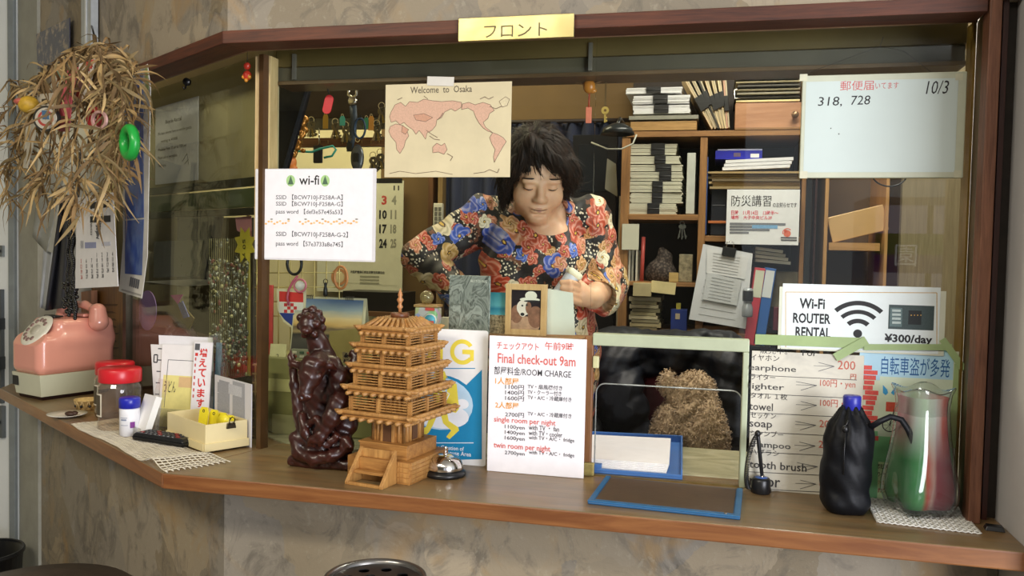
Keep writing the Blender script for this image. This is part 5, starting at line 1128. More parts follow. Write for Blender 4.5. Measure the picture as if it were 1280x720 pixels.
# left part of the office: hanging rack with keys
BPX = [(339.5, 103), (387.5, 101), (383, 118), (350.5, 232), (339.5, 232)]
_b = MB(); quad(_b, BPX, 1.95, pm('#0f1012', .25), .02); quad(_b, [(384, 103), (388, 102), (351, 232), (347, 232)], 1.944, pm('#22252b', .2), .006); tag(_b.build('black_screen'), 'black flat screen edge slanting behind the wi-fi notice', 'screen')
kr = T('key_rack', 'dark brown hanging rack for keys at upper left behind the window', 'rack', (0, 0, 0)); KY = 2.45
_b = MB(); pxbox(_b, 345, 92, 500, 149, KY+.05, .25, pm('#3a2c1a', .6, var=.2)); _b.build('cupboard', kr, .003); _b = MB(); pxbox(_b, 372, 171, 500, 184, KY+.03, .02, wood('#5a3a1e', '#80552f', 'X', 5, .5, 14)); _b.build('rail', kr, .002)
for i, x in enumerate((378, 400, 410, 428, 440, 452, 464, 474)): MB().tube([fY(x, 176, KY+.03), fY(x, 179, KY+.005), fY(x, 176.5, KY-.005)], .0015, pm('#b59a55', .3, .8), 6).build('hook', kr)
RT = pm('#e0303a', .4, var=.06)
def b3(t, L): MB().tube([(0, 0, 0), (.001, 0, -L*.3), (.006, 0, -L*.42)], .0018, BLK, 6).build('cord', t); _m = MB(); _m.M = Matrix.Translation((.003, 0, -L*.70)) @ Matrix.Rotation(radians(14), 4, 'Y'); _m.prism([(.0115*cos(a)*(1), .0235*(1 if sin(a) > 0 else -1)*.5+.0115*sin(a)) for a in [radians(k*15) for k in range(24)]], -.0015, .0015, RT); _m.build('tag', t, .0008)
chain_thing('red_key_tag', 'bright red oval key tag hanging from a black cord', 'key tag', 409, 97, 145, 1.9, b3)
hangs = [('chrome_opener', 'chrome bottle opener hanging above the dark blue strap', 'opener', 441, 99, 132, CHR, 'op'), ('blue_strap', 'dark blue-grey strap hanging below the chrome opener', 'strap', 441, 132, 187, pm('#3a4654', .5), 'st'),
 ('black_key_fob', 'black square key fob hanging over the teal hook', 'key fob', 399, 160, 204, BLK, 'fob'), ('silver_remote_fob', 'grey silver rounded key fob just above the wi-fi notice', 'key fob', 447, 172, 213, pm('#5a5d60', .25, .5), 'rf'),
 ('white_whistle', 'pale round whistle at the top of the key rack', 'whistle', 471, 98, 112, pm('#a9a79c', .3), 'wh'), ('gold_tag', 'gold oblong key tag under the red tag', 'key tag', 407, 143, 161, pm('#b3913f', .35, .5), 'tg'),
 ('teal_tag', 'teal plastic key tag hanging below the cupboard', 'key tag', 428, 145, 157, pm('#4fae9a', .4), 'tg'), ('blue_ring', 'blue ring shaped lanyard hanging on the rack rail', 'lanyard', 450, 148, 173, pm('#27415f', .4), 'rg'),
 ('green_tag', 'small green key tag between strap and map', 'key tag', 458, 147, 161, pm('#3d8a66', .4), 'tg'), ('orange_tag', 'small orange key tag nearest the map', 'key tag', 464, 145, 163, pm('#c98a3c', .4), 'tg')]
for n_, lb, ct_, x, y0, y1, m, k in hangs:
    a, b_ = fY(x, y0, KY-.012), fY(x, y1, KY-.012); L = a[2]-b_[2]; t = T(n_, lb, ct_, tuple(a))
    if k == 'op': MB().tube([(0, 0, 0), (.012, 0, -L*.25), (.014, 0, -L*.6), (0, 0, -L*.7), (-.014, 0, -L*.6), (-.012, 0, -L*.25)], .005, m, 8, True).build('loop', t); MB().ell((0, 0, -L*.82), (.016, .008, .014), m, 14, 8).build('handle', t)
    elif k == 'st': ribbon([(0, 0, 0), (.004, 0, -L*.3), (.0, 0, -L*.7), (-.01, 0, -L)], .022, m, .003).build('webbing', t); MB().box(-.018, -.003, -L-.006, .0, .004, -L+.02, BLK).build('end_clip', t, .001)
    elif k == 'fob': MB().tube([(0, 0, 0), (0, 0, -L*.5)], .002, CHR, 6).build('chain', t); MB().box(-.018, -.005, -L, .012, .005, -L*.5, m).build('fob', t, .003)
    elif k == 'rf': MB().ring(0, -.006, .006, .008, CHR).build('key_ring', t, solid=.001); MB().ell((0, 0, -L*.62), (.022, .010, L*.42), m, 18, 12).build('case', t); MB().box(-.010, -.0125, -L*.75, .010, -.007, -L*.48, BLK).build('display', t, .002)
    elif k == 'wh': MB().ell((0, 0, -L*.5), (.015, .008, L*.45), m, 14, 10).build('whistle_body', t); MB().ring(0, .002, .003, .005, CHR).build('key_ring', t, solid=.001)
    elif k == 'tg': MB().prism([(-.009, -L), (.009, -L), (.009, -.008), (.005, 0), (-.005, 0), (-.009, -.008)], -.001, .001, m).build('plate', t, .0006); MB().ring(0, .002, .003, .0045, CHR).build('key_ring', t, solid=.001)
    else: MB().tube([(.018*cos(q_), 0, -L*.5+L*.5*sin(q_)) for q_ in [radians(k_*20) for k_ in range(18)]], .0035, m, 8, True).build('loop', t); MB().box(-.004, -.002, -.006, .004, .002, .01, BLK).build('tab', t)
def keybunch(label, x, y, Y=KY-.012, s=1., n=4, m=None):
    t = T('key_bunch', label, 'keys', tuple(fY(x, y, Y)), 0, 'bunches of keys on the rack'); MB().ring(0, -.010, .009, .0108, CHR).build('key_ring', t, solid=.0012)
    for i in range(n): b = MB(); b.M = Matrix.Translation((0, .0025*i, -.016)) @ Matrix.Rotation(radians(-20+40*i/max(1, n-1)), 4, 'Y'); key_mesh(b, 0, s, m or pm(['#6b655a', '#8a7a4a', '#4c4a46', '#9a8f78'][i % 4], .3, .8)).build('key', t, solid=.0016)
for x, y, w in ((389, 146, 'just left of the gold tag'), (419, 148, 'between the gold and teal tags'), (432, 152, 'left of the dark blue strap'), (471, 150, 'at the right end of the rack, upper'), (475, 186, 'beside the left edge of the map'), (466, 190, 'with large rings above the wall calendar'), (477, 128, 'hanging high beside the map corner')): keybunch('bunch of keys on the rack, '+w, x, y, s=1.25)
f = Field((-.04, -.03, -.14), (.04, .03, .02), .004)
for i in range(16): f.ell((RND.uniform(-.014, .014), RND.uniform(-.01, .01), -.115+i*.0078), RND.uniform(.007, .013), .003)
f.build('bronze_charm', pm('#9a6a2c', .3, .6, var=.4, scale=60), loc=tuple(fY(375, 147, 2.35)), label='lumpy bronze coloured charm string beside the slanting screen', cat='charm')
tag(MB().ell((0, 0, 0), (.022, .018, .026), pm('#d8803c', .5), 16, 10).ell((.012, -.004, -.02), (.016, .014, .014), pm('#d8803c', .5), 12, 8).build('orange_toy', loc=tuple(fY(362, 203, 2.35))), 'small orange soft toy peeking above the wi-fi notice', 'toy')
tag(MB().tube([fY(x, y, 2.38) for x, y in ((366, 184), (372, 189), (390, 190), (400, 186), (416, 182.5), (420, 187), (415, 195), (405, 197))], .0035, pm('#3fa896', .4), 8).build('teal_hook'), 'teal plastic hook lying behind the black key fob', 'hook')
# wall calendar and dark shelf
q = Sgn('wall_calendar', 'large wall calendar with bold dates half hidden by the wi-fi notice', 'calendar', (396, 224, 502.5, 364), ('Y', 3.26), .004, pm('#cfccae', .6, var=.05))
q.r(458, 223, 503, 229, BLK).t('11', 492, 238, 499, 232, BK, .03)
for i, (a, b_) in enumerate((('3', '4'), ('10', '11'), ('17', '18'), ('24', '25'))):
    y = 256+i*18; q.t(a, 474 if len(a) > 1 else 477, y, 483.5, y-11.5, INK('#b5453c') if i == 0 else BK, .04).t(b_, 488 if len(b_) > 1 else 489.5, y, 495.5, y-11.5, INK('#8a8874'), .04)
    for j in range(4): q.t(str([1, 8, 15, 22][i]+j-2 if [1, 8, 15, 22][i]+j-2 > 0 else 30), 404+j*17, y, 414+j*17, y-11.5, BK, .04)
q.t('大阪府簡易宿所生活衛生同業組合', 438, 342, 481, 338.5, BK, .02)
for i in range(3): q.r(450, 345+i*4, 474, 346.4+i*4, INK('#9a987e'))
for i in range(30): q.d(435+i*2.1, 353.5+i*.12, .5, INK('#9a987e'), n=6)
q.rg(424, 346, 7, 10, INK('#c58a5c')).d(424, 346, 6.5, INK('#d9c79a')); q.done()
_b = MB(); pxbox(_b, 428, 366, 503, 391, 3.1, .15, pm('#1d1a16', .4)); pxbox(_b, 428, 391, 503, 394, 3.08, .18, pm('#6b4a2c', .5)); tag(_b.build('dark_shelf', bevel=.001), 'dark wall shelf under the large wall calendar', 'shelf')
# grid rack with charms
GW = pm('#c9b97a', .4, .3); gy = 2.02; b = MB()
for x in (321, 333, 348, 363, 378, 393, 408, 424): b.tube([fY(x, 322, gy), fY(x, 455, gy)], .0016, GW, 6)
for y in (324, 341, 359, 377, 395): b.tube([fY(319, y, gy+.002), fY(427, y, gy+.002)], .0016, GW, 6)
tag(b.build('wire_grid'), 'yellowish wire grid panel below the wi-fi notice', 'grid')
q = Sgn('red_talisman', 'red framed paper talisman with brush writing on the wire grid', 'talisman', (320.5, 355.5, 340, 455), ('Y', gy-.016), .006, pm('#c84842', .5), .001)
q.r(325, 360, 335, 451, pm('#c9d0c2', .6, var=.15, scale=80))
for i, ch in enumerate('交通安全御守護'): q.t(ch, 327, 372+i*12, 333.5, 362+i*12, INK('#5c6a5c'), .02)
q.done()
sh = T('shield_plaque', 'red, white and blue chequered shield plaque on the wire grid', 'plaque', (0, 0, 0)); _b = MB()
SHP = [(346, 361), (382, 363), (382, 395), (378, 404), (366, 411), (354, 402), (347, 388)]
quad(_b, SHP, gy-.008, pm('#d9d2b0', .4), .004).build('shield', sh); _b = MB()
quad(_b, [(349, 364), (379, 366), (379, 378), (349, 377)], gy-.0086, pm('#cf3a36', .4), .0004); quad(_b, [(349, 377), (379, 378), (379, 392), (349, 391)], gy-.0087, PAPER('#dfdcd2'), .0004); quad(_b, [(349, 391), (379, 392), (375, 402), (366, 408), (356, 400)], gy-.0086, pm('#2d3f8c', .4), .0004)
for i in range(3):
    for j in range(4): quad(_b, [(355+j*4, 379+i*4), (359+j*4, 379+i*4), (359+j*4, 383+i*4), (355+j*4, 383+i*4)], gy-.009, pm('#c8363a', .4), .0004) if (i+j) % 2 == 0 else None
_b.build('coat_of_arms', sh)
def ringpx(x, y, rx, ry, r, m, Y): return MB().tube([fY(x+rx*cos(t), y+ry*sin(t), Y) for t in [radians(k*18) for k in range(20)]], r, m, 8, True)
tag(ringpx(368, 330, 9, 13, .004, BLK, gy-.012).build('black_bracelet'), 'black bracelet hanging on the wire grid below the wi-fi notice', 'bracelet')
pc = T('pink_charm', 'round charm token on a pink braided cord on the wire grid', 'charm', (0, 0, 0)); ringpx(375, 357, 7.5, 8, .0025, pm('#c96f86', .5), gy-.014).build('rim', pc); MB().cyl(fY(375, 357, gy-.012), fY(375, 357, gy-.016), .012, PAPER('#d6d2c8')).build('token', pc)
MB().tube([fY(x, y, gy-.016) for x, y in ((372, 345), (366, 352), (361, 362), (359, 372), (361, 382))], .003, pm('#b5566e', .5), 6).build('cord', pc)
tag(ringpx(426, 347, 8, 14, .0035, pm('#cf8a52', .4), gy-.01).build('orange_ring_charm'), 'orange ring charm at the right edge of the wire grid', 'charm')
_t = T('small_figure_charm', 'tiny dark figure charm with ring on the wire grid', 'charm', tuple(fY(407, 349, gy-.012))); MB().ring(0, -.006, .005, .007, CHR).build('key_ring', _t, solid=.001); MB().lathe([(.004, -.045), (.006, -.04), (.005, -.025), (.003, -.018), (.0045, -.012), (.001, -.008)], BLK, 12).build('figure', _t)
# cabinet under the grid, desk calendar and small things on it
gc = T('low_showcase', 'low olive glass-fronted case behind the carved statue', 'case', (0, 0, 0)); CY = 1.96; _b = MB(); _a, _c2 = fY(322, 560, CY), fY(520, 456, CY); _b.box(_a[0], CY, ZC+.001, _c2[0], CY+.16, _c2[2], pm('#8d8a58', .4, var=.1)); _b.build('case_body', gc, .003); _b = MB(); pxbox(_b, 330, 484, 516, 488, CY-.003, .003, pm('#c9c48a', .4)); pxbox(_b, 340, 520, 372, 545, CY-.004, .004, pm('#c3bf8d', .5)); _b.build('front_trim', gc)
zc_ = fY(400, 456, CY)[2]
BRK = NT('dark_red_tiles'); _bk = BRK.n('TexBrick', {'offset': 0.}, Scale=9., Color1=S('#3f1d18'), Color2=S('#4d2a22'), Mortar=S('#8a6f4a'), Mortar_Size=.02, Brick_Width=.3, Row_Height=.2); _mp = BRK.coord((1, 1, 1), (radians(90), 0, 0)); BRK.set(_bk.inputs['Vector'], _mp); BRK.bsdf(_bk.outputs[0], .4)
_b = MB(); pxbox(_b, 314.5, 456, 327, 562, 1.88, .03, BRK.m); tag(_b.build('tiled_post'), 'narrow dark red tiled post at the foot of the corner post', 'post')
dc = T('desk_calendar', 'spiral bound desk calendar with a sunset beach photo', 'calendar', tuple(fY(361, 440, CY+.03)), radians(0)); o_ = Vector(dc.location); W_ = fY(452, 440, CY+.03)[0]-o_.x; H_ = fY(400, 372, CY+.03)[2]-fY(400, 440, CY+.03)[2]
dc.location.z = zc_; H_ = fY(400, 372, CY+.03)[2]-zc_
b = MB(); b.add([(0, 0, 0), (W_, 0, 0), (W_, .03, H_), (0, .03, H_), (0, .07, 0), (W_, .07, 0)], [(0, 1, 2, 3), (3, 2, 5, 4)], PAPER('#cfc9a8')); b.build('card_stand', dc, solid=.0015)
SUN = NT('sunset_photo'); sx = SUN.n('SeparateXYZ'); SUN.set(sx.inputs[0], SUN.coord()); nz = SUN.noise(SUN.coord((14, 1, 60)), 1.2, 4); zz3 = SUN.math('ADD', SUN.math('MULTIPLY', sx.outputs[2], 1/H_), SUN.math('MULTIPLY_ADD', nz, .10, -.05))
SUN.bsdf(SUN.ramp(zz3, [(.0, S('#2f2f30')), (.34, S('#4a463e')), (.42, S('#27241f')), (.46, S('#a08a5c')), (.52, S('#6b5a42')), (.58, S('#d8b068')), (.68, S('#e0c890')), (.8, S('#8fa0a4')), (1, S('#4a6a9a'))]), .35)
b = MB(); b.add([(.004, -.0022+.03*.03, .03*H_), (W_-.008, -.0022+.03*.03, .03*H_), (W_-.008, -.0022+.03*.97, .97*H_), (.004, -.0022+.03*.97, .97*H_)], [(0, 1, 2, 3)], SUN.m); b.build('photo', dc)
b = MB()
for x0 in (.16, .72):
    for k in range(5): b.tube([(W_*x0+k*.005+.006*0, .03+.005*cos(t), H_-.002+.006*sin(t)) for t in [radians(a) for a in range(0, 360, 45)]], .0008, BLK, 5, True)
b.build('spiral_binding', dc)
_b = MB(); p = fY(336, 456, CY+.012); _b.M = Matrix.Translation((p[0], CY+.012, zc_)) @ Matrix.Rotation(radians(-10), 4, 'X'); _b.box(0, 0, 0, .046, .0015, .046, pm('#d8d2a0', .55)); _b.text('2', .02, .008, .012, BK, lift=.0006); tag(_b.build('memo_card'), 'small cream memo card standing left of the desk calendar', 'card')
_b = MB(); p = fY(363, 456, CY+.005); _b.box(p[0], CY+.005, zc_, p[0]+.07, CY+.02, zc_+.036, pm('#8f9278', .5))
for i in range(3):
    for j in range(3): _b.cbox((p[0]+.012+i*.02, CY+.004, zc_+.008+j*.010), (.012, .003, .006), pm(['#3e5a44', '#a8483c', '#d0cbb0'][(i+j) % 3], .5))
tag(_b.build('desk_calculator', bevel=.001), 'grey-green desk calculator with coloured keys behind the statue', 'calculator')
_b = MB(); quad(_b, [(412, 414), (462, 409), (462, 458), (408, 458)], CY+.015, pm('#9a8a4e', .5, var=.08), .004); tag(_b.build('olive_card'), 'olive card panel standing between statue and pagoda', 'card')
q = Sgn('black_ink_note', 'clear note with black brush character beside the statue tail', 'note', (428, 440, 446, 454), ('Y', YG-.004), .0006, PAPER('#b5ab7c')); q.t('絶', 429.5, 453, 443, 441, BK, .03); q.done()
# little things on the inner counter behind the signs
sg_ = MB(); zsh = fY(640, 418, 1.88)[2]
ls = T('ledge_shelf', 'narrow ledge behind the two counter signs carrying small souvenirs', 'shelf', (0, 0, 0)); MB().box(fY(505, 410, 1.85)[0], 1.84, zsh-.012, fY(728, 410, 1.85)[0], 1.94, zsh, WBX).build('board', ls, .001)
for x in (515, 620, 722): MB().box(fY(x, 410, 1.86)[0]-.005, 1.85, ZC, fY(x, 410, 1.86)[0]+.005, 1.93, zsh-.012, WB).build('leg', ls)
sj = T('souvenir_jar', 'souvenir jar with colourful stickers and a round glass stopper', 'jar', (fY(535, 410, 1.885)[0], 1.885, zsh))
STK = NT('sticker_collage'); vo = STK.n('TexVoronoi', Scale=55.); STK.set(vo.inputs['Vector'], STK.coord()); STK.bsdf(STK.mix(.35, STK.mix(.55, vo.outputs['Color'], S('#4f8ca0')), S('#c9b98a')), .35)
MB().box(-.027, -.02, 0, .027, .02, .056, STK.m).build('printed_body', sj, .004); MB().box(-.029, -.022, .056, .029, .022, .062, wood('#8a6a3c', '#b08c58')).build('rim', sj, .001); MB().ell((-.004, 0, .078), .0165, clear_mat('#d8c89a', 2, .3, '#b8a878', 'amber_glass'), 18, 12).build('stopper', sj)
b = MB(); b.cyl((.012, -.0205, .026), (.012, -.0225, .026), .016, pm('#d9d6cc', .4), n=24).cyl((.012, -.0222, .026), (.012, -.0232, .026), .0135, pm('#4aa0b8', .4, var=.3, scale=70), n=24).cbox((.012, -.0235, .022), (.020, .001, .006), pm('#c9504a', .4)).cbox((.011, -.021, .052), (.022, .002, .007), pm('#c9504a', .4)); b.build('badge', sj)
_b = MB(); pxbox(_b, 560.5, 345, 612, 416.5, 1.865, .006, pm('#8d9088', .25, .1, var=.1)); gb = _b
GPL = NT('etched_grey_glass'); n1 = GPL.noise(GPL.coord((1, 1, .6)), 22, 3, .5, 2.5); GPL.bsdf(GPL.ramp(n1, [(.32, S('#4f534f')), (.45, S('#a2a69e')), (.52, S('#6a6e68')), (.62, S('#b4b8b0')), (.75, S('#7b7f78'))]), .2, .15, Coat_Weight=.5)
_b = MB(); pxbox(_b, 560.5, 345, 613, 416.8, 1.865, .006, GPL.m); t_ = _b.build('etched_plaque', bevel=.001, label='grey swirled glass plaque standing behind the guesthouse sign', cat='plaque')
q = Sgn('etched_lettering', '', '', (588, 346, 610, 354), ('Y', 1.8645), .0003, GPL.m) if 0 else None
lt = MB(); P0_ = fY(588, 353.5, 1.8645); lt.text('FRUTTI DI MARE', float(P0_[0]), float(P0_[2])-.002+.003, .006, pm('#e6e6d8', .4), w=.040, lift=-1.8644); lt.build('lettering', t_)
SEA = NT('sea_photo'); sx = SEA.n('SeparateXYZ'); SEA.set(sx.inputs[0], SEA.coord()); nz = SEA.noise(SEA.coord(), 160, 4, .8); zz4 = SEA.math('MULTIPLY', sx.outputs[2], 1/.095)
SEA.bsdf(SEA.mix(SEA.math('LESS_THAN', zz4, .45), SEA.ramp(zz4, [(.45, S('#5aa8b4')), (.60, S('#2b7f98')), (.68, S('#5fa8b0')), (1, S('#2f7f8c'))]), SEA.ramp(nz, [(.4, S('#5a4a34')), (.6, S('#c2ac86'))])), .35)
p = fY(612, 417, 1.89); MB().box(0, 0, 0, fY(634, 417, 1.89)[0]-p[0], .001, .095, SEA.m).build('sea_photo', loc=(p[0], 1.89, zsh), label='small photo of turquoise sea and pebbles beside the picture frame', cat='photo')
# framed dog photo
pf = T('picture_frame', 'light wooden picture frame with a photo of a dog in a hat', 'picture frame', (fY(631, 410, 1.87)[0], 1.87, zsh)); Wf = fY(682.5, 410, 1.87)[0]-pf.location.x; Hf = fY(650, 355, 1.87)[2]-zsh; fw = .0135
FW = wood('#c99c64', '#e0bb86', 'Z', 6, .45, 12)
MB().box(0, 0, 0, fw, .012, Hf, FW).box(Wf-fw, 0, 0, Wf, .012, Hf, FW).box(fw, 0, Hf-fw, Wf-fw, .012, Hf, FW).box(fw, 0, 0, Wf-fw, .012, fw, FW).build('frame', pf, .001)
b = MB(); X = lambda u: fw+u*(Wf-2*fw); Z = lambda v: fw+v*(Hf-2*fw); k = Wf-2*fw
b.box(fw, .005, fw, Wf-fw, .009, Hf-fw, pm('#241c22', .3, var=.3, scale=40))
FUR = pm('#b58f72', .5, var=.25, scale=90); FUR2 = pm('#8a5f48', .5, var=.3, scale=90); HAT = pm('#e6e2cf', .5); FACE = pm('#e8dccb', .5, var=.1)
l0 = [-.0045]
def pd(u, v, r, m, ry=None): l0[0] -= .0001; b.disc(X(u), Z(v), r*k, m, -l0[0]*-1 if False else -(.005)+(-l0[0]-.0045)+.0001, (ry or r)*k)
pd(.45, .10, .52, FUR, .30); pd(.82, .32, .26, FUR2, .36); pd(.18, .38, .2, FUR2, .3); pd(.42, .55, .24, FACE, .26); pd(.39, .44, .13, FACE, .16); pd(.58, .55, .10, FUR2, .2)
pd(.38, .38, .07, BK, .055); pd(.37, .60, .035, BK, .03); pd(.52, .62, .035, BK, .03); pd(.62, .76, .34, HAT, .07); pd(.66, .86, .2, HAT, .15); pd(.72, .72, .3, BK, .035)
b.build('dog_photo', pf)
_b = MB(); quad(_b, [(680, 360), (716, 366), (719, 419), (681, 418)], 1.885, PAPER('#dfe2d4'), .0015); tag(_b.build('white_card'), 'blank white card standing to the right of the picture frame', 'card')
_b = MB(); pxbox(_b, 551, 397, 560, 417, 1.90, .02, PAPER('#cfcbb4')); tag(_b.build('cream_carton'), 'tiny cream carton between souvenir jar and grey plaque', 'carton')
# hatch contents: tray with papers, clear sheet
zt2 = .9275
ty = T('letter_tray', 'blue letter tray full of white papers inside the hatch', 'tray', (0, 0, 0)); TB = pm('#4a78b8', .35, var=.06)
C0, C1, C2, C3 = fZ(722, 589, ZC+.004), fZ(853, 598, ZC+.004), fZ(853, 553, ZC+.004), fZ(727, 547, ZC+.004)
b = MB(); cs_ = [Vector(c) for c in (C0, C1, C2, C3)]; cs_ = [Vector((c.x, max(c.y, 1.813), ZC)) for c in cs_]
b.prismz([(c.x, c.y) for c in cs_], ZC+.0005, ZC+.005, TB)
for i in range(4):
    a, c_ = cs_[i], cs_[(i+1) % 4]; d = (c_-a).normalized(); n_ = Vector((-d.y, d.x, 0))*.004
    b.prismz([(a.x, a.y), (c_.x, c_.y), (c_.x+n_.x, c_.y+n_.y), (a.x+n_.x, a.y+n_.y)], ZC+.005, ZC+(.011 if i == 0 else .022), TB)
b.build('tray', ty, .001)
b = MB(); b.box(cs_[0].x+.01, 1.814, ZC+.005, cs_[0].x+.05, 1.83, ZC+.02, TB); b.build('corner_holder', ty, .001)
cen = sum(cs_, Vector())/4
for i in range(6):
    pts = [cen+(c-cen)*(.82-.01*i) for c in cs_]; sh_ = Vector((-.012+.002*i, .004*i-.006, 0)); _b = MB(); _b.prismz([(p.x+sh_.x, p.y+sh_.y) for p in pts], ZC+.0056+i*.0022, ZC+.0076+i*.0022, PAPER('#f4f4f6'))
    tag(_b.build('paper_sheet'), 'white paper in the blue tray, '+['bottom layer', 'second layer up', 'third layer up', 'fourth layer up', 'fifth layer up', 'top layer'][i], 'paper', 'white papers in the blue tray')
ac = T('clear_shield', 'clear acrylic sheet with rounded corners standing in the hatch', 'acrylic sheet', (0, 0, 0)); x0, x1 = fY(744, 560, YG+.03)[0], fY(925, 560, YG+.03)[0]; zt3 = fY(830, 483, YG+.03)[2]; R_ = .02
pts = [(x0, ZC+.0005), (x1, ZC+.0005)]+[(x1-R_+R_*cos(radians(a)), zt3-R_+R_*sin(radians(a))) for a in range(0, 91, 15)]+[(x0+R_+R_*cos(radians(a)), zt3-R_+R_*sin(radians(a))) for a in range(90, 181, 15)]
MB().prism(pts, YG+.022, YG+.025, clear_mat('#fafafa', 1., .0, name='clear_sheet')).build('sheet', ac); MB().tube([(x, YG+.0235, z) for x, z in pts[1:]+pts[:1]], .0016, clear_mat('#dfe4e0', 2.5, .5, '#c9cec8', 'polished_edge'), 6, cap=True).build('polished_edge', ac)
# ------------------------------------------------------------------ person behind the counter
SKIN = NT('skin'); _n = SKIN.noise(SKIN.coord(), 14, 4); SKIN.bsdf(SKIN.ramp(_n, [(.35, S('#cf9d7a')), (.65, S('#e0b491'))]), .5, bump=SKIN.noise(SKIN.coord(), 160, 3), bs=.08, Subsurface_Weight=.12, Subsurface_Scale=.01); SKIN = SKIN.m
HC = Vector(fY(671.5, 219, 2.2)); HR = RM(x=24, z=20)
org = Vector((HC.x, 2.34, 0))
hp = lambda x, y, z: tuple(HR @ Vector((x, y, z)) + HC - org)
def wp_(x, y, Y): return tuple(Vector(fY(x, y, Y)) - org)
me_ = T('person', 'woman in a floral blouse looking down behind the front window', 'person', tuple(org))
f = Field((-.52, -.42, .0), (.42, .22, 1.80), .0042)
# legs and hips stand on the office floor behind the counter
for sx in (-.085, .085):
    f.chain([(sx, .02, .86), (sx, .0, .5), (sx, .03, .09)], [.075, .06, .042], .03).chain([(sx, .03, .045), (sx, -.12, .035)], [.04, .032], .02)
f.ell((0, .02, .88), (.145, .11, .12), .05)
f.chain([(0, .01, .98), (.0, -.0, 1.12), wp_(672, 325, 2.33), wp_(674, 292, 2.33)], [.12, .125, .125, .10], .05)
f.chain([wp_(607, 275, 2.33), wp_(672, 282, 2.33), wp_(733, 274, 2.33)], [.055, .075, .055], .03)
f.chain([wp_(675, 292, 2.30), hp(0, .03, -.075)], [.062, .052], .03).ell(wp_(684, 297, 2.235), (.06, .04, .05), .04)
f.chain([wp_(606, 276, 2.33), wp_(526, 322, 2.28), wp_(586, 378, 2.16), wp_(594, 384, 2.14)], [.050, .041, .030, .026], .015)
f.chain([wp_(735, 276, 2.33), wp_(757, 358, 2.30), wp_(741, 371, 2.15), wp_(735, 372, 2.12)], [.048, .038, .029, .024], .012)
# head and face
E1 = lambda c, r, k, **kw: f.ell(hp(*c), r, k, HR, **kw)
E1((0, .015, .030), (.073, .090, .080), .01); E1((0, -.020, -.038), (.060, .066, .074), .03); E1((0, -.060, -.094), (.024, .022, .018), .025)
for s_ in (-1, 1):
    E1((s_*.036, -.050, -.040), (.028, .028, .030), .02); E1((s_*.029, -.0765, .010), (.022, .012, .010), .012)
    E1((s_*.030, -.090, -.006), (.015, .012, .0085), .008, op='d'); E1((s_*.030, -.0755, -.006), (.0145, .0115, .0095), .004)
    E1((s_*.012, -.090, -.037), (.0085, .009, .0075), .006); E1((s_*.072, .012, -.018), (.010, .018, .028), .006)
f.chain([hp(0, -.080, .004), hp(0, -.098, -.030)], [.0075, .0115], .010); E1((0, -.0985, -.034), (.0115, .010, .009), .006)
E1((0, -.0815, -.0605), (.025, .0085, .0045), .006); E1((0, -.0800, -.0715), (.020, .0085, .005), .006); E1((0, -.094, -.0655), (.024, .006, .0012), .002, op='d'); E1((0, -.078, -.082), (.018, .006, .004), .006, op='d')
# left hand (right in the picture) holding the white gadget; right hand resting on the ledge
g0, g1 = Vector(wp_(700, 366, 2.075)), Vector(wp_(714, 347, 2.085)); gd = (g1-g0).normalized()
f.ell(wp_(726, 368, 2.105), (.026, .026, .031), .012)
for i in range(4):
    b0 = Vector(wp_(722+i*.5, 356+i*7.4, 2.082)); t_ = i/3; tip = Vector(wp_(702+i*.6, 353+i*7.0, 2.040+.004*abs(i-1)))
    mid = b0.lerp(tip, .5)+Vector((.004, -.018, .003)); f.chain([tuple(b0), tuple(mid), tuple(tip)], [.0090, .0082, .0066], .003)
f.chain([wp_(726, 358, 2.10), wp_(719, 350, 2.105), wp_(709, 349, 2.11)], [.013, .0105, .0085], .005)
f.ell(wp_(602, 388, 2.11), (.032, .028, .024), .012)
for i in range(4): f.chain([wp_(608+i*1.5, 383+i*4.2, 2.10), wp_(617+i*.5, 387+i*4.2, 2.075), wp_(614+i*.5, 394+i*3.4, 2.055)], [.0105, .0095, .008], .004)
f.chain([wp_(600, 380, 2.10), wp_(607, 376, 2.07), wp_(613, 380, 2.055)], [.012, .0105, .0085], .005)
body = f.build('body', SKIN, me_)
# facial details
LASH = pm('#1d1512', .6); LIP = pm('#b9806a', .4, var=.06); HAIRM = NT('dark_brown_hair'); v = HAIRM.coord((1, 1, .35)); n1 = HAIRM.noise(v, 90, 4, .6, .6)
HAIRM.bsdf(HAIRM.ramp(n1, [(.35, S('#110b08')), (.58, S('#2a1c14')), (.78, S('#4a3325'))]), .6, bump=n1, bs=.5, bd=.003, Specular_IOR_Level=.25); HAIRM = HAIRM.m
for s_ in (-1, 1):
    MB().tube([hp(s_*.030+dx*.0145, -.0862+.010*dx*dx, -.0112+.0035*dx*dx) for dx in (-1, -.6, -.2, .2, .6, 1)], [.0006, .0012, .0014, .0014, .0012, .0006], LASH, 6).build('eyelash', me_)
    MB().tube([hp(s_*.031+dx*.019, -.0850+.011*dx*dx, .0155+.003*(1-dx*dx)+.0005*dx*s_) for dx in (-1, -.6, -.2, .2, .6, 1)], [.0008, .0020, .0024, .0024, .002, .0008], HAIRM, 6).build('eyebrow', me_)
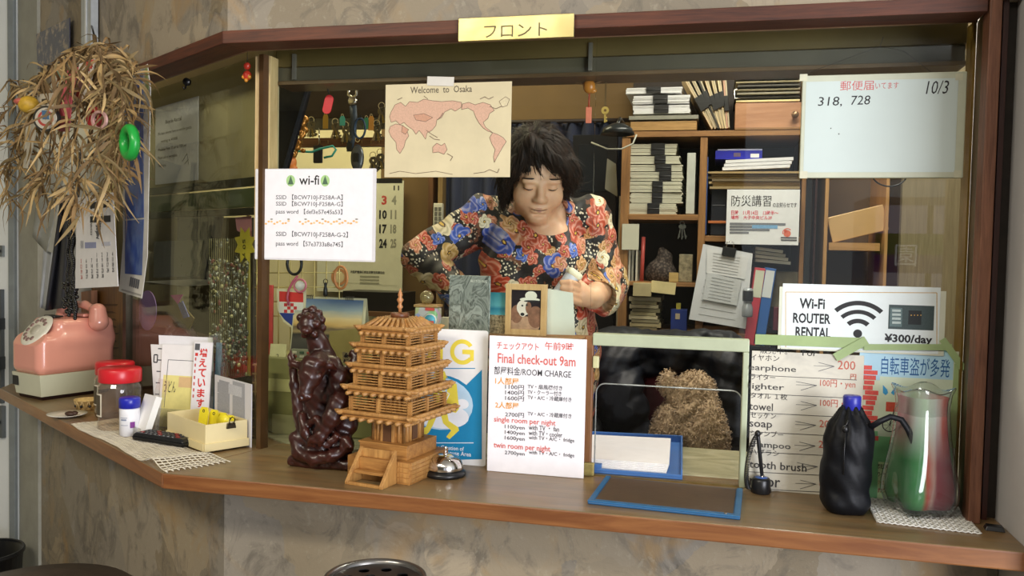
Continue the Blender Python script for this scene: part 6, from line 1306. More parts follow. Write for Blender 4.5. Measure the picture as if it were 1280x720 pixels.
b = MB(); b.tube([hp(dx*.024, -.0885+.012*dx*dx, -.0612+.0006*abs(dx)) for dx in (-1, -.5, 0, .5, 1)], [.0005, .0018, .0022, .0018, .0005], LIP, 8).tube([hp(dx*.020, -.0870+.011*dx*dx, -.0700) for dx in (-1, -.5, 0, .5, 1)], [.0005, .0020, .0026, .0020, .0005], LIP, 8); b.build('lips', me_); MB().tube([hp(dx*.024, -.0908+.012*dx*dx, -.0656+.0012*dx*dx) for dx in (-1, -.5, 0, .5, 1)], [.0006, .0011, .0012, .0011, .0006], pm('#5a2a22', .6), 6).build('mouth_line', me_)
f = Field(tuple(Vector(hp(0, 0, 0))-Vector((.16, .17, .20))), tuple(Vector(hp(0, 0, 0))+Vector((.16, .18, .17))), .0034)
E2 = lambda c, r, k, **kw: f.ell(hp(*c), r, k, HR, **kw)
E2((0, .024, .040), (.086, .098, .090), .01); E2((-.01, .06, -.02), (.074, .06, .075), .03)
for s_ in (-1, 1): f.chain([hp(s_*.072, .0, .04), hp(s_*.082, .012, -.01), hp(s_*.078, .030, -.06 if s_ > 0 else -.085)], [.026, .022, .014], .015)
E2((0, -.115, -.035), (.064, .085, .090), .012, op='d')
f.chain([hp(-.030, -.052, .104), hp(.012, -.080, .080), hp(.052, -.064, .048), hp(.080, -.028, .010), hp(.090, -.02, -.016)], [.022, .017, .017, .017, .010], .012)       # fringe swept to one side
f.chain([hp(-.030, -.052, .104), hp(-.056, -.058, .060), hp(-.072, -.036, .015), hp(-.078, -.012, -.03)], [.020, .016, .014, .012], .010)
f.chain([hp(.06, -.03, .05), hp(.094, -.012, .02), hp(.096, .0, -.018)], [.02, .018, .008], .01)
f.warp(lambda X, Y, Z: .0022*np.sin(X*190+Z*60+Y*40)+.0016*np.sin(X*420-Y*160+Z*130))
hb = f.build('hair', HAIRM, me_)
V, Q = f.net(); hb.data.update(); Nn = np.zeros(len(V)*3); hb.data.vertex_normals.foreach_get('vector', Nn); Nn = Nn.reshape(-1, 3); rs = np.random.RandomState(2); fv, ff = [], []
ctr = np.array(hp(-.03, -.02, .12)); dn = np.array(HR @ Vector((.25, -.05, -1.))); bk_ = np.array(HR @ Vector((0, 1., 0)))
tree_ = {}
for i in rs.choice(len(V), 5200):
    p = V[i].copy(); n_ = Nn[i]; o = len(fv); L = rs.uniform(.025, .055); S_ = 5; pr = p
    out = p-ctr; d = out-n_*(out@n_); d = d/(np.linalg.norm(d)+1e-6)+dn*.55
    for k in range(S_):
        t_ = d-n_*(d@n_); t_ /= np.linalg.norm(t_)+1e-6; w = np.cross(n_, t_)*(.0010*(1-k/(S_)))
        q_ = p+t_*L*k/(S_-1)+n_*(.0022+.002*sin(pi*k/(S_-1))-L*.55*(k/(S_-1))**2*.35)
        fv += [tuple(q_-w), tuple(q_+w)]
    ff += [(o+2*k, o+2*k+1, o+2*k+3, o+2*k+2) for k in range(S_-1)]
MB().add(fv, ff, HAIRM, True).build('hair_strands', hb, kind='stuff')
# blouse
def floral():
    t = NT('floral_blouse_cloth'); tc = t.n('TexCoord'); sx = t.n('SeparateXYZ'); t.t.links.new(tc.outputs['Object'], sx.inputs[0])
    cb_ = t.n('CombineXYZ'); t.set(cb_.inputs[0], t.math('ADD', sx.outputs[0], t.math('MULTIPLY', sx.outputs[1], .6))); t.set(cb_.inputs[1], t.math('SUBTRACT', sx.outputs[2], t.math('MULTIPLY', sx.outputs[1], .25)))
    col = None
    base = t.ramp(t.noise(tc.outputs['Object'], 30, 3), [(.4, S('#0c0a0d')), (.7, S('#231a1a'))]); col = base
    pearl = t.n('TexVoronoi', {'voronoi_dimensions': '2D'}, Scale=1.); vm = t.n('VectorMath', {'operation': 'SCALE'}); t.t.links.new(cb_.outputs[0], vm.inputs[0]); vm.inputs['Scale'].default_value = 105.; t.t.links.new(vm.outputs[0], pearl.inputs['Vector'])
    pn_ = t.noise(cb_.outputs[0], 11, 2); pmask = t.math('MULTIPLY', t.math('LESS_THAN', pearl.outputs['Distance'], .26), t.math('GREATER_THAN', pn_, .50)); col = t.mix(pmask, col, S('#d9cdb4'))
    bz = t.noise(cb_.outputs[0], 24, 3); col = t.mix(t.math('MULTIPLY', t.math('GREATER_THAN', bz, .6), .75), col, S('#7a4a34'))
    def layer(col, sc, seed, rad, stops, rate):
        mp = t.n('Mapping'); t.t.links.new(cb_.outputs[0], mp.inputs[0]); mp.inputs['Location'].default_value = (seed, seed*.7, 0); mp.inputs['Scale'].default_value = (sc, sc, 1)
        wob = t.n('TexNoise', Scale=2.2, Detail=3.); t.t.links.new(mp.outputs[0], wob.inputs['Vector'])
        av = t.n('VectorMath', {'operation': 'MULTIPLY_ADD'}); t.t.links.new(wob.outputs['Color'], av.inputs[0]); av.inputs[1].default_value = (.22, .22, 0); t.t.links.new(mp.outputs[0], av.inputs[2])
        vo = t.n('TexVoronoi', {'voronoi_dimensions': '2D'}, Scale=1., Randomness=.8); t.t.links.new(av.outputs[0], vo.inputs['Vector'])
        df = t.n('VectorMath', {'operation': 'SUBTRACT'}); t.t.links.new(av.outputs[0], df.inputs[0]); t.t.links.new(vo.outputs['Position'], df.inputs[1])
        s2 = t.n('SeparateXYZ'); t.t.links.new(df.outputs[0], s2.inputs[0]); an = t.math('ARCTAN2', s2.outputs[1], s2.outputs[0]); d = vo.outputs['Distance']
        sc3 = t.n('SeparateColor'); t.t.links.new(vo.outputs['Color'], sc3.inputs[0]); h = sc3.outputs[0]; h2 = sc3.outputs[1]
        ph_ = t.math('ADD', t.math('MULTIPLY', an, 2.5), t.math('MULTIPLY', h2, 6.)); pet = t.math('ABSOLUTE', t.math('SINE', ph_))
        R_ = t.math('MULTIPLY_ADD', pet, .14*rad/.5, rad*.74); mask = t.math('MULTIPLY', t.math('LESS_THAN', d, R_), t.math('LESS_THAN', h2, rate))
        c = t.ramp(h, stops, 'CONSTANT'); rel = t.math('DIVIDE', d, R_)
        shade = t.math('MULTIPLY', t.math('SINE', t.math('ADD', t.math('MULTIPLY', rel, 11.), t.math('MULTIPLY', an, 5.))), .5)
        c = t.mix(t.math('MAXIMUM', shade, 0.), c, t.mix(.6, c, S('#2a1216'))); c = t.mix(t.math('MULTIPLY', t.math('MAXIMUM', t.math('MULTIPLY', shade, -1.), 0.), .55), c, S('#f3e2cc'))
        c = t.mix(t.math('LESS_THAN', rel, .22), c, S('#4a2a1c')); c = t.mix(t.math('LESS_THAN', rel, .12), c, S('#d9b04a'))
        return t.mix(mask, col, c)
    P1 = [(0, S('#b5482a')), (.2, S('#2f55b4')), (.36, S('#c47a52')), (.52, S('#d6c49c')), (.64, S('#c2401f')), (.78, S('#2a4aa8')), (.9, S('#c9a25c'))]
    P2 = [(0, S('#c47a58')), (.25, S('#b5482a')), (.45, S('#dccfae')), (.62, S('#3a62bc')), (.72, S('#c48f54')), (.86, S('#b8482c'))]
    col = layer(col, 27., 3.1, .5, P2, .55); col = layer(col, 15., 1.3, .5, P1, .68); col = layer(col, 21., 7.7, .42, P2, .45)
    t.bsdf(col, .55, Sheen_Weight=.05); return t.m
FLO = floral()
f = Field((-.50, -.30, .92), (.40, .22, 1.62), .0045)
f.chain([(0, .0, .96), (.0, -.0, 1.12), wp_(672, 330, 2.32), wp_(673, 300, 2.33)], [.145, .150, .150, .125], .05)
for x in (650, 702): f.ell(wp_(x, 334, 2.23), (.07, .06, .07), .05)
f.chain([wp_(606, 274, 2.33), wp_(672, 284, 2.335), wp_(734, 274, 2.33)], [.066, .082, .064], .03)
f.chain([wp_(604, 276, 2.33), wp_(526, 321, 2.28), wp_(580, 370, 2.17)], [.068, .054, .044], .02)
f.chain([wp_(736, 276, 2.33), wp_(757, 356, 2.31), wp_(753, 371, 2.215)], [.064, .060, .052], .02)
f.warp(lambda X, Y, Z: .0045*np.sin(X*55+Z*42)*np.sin(Z*30-X*18+1)+.002*np.sin(X*120-Z*90))
f.chain([wp_(676, 258, 2.33), wp_(682, 268, 2.24), wp_(686, 268, 2.12)], [.056, .056, .052], .01, op='d')
f.cap(wp_(751, 372, 2.20), wp_(744, 372, 2.10), .041, .045, .004, 'd').cap(wp_(582, 372, 2.165), wp_(592, 382, 2.10), .033, .036, .004, 'd')
f.build('blouse', FLO, me_)
MB().box(-.165, -.15, .5, .165, .17, .95, pm('#17181d', .8)).build('skirt', me_, .05, 4)
gt = T('handheld_gadget', 'white handheld gadget gripped in the woman\'s left hand', 'gadget', tuple(org)); f = Field(tuple(g0-Vector((.08, .08, .08))), tuple(g1+Vector((.08, .08, .08))), .003)
_q = gd.to_track_quat('Z', 'Y').to_matrix(); f.bx(tuple(g0.lerp(g1, .5)), (.040, .034, .075), .010, .004, _q); f.build('case', pm('#b9bcc4', .35), gt)
f = Field(tuple(g1-Vector((.06, .06, .06))), tuple(g1+Vector((.06, .06, .06))), .003); f.bx(tuple(g1+gd*.012), (.046, .040, .018), .007, .004, _q); f.build('cap', pm('#e6dfc0', .4), gt)
# ------------------------------------------------------------------ dog on the chair
DG = NT('curly_beige_fur'); n1 = DG.noise(DG.coord(), 26, 4); n2 = DG.noise(DG.coord(), 170, 3); DG.bsdf(DG.mix(.5, DG.ramp(n1, [(.3, S('#7d6448')), (.7, S('#bfa582'))]), DG.ramp(n2, [(.3, S('#8a7050')), (.7, S('#d2bc98'))])), .85, Sheen_Weight=.3); DG = DG.m
dY = 2.27; dz0 = .665; dorg = Vector((fY(862, 530, dY)[0], dY, dz0)); dpx = lambda x, y, d=0.: tuple(Vector(fY(x, y, dY+d))-dorg)
do = T('dog', 'small curly beige dog sitting on the chair inside the hatch, seen from behind', 'dog', tuple(dorg))
f = Field((-.17, -.16, -.01), (.17, .26, .50), .0042)
f.chain([(.005, .03, .09), dpx(866, 540, .02), dpx(868, 522, .03)], [.105, .085, .052], .03)       # trunk, widest at the haunches
f.ell(dpx(884, 545, -.02), (.046, .06, .095), .018).ell(dpx(836, 543, -.01), (.044, .06, .082), .012)   # haunch and shoulder
f.chain([dpx(864, 514, .02), dpx(863, 494, .03)], [.050, .050], .02)
f.ell(dpx(866, 494, .03), (.056, .064, .050), .012).ell(dpx(869, 485, .02), (.044, .050, .040), .012)          # head with top knot
f.chain([dpx(858, 494, .08), dpx(852, 498, .16), dpx(850, 500, .19)], [.034, .026, .020], .015)   # muzzle, facing away
f.chain([dpx(850, 507, -.02), dpx(841, 492, .0), dpx(834, 480, .0), dpx(834, 472, .0)], [.014, .018, .021, .017], .006)    # ear flicked up
f.chain([dpx(882, 490, .0), dpx(888, 505, -.01), dpx(887, 522, -.01)], [.018, .020, .016], .006)    # ear hanging
f.chain([dpx(866, 508, -.035), dpx(852, 518, -.045), dpx(846, 528, -.045)], [.014, .016, .012], .005)
for x in (842, 872): f.chain([tuple(Vector(dpx(x, 540, .09))), tuple(Vector((dpx(x, 540, .09)[0], .13, .10))), tuple(Vector((dpx(x, 540, .09)[0], .14, .02)))], [.042, .032, .028], .02).ell((dpx(x, 540, .09)[0], .165, .018), (.026, .036, .02), .01)
for sx in (-.09, .10): f.chain([(sx, .0, .05), (sx, .10, .022)], [.05, .026], .02)
f.chain([(.02, -.09, .07), (.03, -.135, .05)], [.025, .022], .02)
f.warp(lambda X, Y, Z: .0035*np.sin(X*170+2*np.sin(Z*90))*np.sin(Z*165+2*np.sin(Y*80))+.0022*np.sin(X*330+Y*210)*np.sin(Z*310))
f.cut(2, 0.)
V, Q = f.net(); b = MB(); b.v = [tuple(x) for x in V.tolist()]; b.f = [tuple(x) for x in Q.tolist()]; b.mats = [DG]; b.mi = [0]*len(b.f); b.sm = [True]*len(b.f); db = b.build('body', do)
rs = np.random.RandomState(5); me2 = db.data; me2.update(); Nn = np.zeros(len(V)*3); me2.vertex_normals.foreach_get('vector', Nn); Nn = Nn.reshape(-1, 3); sel = rs.choice(len(V), 15000); fv, ff = [], []
for i in sel:
    p, n_ = V[i], Nn[i]
    if p[2] < .12: continue
    tg_ = rs.randn(3); tg_[2] -= .5; tg_ -= n_*(tg_@n_); tg_ /= np.linalg.norm(tg_)+1e-6; L = rs.uniform(.007, .013); wv = np.cross(n_, tg_)*.0011; o = len(fv)
    p1 = p+n_*L*.5+tg_*L*.15; p2 = p+n_*L*.75+tg_*L*.6; p3 = p+n_*L*.55+tg_*L*.95
    fv += [tuple(p-wv), tuple(p+wv), tuple(p1-wv), tuple(p1+wv), tuple(p2-wv*.8), tuple(p2+wv*.8), tuple(p3)]; ff += [(o, o+1, o+3, o+2), (o+2, o+3, o+5, o+4), (o+4, o+5, o+6)]
b = MB(); b.add(fv, ff, DG, True); b.build('fur', do, kind='stuff')
MB().ell(dpx(850, 496, .212), (.012, .010, .009), BLK, 12, 8).build('nose', do)
for x in (846, 864): MB().ell(dpx(x, 487, .100), (.008, .008, .008), BLK, 12, 8).build('eye', do)
# chair with a padded jacket over its back
BUR = pm('#54131e', .8, var=.15, scale=40); ch = T('desk_chair', 'desk chair with burgundy upholstery under the dog and jacket', 'chair', (dorg.x, 2.30, 0))
MB().box(-.23, -.19, .585, .23, .22, .664, BUR).build('seat', ch, .03, 4); xl, xr = fY(752, 500, 2.6)[0]-dorg.x, fY(925, 500, 2.6)[0]-dorg.x
MB().box(xl+.02, .24, .62, xr-.02, .30, 1.13, BUR).build('backrest', ch, .03, 4); MB().box(-.04, .26, .5, .04, .32, .75, BLK).build('back_support', ch, .005)
MB().cyl((0, 0, .05), (0, 0, .59), .03, BLK).build('column', ch)
for k in range(5): a = k*2*pi/5; _b = MB(); _b.tube([(0, 0, .10), (.14*cos(a), .14*sin(a), .09), (.24*cos(a), .24*sin(a), .06)], [.024, .02, .016], BLK, 8); _b.ell((.24*cos(a), .24*sin(a), .03), (.03, .03, .03), BLK, 12, 8); _b.build('leg', ch)
PUF = NT('black_padded_nylon'); n1 = PUF.noise(PUF.coord(), 60, 4, .7); PUF.bsdf(PUF.ramp(n1, [(.3, S('#0d0f14')), (.7, S('#1e222b'))]), .52, bump=n1, bs=.3, bd=.003, Specular_IOR_Level=.35); PUF = PUF.m
jo = Vector((dorg.x, 2.52, .7)); jp = lambda x, y, d=0.: tuple(Vector(fY(x, y, 2.52+d))-jo)
jk = T('padded_jacket', 'black padded jacket with burgundy lining draped over the chair back', 'jacket', tuple(jo))
f = Field((-.36, -.16, -.12), (.34, .16, .52), .005)
cx_ = jp(838, 500)[0]; zt4, zb4 = jp(838, 421)[2], -.08
def panel(x0, x1, y0, y1, d, th): a, c_ = jp(x0, y1, d), jp(x1, y0, d); f.bx(((a[0]+c_[0])/2, d, (a[2]+c_[2])/2), (c_[0]-a[0], th, c_[2]-a[2]), min(th*.48, .05), .03)
panel(742, 800, 430, 640, -.06, .10); panel(884, 934, 430, 640, -.06, .10); panel(748, 930, 416, 466, .0, .13); panel(760, 925, 440, 640, .06, .04)
f.chain([jp(752, 440, -.06), jp(775, 495, -.10), jp(800, 550, -.09)], [.06, .06, .05], .04).chain([jp(812, 428, -.03), jp(842, 440, -.075), jp(872, 428, -.03)], [.035, .045, .035], .03)
f.warp(lambda X, Y, Z: -.011*np.abs(np.sin((Z+.42*np.abs(X-cx_))*pi/.085))+.006+.0025*np.sin(X*90+Z*50)*np.sin(Z*130-X*70))
f.build('shell', PUF, jk)
pl_ = MB(); a = jp(797, 640, -.035); c_ = jp(886, 450, -.035); pl_.box(a[0], -.02, a[2], c_[0], .03, c_[2], BUR); pl_.build('lining', jk, .015)
# ------------------------------------------------------------------ dried bamboo branch and the things around it
def LF(c): return pm(c, .7, var=.22, scale=30)
LEAF = [LF('#86693f'), LF('#a08454'), LF('#6e5634'), LF('#b89d6c'), LF('#7d6a44')]
bo_ = Vector(fS(95, 150, .30)); bam = T('dried_bamboo', 'bundle of dried bamboo branches with curled leaves hanging at the upper left', 'plant', tuple(bo_))
lv = MB(); stm = MB(); RB2 = random.Random(11)
BR = [[(120, 60), (90, 120), (40, 150), (5, 165)], [(118, 58), (80, 100), (30, 125), (-10, 150)], [(122, 55), (110, 130), (70, 200), (20, 250)], [(125, 60), (130, 140), (110, 210), (70, 250)], [(125, 60), (150, 110), (150, 180), (120, 250)], [(110, 62), (60, 90), (30, 110), (12, 98)], [(130, 70), (150, 80), (165, 110), (160, 150)], [(120, 62), (140, 150), (150, 210), (130, 262)], [(100, 70), (55, 140), (30, 190), (0, 215)], [(115, 65), (95, 150), (90, 220), (100, 270)], [(60, 110), (30, 160), (15, 190), (8, 240)], [(105, 60), (130, 58), (150, 70), (158, 90)], [(118, 60), (70, 140), (60, 210), (50, 235)], [(112, 58), (140, 56), (158, 74), (166, 100)], [(118, 62), (145, 95), (158, 140), (164, 185)], [(100, 60), (70, 75), (50, 110), (48, 130)], [(122, 70), (120, 120), (135, 190), (150, 230)]]
for bi_, br in enumerate(BR):
    o_ = .22+.16*RB2.random(); P_ = [Vector(fS(x, y, o_-.03*i*RB2.random()))-bo_ for i, (x, y) in enumerate(br)]
    pts = []
    for i in range(31):
        t = i/30*3; k = min(2, int(t)); u = t-k; p0, p1, p2, p3 = P_[max(0, k-1)], P_[k], P_[k+1], P_[min(3, k+2)]
        pts.append(.5*((2*p1)+(p2-p0)*u+(2*p0-5*p1+4*p2-p3)*u*u+(3*p1-p0-3*p2+p3)*u**3))
    stm.tube(pts, [.0024-.0016*i/30 for i in range(31)], LEAF[2], 6)
    n_l = 62
    for j in range(n_l):
        p = pts[RB2.randint(3, 30)]; d = Vector((RB2.gauss(0, .6)-.12, RB2.gauss(0, .5), RB2.gauss(-.35, .55))).normalized(); L = RB2.uniform(.038, .085); w = RB2.uniform(.0026, .0056)
        side = d.cross(Vector((RB2.gauss(0, 1), RB2.gauss(0, 1), RB2.gauss(0, .4)))).normalized(); cv = RB2.uniform(.1, 1.3)*L; up_ = side.cross(d).normalized(); drop = Vector((0, 0, -1)); vs = []; fs = []
        N6 = 7
        for i in range(N6):
            t = i/(N6-1); c = p+d*L*t+drop*cv*t*t*.7+up_*.25*cv*sin(pi*t)*RB2.choice((1, 1, 1)); ww = w*sin(pi*min(1, (t*.93+.05)))**.8*(1-.3*t); fold = up_*ww*.35
            vs += [c-side*ww+fold, c, c+side*ww+fold]
        for i in range(N6-1): o = 3*i; fs += [(o, o+1, o+4, o+3), (o+1, o+2, o+5, o+4)]
        lv.add(vs, fs, LEAF[RB2.randrange(5)], True)
stm.tube([P for P in [Vector(fS(118, 45, .26))-bo_, Vector(fS(120, 64, .27))-bo_, Vector(fS(118, 120, .28))-bo_, Vector(fS(112, 180, .28))-bo_]], .005, LEAF[2], 8)
stm.tube([Vector(fS(118, 45, .26))-bo_, Vector(fS(114, 30, .10))-bo_], .0025, BLK, 6)
stm.build('stems', bam); lv.build('leaves', bam, kind='stuff')
def SP(mb, pts, o, m, th=.002):
    P_ = [Vector(fS(x, y, o)) for x, y in pts]; n = len(P_); off = Vector(SN)*-th
    return mb.add([tuple(p) for p in P_]+[tuple(p+off) for p in P_], [tuple(range(n)), tuple(reversed(range(n, 2*n)))]+[(i, i+n, (i+1) % n+n, (i+1) % n) for i in range(n)], m)
def Sring(mb, x, y, r0, r1, o, m, th=.003, n=28, sx=1.):
    for k in range(n):
        a, b_ = 2*pi*k/n, 2*pi*(k+1)/n; SP(mb, [(x+r0*sx*cos(a), y+r0*sin(a)), (x+r1*sx*cos(a), y+r1*sin(a)), (x+r1*sx*cos(b_), y+r1*sin(b_)), (x+r0*sx*cos(b_), y+r0*sin(b_))], o, m, th)
    return mb
def Sdisc(mb, x, y, r, o, m, th=.003, n=24, sx=1.): return SP(mb, [(x+r*sx*cos(2*pi*k/n), y+r*sin(2*pi*k/n)) for k in range(n)], o, m, th)
t = T('round_target_charm', 'round black and white ringed paper charm among the bamboo leaves', 'charm', (0, 0, 0)); b = MB(); Sdisc(b, 57, 148, 16, .370, pm('#16161a', .5), .006); b.build('disc', t)
b = MB(); Sring(b, 57, 148, 10, 13.5, .3712, PAPER('#d9d4c8'), .001); Sring(b, 57, 148, 7, 10, .3712, pm('#c8423c', .5), .001); Sdisc(b, 57, 148, 7, .3712, PAPER('#cfcac0'), .001); SP(b, [(52, 138), (60, 138), (61, 149), (53, 149)], .3722, pm('#3f6f9c', .5), .001); b.build('ring_print', t)
b = MB(); SP(b, [(84, 88), (97, 84), (90, 120), (86, 165), (73, 164), (75, 120)], .33, pm('#d0606a', .6, var=.3, scale=60), .002); tag(b.build('pink_paper_strip'), 'long pink paper strip hanging among the bamboo leaves', 'paper strip')
t = T('festive_card', 'white and red festive paper card behind the bamboo leaves', 'card', (0, 0, 0)); b = MB(); SP(b, [(99, 80), (119, 73), (112, 110), (101, 126), (93, 122)], .31, PAPER('#d9d2c6'), .002); b.build('card', t)
b = MB(); SP(b, [(107, 77), (117, 74), (114, 86), (108, 84)], .3112, pm('#c8403a', .5), .001); SP(b, [(96, 114), (103, 112), (101, 125), (94, 121)], .3112, pm('#c8403a', .5), .001)
for i in range(4): SP(b, [(104, 88+i*6), (112, 86+i*6), (112, 88.5+i*6), (103, 90.5+i*6)], .3112, pm('#a9645c', .5), .001)
b.build('red_print', t)
tag(MB().ell(tuple(fS(36, 131, .37)), (.026, .022, .022), pm('#b8932c', .5, var=.3, scale=50), 16, 10).ell(tuple(fS(26, 127, .385)), (.018, .014, .009), pm('#b05a4a', .5), 12, 8).build('yellow_bird_ornament'), 'yellow paper ornament with a red tip at the left of the bamboo', 'ornament')
b = MB(); Sring(b, 116, 146, 7, 13, .33, pm('#a3242c', .4), .012, sx=.7); Sring(b, 123, 150, 9, 12, .338, pm('#c9a09a', .5), .004, sx=.8); tag(b.build('red_ring_ornament'), 'red and pink paper ring ornament in the right half of the bamboo', 'ornament')
b = MB(); q_ = [fS(162+6.5*cos(a), 178+17*sin(a), .30) for a in [radians(k*15) for k in range(24)]]; b.tube(q_, .011, pm('#1f9a3c', .3), 10, True); tag(b.build('green_ring_ornament'), 'glossy green ring ornament hanging at the right edge of the bamboo', 'ornament')
b = MB(); SP(b, [(47, 118), (66, 116), (72, 140), (68, 160), (42, 158)], .345, PAPER('#c9c2b2'), .002); SP(b, [(52, 124), (58, 123), (58, 130), (52, 130)], .347, BLK, .001); tag(b.build('white_paper_ornament'), 'white paper cut-out with black marks beside the ringed charm', 'ornament')
b = MB(); SP(b, [(33, 146), (42, 140), (44, 170), (34, 210), (29, 210)], .34, PAPER('#c4beac'), .002); tag(b.build('wish_strip'), 'pale narrow wish strip hanging at the left under the yellow ornament', 'paper strip')
b = MB(); SP(b, [(70, 85), (92, 92), (88, 118), (62, 112)], .30, PAPER('#b9b5a2'), .002); SP(b, [(68, 88), (88, 93), (86, 98), (66, 94)], .3015, pm('#5f8a78', .5), .001); tag(b.build('green_topped_note'), 'pale note with green heading tucked behind the bamboo leaves', 'note')
# photo on the wall
NIGHT = NT('night_photo'); n1 = NIGHT.noise(NIGHT.coord(), 26, 5, .7); NIGHT.bsdf(NIGHT.ramp(n1, [(.38, S('#1a2244')), (.52, S('#2f3450')), (.6, S('#8a7a6a')), (.72, S('#b5a48c'))]), .3)
b = MB(); SP(b, [(45, 43), (87, 22), (87, 74), (47, 86)], .125, NIGHT.m, .002); tag(b.build('wall_photo'), 'dark blue night festival photo pinned on the wall above the bamboo', 'photo')
b = MB(); SP(b, [(101.5, -10), (113.5, -10), (113.5, 62), (101.5, 62)], .135, pm('#a9aeb0', .35, .3), .02); SP(b, [(105.5, -10), (107.5, -10), (107.5, 62), (105.5, 62)], .1375, pm('#d0d4d6', .35, .3), .002); tag(b.build('cable_duct', kind='structure'), None)
# tall poster at the end of the side pane
BLP = NT('blue_poster_print'); v = BLP.coord((1, 1, .5)); n1 = BLP.noise(v, 16, 5, .65); n2 = BLP.noise(v, 6, 3); BLP.bsdf(BLP.mix(n2, BLP.ramp(n1, [(.35, S('#1c2f6a')), (.5, S('#35549c')), (.62, S('#7f95b8')), (.75, S('#8a4a5c'))]), S('#2b4684')), .35)
t = T('blue_poster', 'tall narrow poster with blue picture hanging at the end of the side pane', 'poster', (0, 0, 0)); b = MB(); PW_ = [(152, 104), (184, 80), (188, 110), (184, 320), (177, 373), (148.5, 364), (154, 300)]; SP(b, PW_, .165, PAPER('#cfccc2'), .0015); b.build('sheet', t)
b = MB(); SP(b, [(155, 106), (178.5, 92), (179.5, 272), (156.5, 274)], .1665, BLP.m, .0005); SP(b, [(156.5, 276), (179.5, 274), (177, 344), (156, 342)], .1665, BLP.m, .0005); SP(b, [(181, 86), (184, 84), (186, 112), (182, 114)], .1665, pm('#9aa86a', .5), .0005); b.build('picture', t)
b = MB()
for i in range(5): SP(b, [(163+i*2.4, 346+i*.8), (164.6+i*2.4, 346.4+i*.8), (163+i*2.4, 358+i*.8), (161.4+i*2.4, 357.6+i*.8)], .1665, GRY, .0005)
SP(b, [(152, 361), (176, 368), (175.6, 370), (151.6, 363)], .1665, INK('#9a9890'), .0005); b.build('lettering', t)
# month calendar
t = T('month_calendar', 'white November month calendar with brush writing hanging under the bamboo', 'calendar', (0, 0, 0)); CO = .215; b = MB(); SP(b, [(96, 247), (141, 240.5), (147.5, 358), (94, 360.5)], CO, PAPER('#dcdad8'), .0015); b.build('sheet', t)
c0 = Vector(fS(94, 360.5, CO)); cw = MB(); ex = -Vector(SU)
def ctext(mb, body, x, y, hpx, m, bold=.02, align='C'):
    p = Vector(fS(x, y, CO+.0006))-c0; mb.text(body, p.dot(ex), p.z, hpx*.0026, m, align=align, bold=bold, lift=.0006)
for r_ in range(5):
    for c_ in range(7):
        dn = r_*7+c_-2
        if 1 <= dn <= 30: ctext(cw, str(dn), 101+c_*6.6+r_*.25, 322.5+r_*6.6-c_*.35, 4.4, INK('#c26a62') if c_ == 0 else INK('#4a4a50'))
ctext(cw, '11', 102.5, 310.5, 8, INK('#2f3350'), .03)
for i, ch in enumerate('一期一会'): ctext(cw, ch, 125, 260+i*9, 6.5, BK, .01)
for i, ch in enumerate('日々是好日'): ctext(cw, ch, 114, 262+i*8, 6, BK, .01)
ob = cw.build('lettering', t, loc=tuple(c0), rz=-ANG); b = MB(); SP(b, [(106, 303), (120, 302.5), (120, 310), (106, 310.5)], CO+.0006, INK('#8a90b0'), .0004); SP(b, [(127, 302.5), (138, 302), (138, 307), (127, 307.5)], CO+.0006, INK('#b9bcc8'), .0004)
for i in range(12): SP(b, [(121+RB2.uniform(-3, 3), 276+i*1.8), (124+RB2.uniform(-2, 4), 277+i*1.8), (123+RB2.uniform(-2, 3), 279+i*1.8), (120, 278.5+i*1.8)], CO+.0006, GRY, .0004)
b.build('ink_drawing', t)
# cloths, umbrella, beads
def fold_cloth(name, label, pts0, pts1, o, m, n=24, amp=.012, fr=9, cat='cloth', th=.002):
    b = MB(); vs = []; fs = []
    K = 10
    for j in range(K+1):
        v_ = j/K; L0 = Vector((*[pts0[0][i]+(pts1[0][i]-pts0[0][i])*v_ for i in (0, 1)], 0)); L1 = Vector((*[pts0[1][i]+(pts1[1][i]-pts0[1][i])*v_ for i in (0, 1)], 0))
        for i in range(n+1): u = i/n; q_ = L0.lerp(L1, u); vs.append(tuple(fS(q_.x, q_.y, o+amp*sin(u*fr+v_*1.5)*(0.4+v_))))
    for j in range(K):
        for i in range(n): a = j*(n+1)+i; fs.append((a, a+1, a+n+2, a+n+1))
    return tag(b.add(vs, fs, m, True).build(name, solid=th), label, cat)
MESH = NT('grey_mesh_cloth'); w_ = MESH.n('TexChecker', Scale=420.); MESH.set(w_.inputs['Vector'], MESH.coord()); MESH.bsdf(MESH.mix(w_.outputs['Fac'], S('#8f918b'), S('#b5b7ae')), .8)
fold_cloth('grey_mesh_cloth', 'light grey mesh cloth hanging on the wall left of the calendar', [(55, 185), (86, 195)], [(41, 296), (59, 316)], .17, MESH.m, amp=.006, fr=5)
fold_cloth('dark_umbrella', 'folded dark grey umbrella hanging left of the month calendar', [(76, 250), (88, 245)], [(57, 388), (88, 384)], .15, pm('#2c2d33', .7, var=.2), amp=.010, fr=10, cat='umbrella')
fold_cloth('white_cloth_strip', 'narrow pale strip hanging left of the dark umbrella', [(55, 312), (66, 316)], [(50, 384), (60, 388)], .155, pm('#a9adb0', .7), amp=.003, cat='strip')
t = T('bead_strand', 'string of shiny black beads hanging beside the month calendar', 'beads', (0, 0, 0)); b = MB(); RB3 = random.Random(3); BBK = pm('#0e0e10', .15)
for st, (xa_, xb2) in enumerate(((86, 85), (90, 91), (93, 87), (89, 95))):
    for i in range(46): v_ = i/45; b.ell(tuple(fS(xa_+(xb2-xa_)*v_+1.2*sin(i*.6+st), 268+st*4+v_*118, .185+.006*st)), (.0052, .0052, .0052), BBK, 8, 6)
